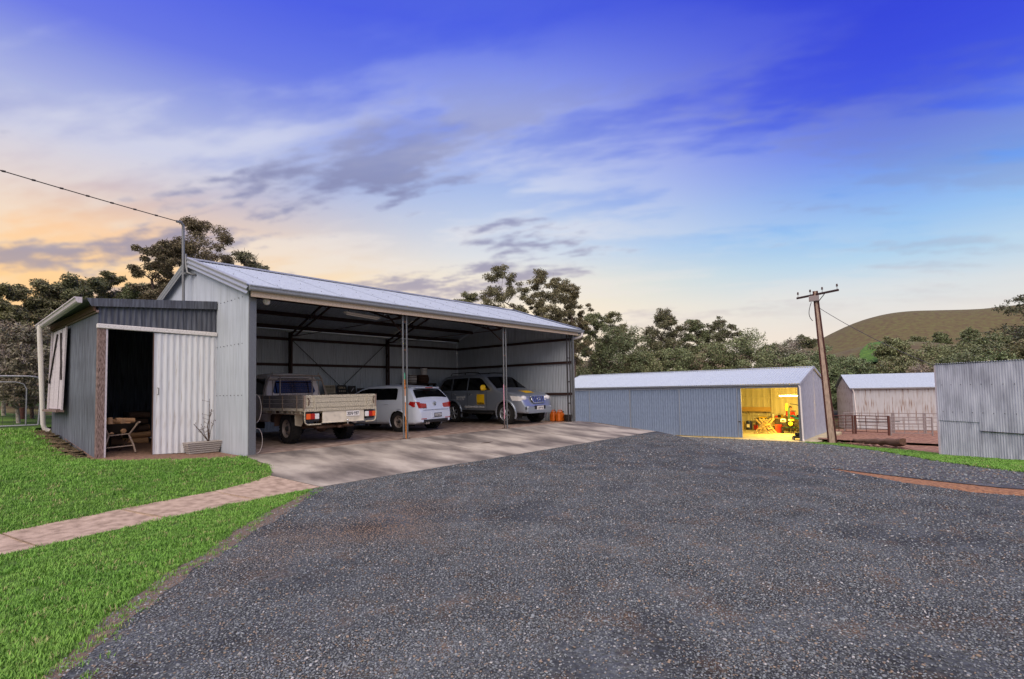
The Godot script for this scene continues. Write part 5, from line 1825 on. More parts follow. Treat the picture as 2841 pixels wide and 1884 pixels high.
	top_patch(P, u, "bonnet_sticker", M.sticker_yellow, 4.02, 4.42, 0.28, 0.30, 0.006, 0.05)
	# door signs on both sides
	side_patch(P, u, "door_sticker", M.sticker_yellow, [[2.52, 0.72], [2.52, 1.10], [2.92, 1.10], [2.92, 0.72]])
	for s in [-1.0, 1.0]:
		var B = Basis(Vector3.UP, 0.0 if s > 0 else PI)
		var z = func(x: float, y: float) -> float: return s * (half_width(P, x, y) + 0.010)
		text3("sign_letters", "RayWhite", V(2.72, 0.76, z.call(2.72, 0.76)), B, 0.07, M.ink, u, 0.34, "Droid Sans", true)
		text3("sign_letters", "Angus Campbell", V(1.62, 1.0, z.call(1.62, 1.0)), B, 0.075, M.ink_white, u, 0.52)
		text3("sign_letters", "0411 737 794", V(1.59, 0.91, z.call(1.59, 0.91)), B, 0.075, M.ink_white, u, 0.44)
		text3("sign_letters", "raywhitewoodside.com.au", V(2.36, 0.635, z.call(2.36, 0.635)), B, 0.085, M.ink_white, u, 1.06)
	tb("snow_bar", [V(3.2, 0.36, -0.6), V(3.2, 0.36, 0.6)], 0.05, M.black_hole, u, 8)
	bx("underbody", V(2.4, 0.40, 0), V(3.6, 0.12, 1.1), M.black_hole, u)
	for q in [[1.15, -0.8], [1.15, 0.8], [3.94, -0.8], [3.94, 0.8]]:
		wheel(u, V(q[0], 0.385, q[1]), 0.385, 0.26, signf(q[1]), "alloy")

# ---------------------------------------------------------------- things about the garage and the lean-to
func make_props() -> void:
	rng.seed = 501
	# shelf with old signs against the back wall
	var sh = thing("sign_shelf", "dark red timber shelf with old signs against the garage back wall", "shelf", V(4.7, 0, -6.1))
	bx("board", V(1.1, 1.19, 0), V(2.2, 0.06, 0.36), M.red_steel, sh, 0.006)
	for x in [0.06, 1.1, 2.14]:
		bx("leg", V(x, 0.58, 0.12), V(0.07, 1.16, 0.07), M.red_steel, sh)
	var signs = [[5.43, 0.44, 0.31, M.sign_cream, "cream sign with faded dark lettering on the red shelf"], [5.92, 0.40, 0.31, M.sign_dark, "dark square sign with pale letters on the red shelf"], [6.34, 0.32, 0.28, M.sign_dark, "small dark plaque with a faint pale mark on the red shelf"], [6.72, 0.32, 0.19, M.sign_dark, "low dark sign partly hidden behind the hatchback roof"]]
	for i in 4:
		var s: Array = signs[i]
		var t = thing("old_sign", s[4], "sign", V(s[0], 1.225, -6.15), 0.0, "old signs on the garage shelf")
		t.rotation.x = -0.12
		bx("panel", V(0, s[2] / 2, 0), V(s[1], s[2], 0.02), s[3], t, 0.004)
		if i == 0:
			text3("lettering", "FRIORITE", V(0, 0.24, 0.013), Basis(), 0.06, M.ink, t, 0.4, "Droid Serif", true)
			for k in 3:
				bx("text_line", V(0, 0.17 - k * 0.05, 0.012), V(0.34 - 0.05 * k, 0.012, 0.004), M.dark_wood, t)
		elif i == 1:
			text3("lettering", "OKS", V(0, 0.21, 0.013), Basis(), 0.075, M.sign_cream, t, 0.28, "Droid Sans", true)
			for k in 4:
				bx("letter_mark", V(-0.11 + k * 0.075, 0.09, 0.012), V(0.035, 0.07, 0.004), M.sign_cream, t)
		elif i == 2:
			bar("mark", V(-0.04, 0.07, 0.012), V(0.07, 0.2, 0.012), 0.02, 0.006, M.lilac_paint, t, V(0, 0, 1))
		else:
			for k in 4:
				bx("letter_mark", V(-0.11 + k * 0.07, 0.09, 0.012), V(0.04, 0.06, 0.004), M.dark_wood, t)
	# barrel shelf behind the hatchback
	var bs = thing("barrel_rack", "dark timber rack carrying two barrels behind the hatchback", "rack", V(9.35, 0, -5.98))
	bx("board", V(0, 1.55, 0), V(1.5, 0.06, 0.55), M.dark_wood, bs)
	for x in [-0.68, 0.68]:
		for z in [-0.2, 0.2]:
			bx("leg", V(x, 0.76, z), V(0.08, 1.52, 0.08), M.dark_wood, bs)
	var bl = [[9.0, "pale banded keg on the rack next to the steel column"], [9.55, "brown wooden barrel under the white bucket"]]
	for i in 2:
		var t = thing("barrel", bl[i][1], "barrel", V(bl[i][0], 1.58, -5.95), 0.0, "barrels on the rack")
		var mb = MB.new()
		var k = 0.2 if i == 0 else 0.27
		mb.lathe([Vector2(0.0, 0.0), Vector2(k * 0.82, 0.0), Vector2(k * 0.97, 0.11), Vector2(k, 0.18), Vector2(k * 0.97, 0.25), Vector2(k * 0.82, 0.35), Vector2(0.0, 0.35)], 20)
		put(mb, "staves", M.bucket_white if i == 0 else M.barrel_wood, t)
		for y in [0.05, 0.13, 0.23, 0.31]:
			var hp = MB.new()
			var rr: float = k * (0.9 if y < 0.1 or y > 0.28 else 0.99) + 0.003
			hp.lathe([Vector2(rr, y - 0.014), Vector2(rr + 0.004, y), Vector2(rr, y + 0.014)], 20)
			put(hp, "hoop", M.rust_mud, t)
	var wb = thing("white_bucket", "white plastic bucket standing on the brown barrel", "bucket", V(9.62, 1.93, -5.95))
	var wm = MB.new()
	wm.lathe([Vector2(0.0, 0.0), Vector2(0.12, 0.0), Vector2(0.145, 0.28), Vector2(0.15, 0.28), Vector2(0.135, 0.27), Vector2(0.115, 0.02), Vector2(0.0, 0.02)], 18)
	put(wm, "pail", M.bucket_white, wb)
	tb("handle", [V(-0.145, 0.27, 0), V(-0.1, 0.2, 0.11), V(0, 0.17, 0.15), V(0.1, 0.2, 0.11), V(0.145, 0.27, 0)], 0.004, M.wire, wb, 5)
	# tools leaning in the columns
	var rk = thing("long_handle", "orange-handled tool standing inside the first steel column", "tool", V(3.98, 0.02, 0.03))
	tb("shaft", [V(0.015, 0.0, 0), V(0.01, 0.45, 0), V(-0.015, 1.55, 0)], 0.011, M.handle_orange, rk, 8)
	tb("tip", [V(-0.015, 1.55, 0), V(-0.018, 1.72, 0)], 0.013, M.green_tip, rk, 8)
	tb("band", [V(0.0, 0.95, 0), V(-0.004, 1.12, 0)], 0.013, M.bucket_white, rk, 8)
	var pk = thing("pink_broom", "pink-wrapped pole tied to the second steel column", "tool", V(7.9, 0.02, 0.03))
	tb("shaft", [V(0, 0.3, 0), V(-0.01, 1.4, 0)], 0.012, M.pink_tape, pk, 8)
	tb("shaft_end", [V(0.004, 0.0, 0), V(0, 0.3, 0)], 0.010, M.rust_mud, pk, 8)
	# fuel cans and bucket by the far wall
	var cl = ["orange plastic fuel can half hidden behind the wagon's bumper", "orange plastic fuel can next to the black bucket"]
	for i in 2:
		var t = thing("fuel_can", cl[i], "fuel can", V(11.7 + 0.05 * i, 0.0, -0.80 + 0.27 * i), 0.15 - 0.3 * i, "orange fuel cans")
		bx("tank", V(0, 0.16, 0), V(0.34, 0.32, 0.2), M.orange_can, t, 0.04)
		bx("shoulder", V(-0.02, 0.345, 0), V(0.24, 0.07, 0.16), M.orange_can, t, 0.03)
		tb("handle", [V(-0.12, 0.36, 0), V(-0.1, 0.43, 0), V(0.08, 0.43, 0), V(0.11, 0.36, 0)], 0.018, M.orange_can, t, 8)
		tb("cap", [V(0.14, 0.33, 0), V(0.16, 0.39, 0)], 0.028, M.plastic_black, t, 10)
		for s in [-1.0, 1.0]:
			bar("rib", V(-0.12, 0.06, s * 0.102), V(0.12, 0.26, s * 0.102), 0.008, 0.02, M.orange_can, t, V(0, 0, 1))
	var bk = thing("black_bucket", "black rubber bucket at the garage's far front corner", "bucket", V(11.82, 0.0, -0.22))
	var bm = MB.new()
	bm.lathe([Vector2(0.0, 0.0), Vector2(0.13, 0.0), Vector2(0.16, 0.24), Vector2(0.172, 0.245), Vector2(0.172, 0.26), Vector2(0.155, 0.26), Vector2(0.12, 0.03), Vector2(0.0, 0.03)], 20)
	put(bm, "pail", M.bucket_black, bk)
	tb("handle", [V(0, 0.24, -0.17), V(-0.12, 0.17, -0.12), V(-0.17, 0.14, 0), V(-0.12, 0.17, 0.12), V(0, 0.24, 0.17)], 0.005, M.wire, bk, 5)
	# planter with bare twigs
	var pl = thing("planter_box", "grey moulded stone planter trough in front of the white door", "planter", V(-0.36, land(-0.36, -1.42) + 0.0, -1.42), 0.05)
	for k in 5:
		var w = 0.60 + 0.028 * k
		var d = 0.20 + 0.014 * k
		bx("course", V(0, 0.022 + k * 0.044, 0), V(w, 0.040, d), M.planter_stone, pl, 0.012)
	for q in [[0, 0.115, 0.72, 0.035], [0, -0.115, 0.72, 0.035]]:
		bx("rim", V(0, 0.235, q[1]), V(q[2], 0.03, q[3]), M.planter_stone, pl, 0.01)
	for s in [-1.0, 1.0]:
		bx("rim", V(s * 0.342, 0.235, 0), V(0.035, 0.03, 0.2), M.planter_stone, pl, 0.01)
	bx("soil", V(0, 0.218, 0), V(0.64, 0.012, 0.19), M.bark_wood, pl)
	var tw = thing("bare_rose", "leafless brown rose bush growing from the stone planter", "plant", pl.position + V(0.12, 0.22, 0.0))
	var stems = [[V(-0.32, 0.42, 0.05), 0.011], [V(-0.12, 0.36, -0.03), 0.008], [V(0.06, 0.72, -0.02), 0.012], [V(0.1, 0.5, 0.02), 0.007], [V(0.02, 0.95, -0.04), 0.008], [V(-0.22, 0.30, 0.06), 0.006]]
	for s in stems:
		var e: Vector3 = s[0]
		var mid = e * 0.5 + V(rng.randfn() * 0.03, 0, rng.randfn() * 0.02)
		tb("stem", [V(0, 0, 0), mid, e], [s[1], s[1] * 0.8, s[1] * 0.5], M.bark_wood, tw, 6)
		for k in 4:
			var b = mid.lerp(e, 0.25 * k + 0.1)
			var f = b + V(rng.randfn() * 0.06, rng.randf_range(0.0, 0.10), rng.randfn() * 0.04)
			tb("twig", [b, f], [0.004, 0.002], M.bark_wood, tw, 4)
			var bu = MB.new()
			bu.ball(f, V(0.008, 0.012, 0.008), 5, 4)
			put(bu, "bud", M.rust_mud, tw)
	# wheelbarrow of firewood in the dark doorway
	var wbz = V(-1.72, land(-1.72, -2.1) + 0.0, -2.15)
	var w = thing("wheelbarrow", "wheelbarrow with pale legs loaded with firewood in the dark doorway", "wheelbarrow", wbz)
	for s in [-1.0, 1.0]:
		tb("leg", [V(s * 0.17, 0.36, 0.12), V(s * 0.24, 0.14, 0.18), V(s * 0.27, 0.0, 0.2)], 0.018, M.ute_rack, w, 7)
		tb("leg", [V(s * 0.17, 0.36, 0.12), V(s * 0.3, 0.62, 0.28)], 0.018, M.ute_rack, w, 7)
		tb("brace", [V(s * 0.2, 0.3, 0.14), V(s * 0.08, 0.0, -0.28)], 0.014, M.rust_mud, w, 6)
		tb("handle", [V(s * 0.3, 0.62, 0.34), V(s * 0.24, 0.5, 0.0), V(s * 0.06, 0.26, -0.75)], 0.016, M.ute_rack, w, 7)
	tb("crossbar", [V(-0.2, 0.36, 0.13), V(0.2, 0.38, 0.13)], 0.013, M.ute_rack, w, 6)
	tb("crossbar", [V(-0.24, 0.12, 0.18), V(0.24, 0.14, 0.18)], 0.013, M.ute_rack, w, 6)
	var pn = MB.new()
	var P = []
	for q in [[0.3, 0.40, 0.10, -0.55], [0.36, 0.60, 0.22, -0.72]]:
		P.append(PackedVector3Array([V(-q[0], q[1], q[2]), V(q[0], q[1], q[2]), V(q[0], q[1], q[3]), V(-q[0], q[1], q[3])]))
	pn.grid(P, false, true)
	pn.quad(P[0][0], P[0][1], P[0][2], P[0][3])
	put(pn, "pan", M.machine_black, w)
	var wh = MB.new()
	wh.lathe([Vector2(0.05, -0.03), Vector2(0.15, -0.045), Vector2(0.185, -0.02), Vector2(0.185, 0.02), Vector2(0.15, 0.045), Vector2(0.05, 0.03)], 20, Transform3D(Basis(V(0, 0, 1), PI / 2), V(0, 0.185, -0.82)))
	put(wh, "wheel", M.tyre, w)
	for i in 11:
		var t = thing("firewood_log", "split firewood log heaped in the wheelbarrow", "log", wbz, 0.0, "firewood in the wheelbarrow")
		var o = V(rng.randf_range(-0.22, 0.22), 0.50 + 0.05 * (i / 4) + rng.randf() * 0.06, rng.randf_range(-0.45, 0.05))
		var d = V(rng.randfn() * 0.6, rng.randfn() * 0.25, rng.randfn()).normalized() * 0.17
		var mb = MB.new()
		mb.tube([o - d, o + d], rng.randf_range(0.045, 0.075), 6)
		put(mb, "log", M.split_wood, t)
	var pz = V(-0.75, 0.1, -3.7)
	for r in 5:
		for c in 4:
			var t = thing("stacked_log", "firewood log stacked in the dark behind the white door", "log", pz + V(0.0, 0, 0), 0.0, "stacked firewood inside the lean-to")
			var o = V(-0.45 + rng.randf() * 0.08, 0.09 + r * 0.155, -c * 0.17 - (0.08 if r % 2 else 0.0))
			var mb = MB.new()
			mb.tube([o, o + V(0.42, rng.randfn() * 0.01, rng.randfn() * 0.02)], 0.072 + rng.randf() * 0.01, 7)
			put(mb, "log", M.bark_wood if rng.randf() < 0.6 else M.split_wood, t)
	# debris on the apron
	var st = thing("fallen_stick", "thin dark stick lying on the concrete apron", "stick", V(5.2, land(5.2, 1.6) + 0.008, 1.6))
	tb("stick", [V(0, 0.006, 0), V(0.2, 0.01, 0.05), V(0.5, 0.006, -0.06)], 0.008, M.bark_wood, st, 5)

# ---------------------------------------------------------------- inside the lit workshop
func make_workshop_things() -> void:
	rng.seed = 613
	var F = WF + 0.003
	# saw buck: three crossed frames
	var s = thing("saw_buck", "pale wooden saw buck of crossed legs on the workshop floor", "saw buck", V(33.5, F, 0.95))
	for k in 3:
		var x = -0.35 + k * 0.35
		var sh = (k - 1) * 0.14
		bar("leg", V(x, 0.02, -0.48 + sh), V(x, 1.0, 0.36 + sh), 0.09, 0.05, M.pale_wood, s, V(1, 0, 0), 0.006)
		bar("leg", V(x + 0.055, 0.02, 0.48 + sh), V(x + 0.055, 1.0, -0.36 + sh), 0.09, 0.05, M.pale_wood, s, V(1, 0, 0), 0.006)
	for q in [[0.36, -0.30], [0.36, 0.30], [0.6, 0.12]]:
		bar("rail", V(-0.45, q[0], q[1]), V(0.5, q[0], q[1] + 0.1), 0.08, 0.03, M.pale_wood, s)
	# orange crate
	var c = thing("orange_crate", "bright orange plastic crate behind the saw buck", "crate", V(34.9, F, 1.5), 0.2)
	bx("floor", V(0, 0.02, 0), V(0.5, 0.03, 0.46), M.orange_crate, c)
	for q in [[0.25, 0, 0.02, 0.48], [-0.25, 0, 0.02, 0.48]]:
		bx("wall", V(q[0], 0.27, 0), V(0.02, 0.5, 0.48), M.orange_crate, c, 0.004)
	for z in [-0.23, 0.23]:
		bx("wall", V(0, 0.27, z), V(0.5, 0.5, 0.02), M.orange_crate, c, 0.004)
		bx("rim", V(0, 0.52, z), V(0.54, 0.04, 0.05), M.orange_crate, c, 0.006)
	# upright log splitter
	var m = thing("log_splitter", "upright green and yellow log splitter with petrol engine and black frame", "log splitter", V(34.4, F, 2.25), 0.2)
	bx("ram_beam", V(0, 1.05, 0), V(0.16, 1.35, 0.16), M.machine_green, m, 0.01)
	tb("cylinder", [V(0, 1.55, -0.12), V(0, 2.0, -0.12)], 0.075, M.machine_yellow, m, 12)
	tb("hydraulic_valve", [V(-0.02, 1.5, 0.1), V(-0.02, 1.5, 0.42)], 0.04, M.machine_black, m, 8)
	tb("handle_frame", [V(0, 1.05, 0.62), V(0, 1.85, 0.60), V(0, 1.92, 0.52), V(0, 2.0, 0.08)], 0.028, M.machine_black, m, 8)
	bx("engine_block", V(0.02, 0.68, 0.05), V(0.36, 0.34, 0.34), M.machine_black, m, 0.04)
	bx("engine_cover", V(0.0, 0.9, 0.12), V(0.3, 0.12, 0.36), M.machine_yellow, m, 0.04)
	var rc = MB.new()
	rc.lathe([Vector2(0.0, 0.03), Vector2(0.12, 0.02), Vector2(0.14, 0.0), Vector2(0.14, -0.04)], 18, Transform3D(Basis(V(0, 0, 1), PI / 2), V(-0.2, 0.66, 0.08)))
	put(rc, "recoil_starter", M.machine_yellow, m)
	var ml = MB.new()
	ml.ball(V(-0.22, 0.9, 0.02), V(0.05, 0.05, 0.06), 10, 8)
	put(ml, "air_filter", M.white_enamel, m)
	bx("fuel_tank", V(-0.02, 0.86, -0.36), V(0.3, 0.24, 0.34), M.white_enamel, m, 0.05)
	bx("tank_label", V(-0.172, 0.86, -0.36), V(0.006, 0.1, 0.2), M.machine_green, m)
	for z in [-0.42, 0.48]:
		wheel(m, V(0.1, 0.22, z), 0.22, 0.13, signf(z), "small")
	bx("chassis", V(0.08, 0.40, 0.05), V(0.3, 0.08, 1.0), M.machine_green, m, 0.01)
	tb("prop_stand", [V(-0.12, 0.4, 0.1), V(-0.16, 0.0, 0.12)], 0.025, M.machine_black, m, 8)
	bx("side_box", V(-0.05, 0.62, -0.32), V(0.3, 0.2, 0.24), M.machine_black, m, 0.03)
	bx("side_box", V(-0.05, 0.60, 0.42), V(0.3, 0.24, 0.2), M.machine_black, m, 0.03)
	# spare small wheel and mower by the doorway
	var sw = thing("loose_wheel", "small black wheel standing near the workshop's right jamb", "wheel", V(33.4, F + 0.2, 3.3), 0.5)
	wheel(sw, Vector3.ZERO, 0.2, 0.12, 1.0, "small")
	var mo = thing("black_mower", "small black mower at the foot of the workshop's right jamb", "mower", V(30.2, F, 3.62), 0.4)
	bx("deck", V(0, 0.17, 0), V(0.5, 0.14, 0.42), M.machine_black, mo, 0.05)
	bx("motor", V(0.02, 0.33, 0), V(0.26, 0.2, 0.26), M.machine_black, mo, 0.05)
	for q in [[-0.2, -0.22], [0.2, -0.22], [-0.2, 0.22], [0.2, 0.22]]:
		wheel(mo, V(q[0], 0.1, q[1]), 0.1, 0.06, signf(q[1]), "small")
	tb("handle", [V(0.2, 0.25, -0.16), V(0.45, 0.75, -0.16), V(0.45, 0.75, 0.0)], 0.014, M.machine_black, mo, 6)
	# benches and clutter along the back wall
	var b = thing("workbench", "long cluttered timber workbench along the workshop back wall", "bench", V(36.6, F, 1.9))
	bx("top", V(0, 0.9, 0), V(0.7, 0.06, 2.6), M.pale_wood, b, 0.008)
	bx("shelf", V(0, 0.35, 0), V(0.6, 0.04, 2.5), M.pale_wood, b)
	for z in [-1.22, 0.0, 1.22]:
		for x in [-0.28, 0.28]:
			bx("leg", V(x, 0.44, z), V(0.08, 0.88, 0.08), M.pale_wood, b)
	var bits = [["paint_tin", "paint tin", M.white_enamel], ["tool_box", "red tool box", M.red_plastic], ["jar", "dark jar", M.machine_black], ["grinder", "yellow power tool", M.machine_yellow], ["carton", "cardboard carton", M.cardboard], ["oil_can", "oil can", M.machine_green]]
	var ords = ["first", "second", "third", "fourth", "fifth", "sixth", "seventh", "eighth", "ninth", "tenth", "eleventh", "twelfth"]
	for i in 12:
		var q: Array = bits[i % 6]
		var z = 0.72 + i * 0.205
		var t = thing(q[0], "%s, %s thing from the left along the back workbench" % [q[1], ords[i]], q[1].split(" ")[-1], V(36.5 + rng.randf_range(-0.12, 0.15), F + 0.93, z), rng.randf(), "clutter on the workbench")
		var h = rng.randf_range(0.12, 0.28)
		if i % 3 == 0:
			var mb = MB.new()
			mb.lathe([Vector2(0.0, 0.0), Vector2(0.07, 0.0), Vector2(0.075, h * 0.9), Vector2(0.05, h), Vector2(0.0, h)], 12)
			put(mb, "can", q[2], t)
			tb("lid", [V(0, h, 0), V(0, h + 0.02, 0)], 0.05, M.machine_black, t, 10)
		else:
			bx("case", V(0, h * 0.4, 0), V(0.16, h * 0.8, 0.17), q[2], t, 0.02)
			tb("grip", [V(0, h * 0.8, -0.05), V(0, h + 0.02, -0.04), V(0, h + 0.02, 0.04), V(0, h * 0.8, 0.05)], 0.012, M.machine_black, t, 6)
	var sb = thing("steel_stand", "narrow steel stand with a board top left of the workbench", "stand", V(36.4, F, -0.05))
	bx("top", V(0, 0.86, 0), V(0.5, 0.05, 0.85), M.machine_black, sb)
	for z in [-0.25, 0.25]:
		for x in [-0.18, 0.18]:
			bar("leg", V(x, 0.0, z * 1.4), V(x, 0.86, z), 0.05, 0.05, M.machine_black, sb)
	bx("tray", V(0, 0.93, 0.1), V(0.34, 0.09, 0.5), M.machine_yellow, sb, 0.02)
	var dr = thing("blue_drum", "dark blue drum with a pale label on the workshop floor", "drum", V(36.5, F, -0.95))
	var dm = MB.new()
	dm.lathe([Vector2(0.0, 0.0), Vector2(0.2, 0.0), Vector2(0.21, 0.03), Vector2(0.205, 0.3), Vector2(0.215, 0.32), Vector2(0.205, 0.34), Vector2(0.2, 0.6), Vector2(0.17, 0.66), Vector2(0.0, 0.66)], 20)
	put(dm, "drum", M.blue_drum, dr)
	bx("label", V(-0.205, 0.3, 0.0), V(0.01, 0.24, 0.2), M.plate_white, dr)
	var rd = thing("red_can", "red metal fuel can between the blue drum and the stand", "fuel can", V(36.5, F, -0.48))
	bx("tank", V(0, 0.17, 0), V(0.2, 0.34, 0.26), M.red_plastic, rd, 0.03)
	tb("handle", [V(0, 0.34, -0.08), V(0, 0.4, -0.05), V(0, 0.4, 0.05), V(0, 0.34, 0.08)], 0.014, M.red_plastic, rd, 6)
	var cb = thing("timber_chest", "low timber chest at the left of the lit bay", "chest", V(36.4, F, -1.75))
	bx("box", V(0, 0.28, 0), V(0.6, 0.56, 0.9), M.pale_wood, cb, 0.01)
	bx("lid", V(0, 0.585, 0), V(0.64, 0.05, 0.94), M.pale_wood, cb, 0.01)
	bx("catch", V(-0.315, 0.5, 0), V(0.02, 0.08, 0.06), M.dark_steel, cb)
	var bn = ["clear bottle on the timber chest, nearest the door panel", "white bottle in the middle of the timber chest", "dark-capped bottle on the timber chest beside the drum"]
	for i in 3:
		var t = thing("bottle", bn[i], "bottle", V(36.35, F + 0.61, -2.0 + i * 0.24), 0.0, "bottles on the timber chest")
		var mb = MB.new()
		mb.lathe([Vector2(0.0, 0.0), Vector2(0.05, 0.0), Vector2(0.055, 0.18), Vector2(0.02, 0.25), Vector2(0.02, 0.3), Vector2(0.0, 0.3)], 12)
		put(mb, "glass", M.white_enamel, t)
		tb("cap", [V(0, 0.29, 0), V(0, 0.33, 0)], 0.024, M.machine_black, t, 8)
	var sf = thing("wall_shelf", "long timber shelf fixed to the workshop back wall", "shelf", V(37.05, F + 1.35, -1.1))
	bx("board", V(0, 0, 0), V(0.34, 0.04, 3.2), M.pale_wood, sf)
	bx("back_board", V(0.13, 0.16, 0), V(0.03, 0.28, 3.1), M.cardboard, sf)
	for z in [-1.2, 0.0, 1.2]:
		bar("bracket", V(-0.12, -0.02, z), V(0.15, -0.25, z), 0.03, 0.03, M.dark_steel, sf)
	var fr = thing("chest_freezer", "white chest freezer beside the workshop's right wall", "freezer", V(35.9, F, 3.45))
	bx("cabinet", V(0, 0.44, 0), V(1.1, 0.88, 0.7), M.white_enamel, fr, 0.03)
	bx("lid", V(0, 0.92, 0), V(1.12, 0.08, 0.72), M.white_enamel, fr, 0.02)
	bx("handle", V(-0.57, 0.86, 0), V(0.03, 0.03, 0.2), M.machine_black, fr)
	# teal cloth over the splitter's side
	var tc = thing("teal_cloth", "crumpled teal cloth held in front of the person", "cloth", V(35.2, F + 0.78, 2.55))
	var P = []
	for i in 12:
		var row = PackedVector3Array()
		for j in 16:
			var a = i / 11.0
			var e = j / 15.0
			row.append(V(-0.15 + 0.3 * a + 0.05 * sin(e * 14.0), 0.42 - 0.55 * e * e - 0.2 * absf(a - 0.5) + 0.05 * sin(a * 9.0 + e * 11.0), -0.45 + 1.0 * e + 0.05 * sin(a * 12.0)))
		P.append(row)
	var cm = MB.new()
	cm.grid(P)
	var Q = []
	for row in P:
		var r2 = PackedVector3Array()
		for q in row:
			r2.append(q + V(0.02, -0.02, 0.0))
		Q.append(r2)
	cm.grid(Q)
	put(cm, "cloth", M.teal_cloth, tc)

# ---------------------------------------------------------------- the person at the bench
func smin(a: float, b: float, k: float) -> float:
	var h = clampf(0.5 + 0.5 * (b - a) / k, 0.0, 1.0)
	return lerpf(b, a, h) - k * h * (1.0 - h)

func blob(bones: Array, cell: float, k: float, m: MB) -> void:
	var lo = V(1e9, 1e9, 1e9)
	var hi = -lo
	for b in bones:
		var r: float = maxf(b[2], b[3]) + k + cell * 2.0
		for e in 2:
			lo = lo.min(b[e] - V(r, r, r))
			hi = hi.max(b[e] + V(r, r, r))
	var nx = int((hi.x - lo.x) / cell) + 2
	var ny = int((hi.y - lo.y) / cell) + 2
	var nz = int((hi.z - lo.z) / cell) + 2
	var f = PackedFloat32Array()
	f.resize(nx * ny * nz)
	f.fill(1.0)
	for b in bones:
		var A: Vector3 = b[0]
		var B: Vector3 = b[1]
		var ra: float = b[2]
		var rb: float = b[3]
		var r = maxf(ra, rb) + k + cell * 2.0
		var l2 = ((A.min(B) - V(r, r, r) - lo) / cell).floor().max(Vector3.ZERO)
		var h2 = ((A.max(B) + V(r, r, r) - lo) / cell).ceil().min(V(nx - 1, ny - 1, nz - 1))
		var ab = B - A
		var L2 = maxf(ab.length_squared(), 1e-9)
		for z in range(int(l2.z), int(h2.z) + 1):
			for y in range(int(l2.y), int(h2.y) + 1):
				for x in range(int(l2.x), int(h2.x) + 1):
					var p = lo + V(x, y, z) * cell
					var t = clampf((p - A).dot(ab) / L2, 0.0, 1.0)
					var d = p.distance_to(A + ab * t) - lerpf(ra, rb, t)
					var i = (z * ny + y) * nx + x
					f[i] = smin(f[i], d, k)
	var vid = {}
	var base = m.v.size()
	var corners = [0, 1, nx, nx + 1, nx * ny, nx * ny + 1, nx * ny + nx, nx * ny + nx + 1]
	var offs = [V(0, 0, 0), V(1, 0, 0), V(0, 1, 0), V(1, 1, 0), V(0, 0, 1), V(1, 0, 1), V(0, 1, 1), V(1, 1, 1)]
	var edges = [[0, 1], [2, 3], [4, 5], [6, 7], [0, 2], [1, 3], [4, 6], [5, 7], [0, 4], [1, 5], [2, 6], [3, 7]]
	for z in nz - 1:
		for y in ny - 1:
			for x in nx - 1:
				var i = (z * ny + y) * nx + x
				var neg = 0
				for c in corners:
					if f[i + c] < 0.0:
						neg += 1
				if neg == 0 or neg == 8:
					continue
				var s = Vector3.ZERO
				var n = 0
				for e in edges:
					var a: float = f[i + corners[e[0]]]
					var b: float = f[i + corners[e[1]]]
					if (a < 0.0) != (b < 0.0):
						s += offs[e[0]].lerp(offs[e[1]], a / (a - b))
						n += 1
				var g = V(f[i + 1] - f[i] + f[i + corners[7]] - f[i + corners[6]], f[i + nx] - f[i] + f[i + corners[7]] - f[i + corners[5]], f[i + nx * ny] - f[i] + f[i + corners[7]] - f[i + corners[3]])
				vid[i] = m.push(lo + (V(x, y, z) + s / n) * cell, g)
	for i in vid:
		for ax in 3:
			var st: int = [1, nx, nx * ny][ax]
			var u: int = [nx, nx * ny, 1][ax]
			var w: int = [nx * ny, 1, nx][ax]
			if (f[i] < 0.0) == (f[i + st] < 0.0):
				continue
			if not (vid.has(i - u) and vid.has(i - w) and vid.has(i - u - w)):
				continue
			var a: int = vid[i]
			var b: int = vid[i - u]
			var c: int = vid[i - u - w]
			var d: int = vid[i - w]
			if (m.v[c] - m.v[a]).cross(m.v[b] - m.v[a]).dot(m.n[a] + m.n[c]) >= 0.0:
				m.ix.append_array([a, b, c, a, c, d])
			else:
				m.ix.append_array([a, c, b, a, d, c])

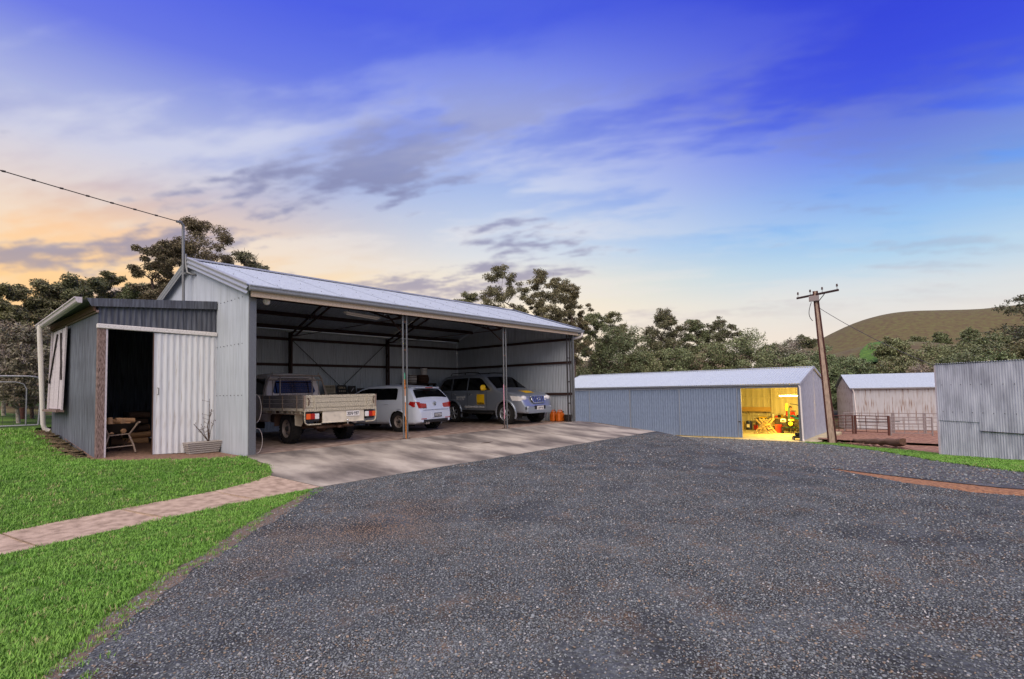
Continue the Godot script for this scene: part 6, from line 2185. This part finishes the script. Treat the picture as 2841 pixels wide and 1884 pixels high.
func make_person() -> void:
	var t = thing("person", "person in a red shirt bending over a teal cloth at the workbench", "person", V(36.0, WF + 0.003, 1.98), -1.2)
	# joints, facing local +z
	var hipL = V(0.09, 0.92, 0)
	var hipR = V(-0.09, 0.92, 0)
	var chest = V(0, 1.28, 0.05)
	var neck = V(0, 1.46, 0.09)
	var shL = V(0.19, 1.41, 0.07)
	var shR = V(-0.19, 1.41, 0.07)
	var elL = V(0.25, 1.12, 0.10)
	var elR = V(-0.25, 1.12, 0.12)
	var wrL = V(0.13, 1.0, 0.32)
	var wrR = V(-0.12, 1.0, 0.34)
	var head = V(0, 1.62, 0.15)
	var body = MB.new()
	blob([[hipL, hipR, 0.12, 0.12], [V(0, 0.95, 0), V(0, 1.1, 0.02), 0.125, 0.12], [V(0, 1.1, 0.02), chest, 0.12, 0.14], [shL, shR, 0.07, 0.07], [chest, neck, 0.11, 0.06], [neck, head, 0.055, 0.06],
		[shL, elL, 0.055, 0.042], [elL, wrL, 0.042, 0.03], [shR, elR, 0.055, 0.042], [elR, wrR, 0.042, 0.03],
		[hipL, V(0.10, 0.5, 0.03), 0.088, 0.058], [V(0.10, 0.5, 0.03), V(0.10, 0.08, -0.01), 0.058, 0.04], [V(0.10, 0.05, -0.03), V(0.11, 0.03, 0.17), 0.045, 0.032],
		[hipR, V(-0.10, 0.5, 0.02), 0.088, 0.058], [V(-0.10, 0.5, 0.02), V(-0.11, 0.08, -0.02), 0.058, 0.04], [V(-0.11, 0.05, -0.04), V(-0.12, 0.03, 0.16), 0.045, 0.032]], 0.018, 0.03, body)
	# head: skull, jaw, nose, brow, ears
	var fw = V(0, -0.35, 1).normalized()
	var up = V(0, 1, 0.35).normalized()
	var hc = head + up * 0.04
	blob([[hc, hc + up * 0.03 - fw * 0.02, 0.092, 0.092], [hc + fw * 0.03 - up * 0.06, hc + fw * 0.045 - up * 0.075, 0.058, 0.05], [hc + fw * 0.09 + up * 0.01, hc + fw * 0.118 - up * 0.028, 0.012, 0.016], [hc + fw * 0.083 + up * 0.028 + V(0.03, 0, 0), hc + fw * 0.083 + up * 0.028 - V(0.03, 0, 0), 0.014, 0.014], [hc + fw * 0.088 - up * 0.062 + V(0.018, 0, 0), hc + fw * 0.088 - up * 0.062 - V(0.018, 0, 0), 0.011, 0.011], [hc + V(0.093, 0, 0), hc + V(0.098, -0.03, 0), 0.016, 0.012], [hc - V(0.093, 0, 0), hc - V(0.098, 0.03, 0), 0.016, 0.012]], 0.008, 0.012, body)
	# hands with five fingers closing on the cloth
	for s in [1.0, -1.0]:
		var w: Vector3 = wrL if s > 0 else wrR
		var el: Vector3 = elL if s > 0 else elR
		var d = (w - el).normalized()
		var sd = V(s, 0, 0)
		var nrm = sd.cross(d).normalized() * -s
		sd = d.cross(nrm) * s
		var bones = [[w, w + d * 0.05, 0.026, 0.024], [w + d * 0.05 - sd * 0.025, w + d * 0.085 - sd * 0.03, 0.018, 0.014], [w + d * 0.05 + sd * 0.025, w + d * 0.08 + sd * 0.03, 0.018, 0.014], [w + d * 0.05, w + d * 0.09, 0.02, 0.015]]
		for k in 4:
			var o: Vector3 = w + d * 0.085 + sd * (-0.03 + 0.02 * k)
			var ln: float = [0.034, 0.04, 0.037, 0.028][k]
			var j1: Vector3 = o + d * ln - nrm * 0.012
			var j2: Vector3 = j1 + d * ln * 0.5 - nrm * ln * 0.6
			bones.append([o, j1, 0.0095, 0.009])
			bones.append([j1, j2, 0.009, 0.0075])
		var th: Vector3 = w + d * 0.03 - sd * 0.028
		bones.append([th, th + d * 0.035 - sd * 0.025 - nrm * 0.012, 0.013, 0.011])
		bones.append([th + d * 0.035 - sd * 0.025 - nrm * 0.012, th + d * 0.065 - sd * 0.022 - nrm * 0.028, 0.011, 0.009])
		blob(bones, 0.0045, 0.006, body)
	put(body, "body", M.skin, t)
	var shirt = MB.new()
	blob([[V(0, 0.96, 0), V(0, 1.1, 0.02), 0.145, 0.138], [V(0, 1.1, 0.02), chest, 0.138, 0.156], [shL, shR, 0.085, 0.085], [chest, neck - V(0, 0.04, 0), 0.125, 0.075], [shL, elL, 0.072, 0.056], [shR, elR, 0.072, 0.056], [hipL + V(0, 0.05, 0), hipR + V(0, 0.05, 0), 0.13, 0.13]], 0.018, 0.03, shirt)
	put(shirt, "shirt", M.shirt_red, t)
	var tr = MB.new()
	blob([[hipL, hipR, 0.132, 0.132], [hipL, V(0.10, 0.5, 0.03), 0.105, 0.078], [V(0.10, 0.5, 0.03), V(0.10, 0.1, -0.01), 0.078, 0.066], [hipR, V(-0.10, 0.5, 0.02), 0.105, 0.078], [V(-0.10, 0.5, 0.02), V(-0.11, 0.1, -0.02), 0.078, 0.066]], 0.018, 0.025, tr)
	put(tr, "trousers", M.trousers, t)
	var bt = MB.new()
	for s in [1.0, -1.0]:
		blob([[V(s * 0.105, 0.06, -0.03), V(s * 0.115, 0.045, 0.19), 0.058, 0.045], [V(s * 0.105, 0.06, -0.02), V(s * 0.105, 0.16, -0.02), 0.056, 0.056]], 0.014, 0.02, bt)
	put(bt, "boots", M.machine_black, t)
	var hr = MB.new()
	blob([[hc + up * 0.03 - fw * 0.025, hc + up * 0.045 - fw * 0.01, 0.098, 0.092], [hc - fw * 0.06 - up * 0.03, hc - fw * 0.05, 0.06, 0.07], [hc + up * 0.085 + fw * 0.05, hc + up * 0.07 + fw * 0.06, 0.03, 0.03]], 0.010, 0.012, hr)
	put(hr, "hair", M.hair, t)
	for s in [1.0, -1.0]:
		var ey = MB.new()
		ey.ball(hc + fw * 0.086 + up * 0.008 + V(s * 0.032, 0, 0), V(0.012, 0.010, 0.010), 8, 6)
		put(ey, "eye", M.ink, t)

# ---------------------------------------------------------------- trees
# x, z, height of the top, half width, kind
var TREES := [
	[-2.1, -15.8, 5.6, 0.84, "gum", "dark gum tree at the left edge above the bare scrub", "gum trees behind the lean-to"],
	[-0.8, -17.6, 6.2, 1.0, "gum", "broad gum crown second from the left behind the lean-to gutter", "gum trees behind the lean-to"],
	[0.4, -18.4, 6.8, 1.16, "gum", "tall rounded gum crown rising above the lean-to's gutter corner", "gum trees behind the lean-to"],
	[1.7, -19.2, 7.2, 0.85, "gum", "gum with the highest flat crown behind the lean-to roof", "gum trees behind the lean-to"],
	[2.5, -18.0, 6.7, 1.14, "gum", "sloping gum crown just left of the service mast", "gum trees behind the lean-to"],
	[1.8, -12.0, 7.5, 1.02, "sparse", "thin leaning gum to the left of the service mast", "tall gums behind the garage"],
	[3.3, -12.6, 8.8, 1.46, "sparse", "tallest open-crowned gum rising behind the garage ridge by the mast", "tall gums behind the garage"],
	[5.2, -12.9, 7.8, 1.25, "sparse", "gum with a wide low crown behind the garage roof, right of the mast", "tall gums behind the garage"],
	[27.8, -21.5, 9.9, 1.58, "gum", "low gum at the left foot of the tall twin gums behind the garage", "gums beyond the garage's far end"],
	[30.7, -19.8, 12.4, 2.01, "tall", "left one of the tall twin gums above the garage roof", "gums beyond the garage's far end"],
	[33.8, -17.6, 12.5, 2.05, "tall", "right one of the tall twin gums above the garage roof", "gums beyond the garage's far end"],
	[36.8, -16.8, 11.5, 1.65, "tall", "gum on the right shoulder of the tall twin gums", "gums beyond the garage's far end"],
	[44.7, -19.4, 9.8, 1.52, "gum", "open gum, first of its kind from the garage behind the workshop", "trees behind the workshop"],
	[49.3, -19.3, 10.1, 1.92, "gum", "open gum, second of its kind from the garage behind the workshop", "trees behind the workshop"],
	[46.2, -16.7, 8.5, 3.79, "dense", "dense olive gum, first of its kind from the garage behind the workshop", "trees behind the workshop"],
	[50.1, -13.4, 9.9, 2.23, "tall", "tall see-through gum, first of its kind from the garage behind the workshop", "trees behind the workshop"],
	[53.1, -11.2, 8.8, 1.79, "gum", "open gum, third of its kind from the garage behind the workshop", "trees behind the workshop"],
	[56.0, -9.2, 9.1, 1.94, "umbrella", "umbrella-crowned gum, first of its kind from the garage behind the workshop", "trees behind the workshop"],
	[50.8, -5.7, 7.1, 3.19, "dense", "dense olive gum, second of its kind from the garage behind the workshop", "trees behind the workshop"],
	[63.3, -5.7, 6.5, 1.93, "dense", "dense olive gum, third of its kind from the garage behind the workshop", "trees behind the workshop"],
	[53.9, -2.0, 6.0, 1.98, "bare", "bare purplish scrub tree, first of its kind from the garage behind the workshop", "trees behind the workshop"],
	[68.9, -3.5, 7.4, 1.55, "gum", "open gum, fourth of its kind from the garage behind the workshop", "trees behind the workshop"],
	[46.7, -19.9, 5.0, 2.48, "bare", "bare purplish scrub tree, second of its kind from the garage behind the workshop", "trees behind the workshop"],
	[46.3, -14.3, 5.6, 2.35, "dense", "dense olive gum, fourth of its kind from the garage behind the workshop", "trees behind the workshop"],
	[47.7, -11.3, 5.9, 2.35, "dense", "dense olive gum, fifth of its kind from the garage behind the workshop", "trees behind the workshop"],
	[49.8, -8.7, 5.4, 2.2, "bare", "bare purplish scrub tree, third of its kind from the garage behind the workshop", "trees behind the workshop"],
	[52.1, -8.4, 6.3, 2.48, "dense", "dense olive gum, sixth of its kind from the garage behind the workshop", "trees behind the workshop"],
	[51.2, -4.5, 5.0, 2.39, "bare", "bare purplish scrub tree, fourth of its kind from the garage behind the workshop", "trees behind the workshop"],
	[52.0, -1.1, 4.5, 2.0, "dense", "dense olive gum, seventh of its kind from the garage behind the workshop", "trees behind the workshop"],
	[63.2, -0.3, 5.2, 2.36, "dense", "dense dark tree, first to the right of the power pole behind the stock yard", "trees behind the stock yard"],
	[67.2, 1.2, 4.6, 2.25, "dense", "dense dark tree, second to the right of the power pole behind the stock yard", "trees behind the stock yard"],
	[69.9, 3.3, 3.7, 2.58, "dense", "dense dark tree, third to the right of the power pole behind the stock yard", "trees behind the stock yard"],
	[115.0, 1.9, 9.7, 2.31, "dense", "dense olive gum on the right-hand hillside, first of its kind from the left", "trees on the right-hand hillside"],
	[70.2, 6.8, 4.8, 2.58, "dense", "dense olive gum on the right-hand hillside, second of its kind from the left", "trees on the right-hand hillside"],
	[90.3, 8.5, 6.8, 3.27, "dense", "dense olive gum on the right-hand hillside, third of its kind from the left", "trees on the right-hand hillside"],
	[75.3, 10.5, 4.8, 2.75, "gum", "open gum on the right-hand hillside, first of its kind from the left", "trees on the right-hand hillside"],
	[105.3, 11.5, 7.7, 3.41, "dense", "dense olive gum on the right-hand hillside, fourth of its kind from the left", "trees on the right-hand hillside"],
	[85.3, 13.4, 6.2, 3.1, "gum", "open gum on the right-hand hillside, second of its kind from the left", "trees on the right-hand hillside"],
	[115.2, 15.3, 9.3, 3.72, "dense", "dense olive gum on the right-hand hillside, fifth of its kind from the left", "trees on the right-hand hillside"],
	[80.2, 15.4, 5.3, 2.92, "dense", "dense olive gum on the right-hand hillside, sixth of its kind from the left", "trees on the right-hand hillside"],
	[115.1, 18.4, 10.2, 4.13, "gum", "open gum on the right-hand hillside, third of its kind from the left", "trees on the right-hand hillside"],
	[80.1, 17.6, 6.4, 2.92, "gum", "open gum on the right-hand hillside, fourth of its kind from the left", "trees on the right-hand hillside"],
	[57.3, 8.6, 3.3, 2.13, "bare", "bare purplish scrub tree on the right-hand hillside, first of its kind from the left", "trees on the right-hand hillside"],
	[55.3, 10.9, 2.8, 2.06, "dense", "dense olive gum on the right-hand hillside, seventh of its kind from the left", "trees on the right-hand hillside"],
	[57.3, 13.1, 3.0, 2.35, "bare", "bare purplish scrub tree on the right-hand hillside, second of its kind from the left", "trees on the right-hand hillside"],
	[55.2, 15.0, 2.9, 2.06, "dense", "dense olive gum on the right-hand hillside, eighth of its kind from the left", "trees on the right-hand hillside"],
	[100.1, 18.3, 13.8, 2.89, "silhouette", "lone clumpy gum silhouetted on the ridge at the right edge", "trees on the right-hand hillside"],
	[165.1, 3.0, 13.3, 1.64, "dense", "small dark shrub, first from the left along the foot of the big hill", "shrubs at the hill foot"],
	[165.3, 7.7, 13.7, 1.4, "dense", "small dark shrub, second from the left along the foot of the big hill", "shrubs at the hill foot"],
	[165.3, 13.5, 14.2, 1.64, "dense", "small dark shrub, third from the left along the foot of the big hill", "shrubs at the hill foot"],
	[-2.6, -10.8, 3.7, 0.91, "bare", "bare grey scrub tree farthest left behind the gate", "bare scrub behind the gate"],
	[-2.1, -9.7, 3.5, 0.87, "bare", "bare grey scrub tree between the gate and the lean-to", "bare scrub behind the gate"],
	[-2.6, -7.8, 2.7, 0.65, "bare", "low bare thicket just behind the steel gate", "bare scrub behind the gate"],
	[-0.9, -14.6, 4.3, 1.07, "dense", "dark bushy gum filling the gap behind the lean-to's downpipe", "gum trees behind the lean-to"],
]

func leaves(v: PackedVector3Array, n: PackedVector3Array, c: PackedColorArray, ix: PackedInt32Array, o: Vector3, r: Vector3, count: int, size: float, tone: Color) -> void:
	for i in count:
		var d = V(rng.randfn(), rng.randfn(), rng.randfn()).normalized() * pow(rng.randf(), 0.42)
		var p = o + V(d.x * r.x, d.y * r.y, d.z * r.z)
		var a = V(rng.randf_range(-1, 1), rng.randf_range(-1.3, 0.4), rng.randf_range(-1, 1)).normalized()
		var b = a.cross(V(rng.randf_range(-1, 1), rng.randf_range(-1, 1), rng.randf_range(-1, 1))).normalized()
		var s = size * rng.randf_range(0.6, 1.35)
		var q = a.cross(b)
		var w = s * 0.2
		var k = v.size()
		v.append(p)
		v.append(p + a * s * 0.45 + b * w)
		v.append(p + a * s)
		v.append(p + a * s * 0.45 - b * w)
		var f = rng.randf_range(0.65, 1.45)
		var t = tone * f
		if rng.randf() < 0.12:
			t = t.lerp(Color(0.16, 0.10, 0.07), 0.6)
		for j in 4:
			n.append(q)
			c.append(t)
		ix.append_array([k, k + 1, k + 2, k, k + 2, k + 3])

func make_tree(a: Array, idx: int) -> void:
	rng.seed = 4000 + idx * 17
	var kind: String = a[4]
	var base = V(a[0], land(a[0], a[1]) - 0.05, a[1])
	var H: float = maxf(a[2] - base.y, 2.0)
	var R: float = a[3] * (1.3 if idx > 11 else 1.22)
	var dist = Vector2(a[0] + 4.7, a[1] - 11.1).length()
	var P: Dictionary = {
		"gum": {"lo": 0.34, "n": 24, "cl": 0.40, "leaf": 760, "tone": Color(0.127, 0.141, 0.066)},
		"tall": {"lo": 0.42, "n": 26, "cl": 0.36, "leaf": 760, "tone": Color(0.137, 0.132, 0.066)},
		"sparse": {"lo": 0.46, "n": 24, "cl": 0.32, "leaf": 620, "tone": Color(0.140, 0.128, 0.070)},
		"dense": {"lo": 0.10, "n": 40, "cl": 0.40, "leaf": 640, "tone": Color(0.137, 0.169, 0.078)},
		"umbrella": {"lo": 0.66, "n": 20, "cl": 0.28, "leaf": 300, "tone": Color(0.120, 0.128, 0.063)},
		"bare": {"lo": 0.20, "n": 26, "cl": 0.34, "leaf": 150, "tone": Color(0.188, 0.171, 0.117)},
		"silhouette": {"lo": 0.45, "n": 12, "cl": 0.30, "leaf": 260, "tone": Color(0.094, 0.100, 0.055)},
	}[kind]
	var names = {"gum": "gum_tree", "tall": "gum_tree", "sparse": "gum_tree", "dense": "bushy_gum_tree", "umbrella": "gum_tree", "bare": "scrub_tree", "silhouette": "gum_tree"}
	var t = thing(names[kind], a[5], "tree", base, 0.0, a[6])
	if dist > 150:
		t.set_meta("category", "shrub")
	var lo: float = P.lo * H
	var cr: float = R * P.cl
	var hc = (H - lo)
	var ny: int = P.n
	var wide = R
	var leafsize = clampf(dist * 0.0036, 0.09, 0.42)
	var many = int(1.45 * P.leaf * clampf(46.0 / dist, 0.38, 1.6))
	# crown clumps
	var clumps = []
	for i in ny:
		var best = Vector3.ZERO
		var bs = -1.0
		for tr in 8:
			var u = rng.randf_range(0, TAU)
			var yy = rng.randf()
			var rad = sqrt(maxf(0.0, 1.0 - pow((yy - 0.42) / 0.62, 2.0))) * sqrt(rng.randf_range(0.08, 1.0))
			if kind == "umbrella":
				rad = sqrt(rng.randf())
				yy = 0.8 - rad * rad * 0.6 + rng.randf() * 0.2
			var q = V(cos(u) * rad * (wide - cr * 0.6), lo + cr * 0.5 + yy * (hc - cr * 1.2), sin(u) * rad * (wide - cr * 0.6))
			var near = 1e9
			for o in clumps:
				near = minf(near, o.distance_to(q))
			if near > bs:
				bs = near
				best = q
		clumps.append(best)
	# make sure the top is reached
	clumps.append(V(rng.randf_range(-0.2, 0.2) * wide, H - cr * 0.75, rng.randf_range(-0.2, 0.2) * wide))
	# skeleton
	var wood = MB.new()
	var lean = V(rng.randf_range(-0.12, 0.12), 0, rng.randf_range(-0.12, 0.12)) * H * 0.5
	var top = V(lean.x, lo + hc * 0.55, lean.z)
	var tr0 = clampf(H * 0.018, 0.05, 0.28)
	var nodes = []
	var tp = []
	var rr = []
	for i in 7:
		var f = i / 6.0
		var q = top * f + V(sin(f * 5.0 + idx), 0, cos(f * 4.0 + idx)) * H * 0.012 * f
		tp.append(q)
		rr.append(lerpf(tr0, tr0 * 0.35, f))
		if f > 0.28:
			nodes.append([q, rr[-1]])
	wood.tube(tp, rr, 7)
	clumps.sort_custom(func(p, q): return Vector2(p.x, p.z).length() + p.y * 0.3 < Vector2(q.x, q.z).length() + q.y * 0.3)
	for q in clumps:
		var bi = 0
		var bd = 1e9
		for i in nodes.size():
			var o: Vector3 = nodes[i][0]
			var d: float = o.distance_to(q) + (2.0 * maxf(0.0, o.y - q.y + 0.1 * R))
			if d < bd:
				bd = d
				bi = i
		var s: Vector3 = nodes[bi][0]
		var r0: float = nodes[bi][1] * 0.75
		var mid = s.lerp(q, 0.5) + V(rng.randfn() * 0.06, -0.07, rng.randfn() * 0.06) * s.distance_to(q)
		wood.tube([s, mid, q], [r0, r0 * 0.7, maxf(r0 * 0.4, 0.012)], 5, false)
		nodes.append([mid, r0 * 0.7])
		nodes.append([q, r0 * 0.45])
		for k in 5:
			var e = q + V(rng.randfn(), rng.randfn() * 0.6 + 0.2, rng.randfn()).normalized() * cr * rng.randf_range(0.5, 0.95)
			wood.tube([q, e], [maxf(r0 * 0.3, 0.01), 0.006], 3, false)
	if kind == "bare":
		for q in clumps:
			for k in 16:
				var b: Vector3 = q
				var d = V(rng.randfn(), rng.randfn() + 0.5, rng.randfn()).normalized()
				var e: Vector3 = b + d * cr * rng.randf_range(0.5, 1.2)
				var r2 = leafsize * 0.05
				wood.tube([b, b.lerp(e, 0.5) + V(rng.randfn(), rng.randfn(), rng.randfn()) * cr * 0.08, e], [r2, r2 * 0.7, r2 * 0.4], 3, false)
	put(wood, "trunk", M.bark_white if (kind == "bare" and idx % 2 == 0) or idx % 7 == 3 else M.bark, t)
	# foliage
	var v = PackedVector3Array()
	var n = PackedVector3Array()
	var c = PackedColorArray()
	var ix = PackedInt32Array()
	var tone: Color = P.tone * rng.randf_range(0.85, 1.2)
	tone.r *= rng.randf_range(0.9, 1.15)
	for q in clumps:
		var k = rng.randf_range(0.75, 1.25)
		var o = Vector3.ZERO
		# each clump is a few smaller tufts
		for s in 5:
			var d: Vector3 = q + V(rng.randfn() * 0.5, rng.randfn() * 0.28, rng.randfn() * 0.5) * cr
			var rad = cr * k * rng.randf_range(0.38, 0.62)
			leaves(v, n, c, ix, d, V(rad, rad * 0.62, rad), int(many * k / 5.0), leafsize, tone)
	var m = ArrayMesh.new()
	var A = []
	A.resize(Mesh.ARRAY_MAX)
	A[Mesh.ARRAY_VERTEX] = v
	A[Mesh.ARRAY_NORMAL] = n
	A[Mesh.ARRAY_COLOR] = c
	A[Mesh.ARRAY_INDEX] = ix
	m.add_surface_from_arrays(Mesh.PRIMITIVE_TRIANGLES, A)
	put(m, "crown", M.leaf, t)

func make_trees() -> void:
	for i in TREES.size():
		make_tree(TREES[i], i)

# ---------------------------------------------------------------- loose stones and grass
func near_view(q: Vector2) -> float:
	return q.distance_to(Vector2(-4.68, 11.13))

func in_wedge(q: Vector2) -> bool:
	var d = q - Vector2(-4.68, 11.13)
	if d.length() < 1.5:
		return true
	var a = atan2(d.x, -d.y)
	return a > -0.12 and a < 1.80

func stone_mesh(sd: int) -> ArrayMesh:
	rng.seed = sd
	var m = MB.new()
	var P = []
	for i in 4:
		var row = PackedVector3Array()
		var rr: float = [0.55, 1.0, 0.9, 0.45][i]
		var y: float = [-0.42, -0.1, 0.25, 0.45][i]
		for j in 6:
			var t = TAU * j / 6 + i * 0.3
			row.append(V(cos(t) * rr * rng.randf_range(0.7, 1.2), y * rng.randf_range(0.8, 1.25), sin(t) * rr * rng.randf_range(0.6, 1.05)) * 0.5)
		P.append(row)
	for i in 3:
		for j in 6:
			m.quad(P[i][j], P[i][(j + 1) % 6], P[i + 1][(j + 1) % 6], P[i + 1][j])
	for j in range(1, 5):
		m.tri(P[3][0], P[3][j], P[3][j + 1])
	return m.mesh()

func tuft_mesh(sd: int, n: int) -> ArrayMesh:
	rng.seed = sd
	var m = MB.new()
	for i in n:
		var a = rng.randf() * TAU
		var o = V(cos(a), 0, sin(a)) * rng.randf() * 0.045
		var b = rng.randf() * TAU
		var h = rng.randf_range(0.022, 0.050)
		var l = V(cos(b), 0, sin(b)) * h * rng.randf_range(0.15, 0.8)
		var s = V(-sin(b), 0, cos(b)) * rng.randf_range(0.0020, 0.0034)
		var mid = o + l * 0.4 + V(0, h * 0.62, 0)
		var tip = o + l + V(0, h, 0)
		m.quad(o - s, o + s, mid + s * 0.8, mid - s * 0.8)
		m.tri(mid - s * 0.8, mid + s * 0.8, tip)
	return m.mesh()

func multi(called: String, mesh: Mesh, material: Material, xf: Array, cols: PackedColorArray) -> void:
	var mm = MultiMesh.new()
	mm.transform_format = MultiMesh.TRANSFORM_3D
	mm.use_colors = true
	mm.mesh = mesh
	mm.instance_count = xf.size()
	for i in xf.size():
		mm.set_instance_transform(i, xf[i])
		mm.set_instance_color(i, cols[i])
	var o = MultiMeshInstance3D.new()
	o.name = numbered(called)
	o.multimesh = mm
	o.material_override = material
	o.set_meta("kind", "stuff")
	add_child(o)

func make_scatter() -> void:
	var nz = FastNoiseLite.new()
	nz.seed = 5
	nz.frequency = 0.35
	nz.fractal_octaves = 3
	# stones
	var sm = [stone_mesh(1), stone_mesh(2), stone_mesh(3)]
	var XF = [[], [], []]
	var CO = [PackedColorArray(), PackedColorArray(), PackedColorArray()]
	rng.seed = 99
	var bands = [[0.0, 3.6, 0.0140, 1.05], [3.6, 6.2, 0.0180, 1.1], [6.2, 10.0, 0.027, 1.3], [10.0, 17.5, 0.058, 1.9], [11.0, 22.0, 0.085, 2.6, 1], [22.0, 36.0, 0.14, 4.0, 1]]
	for b in bands:
		var r1: float = b[1]
		var st: float = b[2]
		var x = -4.68 - r1
		while x < -4.68 + r1:
			var z = 11.13 - r1
			while z < 11.13 + minf(r1, 4.0):
				var q = Vector2(x + rng.randf() * st, z + rng.randf() * st)
				z += st
				var d = near_view(q)
				if d < b[0] or d >= r1 or not in_wedge(q):
					continue
				if not Geometry2D.is_point_in_polygon(q, road_poly if b[0] > 17.0 or b.size() > 4 else gravel_poly):
					continue
				if Geometry2D.is_point_in_polygon(q, lawn_polys[2]):
					continue
				var bare = exp(-pow((q.x + 1.2 + 0.6 * nz.get_noise_2d(q.y * 3.0, 7.0)) / 1.15, 2.0) - pow((q.y - 6.0 + 0.8 * nz.get_noise_2d(q.x * 3.0, 50.0)) / 0.6, 2.0))
				var k = nz.get_noise_2d(q.x, q.y)
				if Geometry2D.is_point_in_polygon(q + Vector2(-0.16, -0.14), lawn_polys[2]) and rng.randf() < 0.35:
					continue
				if rng.randf() < bare * 0.2 + clampf(k - 0.10, 0, 1) * 1.2:
					continue
				var s: float = rng.randf_range(0.008, 0.019) * b[3] * (1.5 if rng.randf() < 0.06 else 1.0)
				var v = rng.randi() % 3
				var B = Basis(V(0, 1, 0), rng.randf() * TAU) * Basis(V(1, 0, 0), rng.randfn() * 0.5) * Basis.from_scale(V(s, s * rng.randf_range(0.5, 0.8), s * rng.randf_range(0.6, 1.0)))
				XF[v].append(Transform3D(B, V(q.x, land(q.x, q.y) + 0.006 + s * 0.16, q.y)))
				var g = rng.randf()
				var c = Color(0.125, 0.138, 0.148) * rng.randf_range(0.5, 1.55)
				if g < 0.035:
					c = Color(0.40, 0.40, 0.40) * rng.randf_range(0.7, 1.2)
				elif g < 0.13:
					c = Color(0.26, 0.20, 0.15) * rng.randf_range(0.6, 1.2)
				elif g < 0.30:
					c = Color(0.19, 0.215, 0.23) * rng.randf_range(0.8, 1.25)
				c = c.lerp(Color(0.23, 0.155, 0.11) * rng.randf_range(0.7, 1.2), bare * 0.85)
				CO[v].append(c)
			x += st
	for v in 3:
		multi("loose_gravel", sm[v], M.stone, XF[v], CO[v])
	# grass
	var tm = [tuft_mesh(11, 12), tuft_mesh(12, 12), tuft_mesh(13, 9)]
	XF = [[], [], []]
	CO = [PackedColorArray(), PackedColorArray(), PackedColorArray()]
	var areas = [[1, Rect2(-6.8, -7.5, 7.0, 11.6)], [2, Rect2(-6.8, 3.2, 7.0, 6.5)], [0, Rect2(9.6, 4.0, 20.4, 11.5)]]
	for a in areas:
		var poly: PackedVector2Array = lawn_polys[a[0]]
		var R: Rect2 = a[1]
		var cell = 0.5
		var gx = R.position.x
		while gx < R.end.x:
			var gz = R.position.y
			while gz < R.end.y:
				var cq = Vector2(gx + cell / 2, gz + cell / 2)
				gz += cell
				if not in_wedge(cq):
					continue
				var d = near_view(cq)
				var st = 0.030 if d < 5.5 else (0.037 if d < 9.0 else (0.055 if d < 14.0 else 0.095))
				var k = 1.0 if d < 9.0 else (1.2 if d < 14.0 else 1.7)
				var n = int(pow(cell / st, 2.0))
				for i in n:
					var q = cq + Vector2(rng.randf() - 0.5, rng.randf() - 0.5) * cell
					var inside = Geometry2D.is_point_in_polygon(q, poly)
					if not inside:
						# stragglers past the edge
						var far = true
						for o in [Vector2(0.12, 0), Vector2(-0.12, 0), Vector2(0, 0.12), Vector2(0, -0.12)]:
							if Geometry2D.is_point_in_polygon(q + o * rng.randf_range(0.2, 2.6), poly):
								far = false
						if far or rng.randf() > 0.35 or a[0] == 1:
							continue
						if a[0] == 2 and not Geometry2D.is_point_in_polygon(q, gravel_poly):
							continue
					var v = rng.randi() % 3
					var s = k * rng.randf_range(0.7, 1.25) * (1.0 if inside else 0.7)
					var B = Basis(V(0, 1, 0), rng.randf() * TAU) * Basis.from_scale(V(s * 1.15, s * (0.8 if a[0] else 0.6), s * 1.15))
					XF[v].append(Transform3D(B, V(q.x, land(q.x, q.y) + 0.008, q.y)))
					var w = 0.5 + 0.5 * nz.get_noise_2d(q.x * 2.0, q.y * 2.0)
					var c = Color(0.105, 0.270, 0.026).lerp(Color(0.180, 0.345, 0.052), w) * rng.randf_range(0.7, 1.35)
					if rng.randf() < 0.05:
						c = Color(0.34, 0.33, 0.14)
					CO[v].append(c)
			gx += cell
	for v in 3:
		multi("grass_blades", tm[v], M.blade, XF[v], CO[v])

func _ready() -> void:
	setup()
	make_materials()
	make_ground()
	make_surfaces()
	make_garage()
	make_lean_to()
	make_trees()
	make_workshop()
	make_right_shed()
	make_barn()
	make_pole()
	make_rails()
	make_ute()
	make_hatch()
	make_wagon()
	make_props()
	make_workshop_things()
	make_person()
	make_scatter()
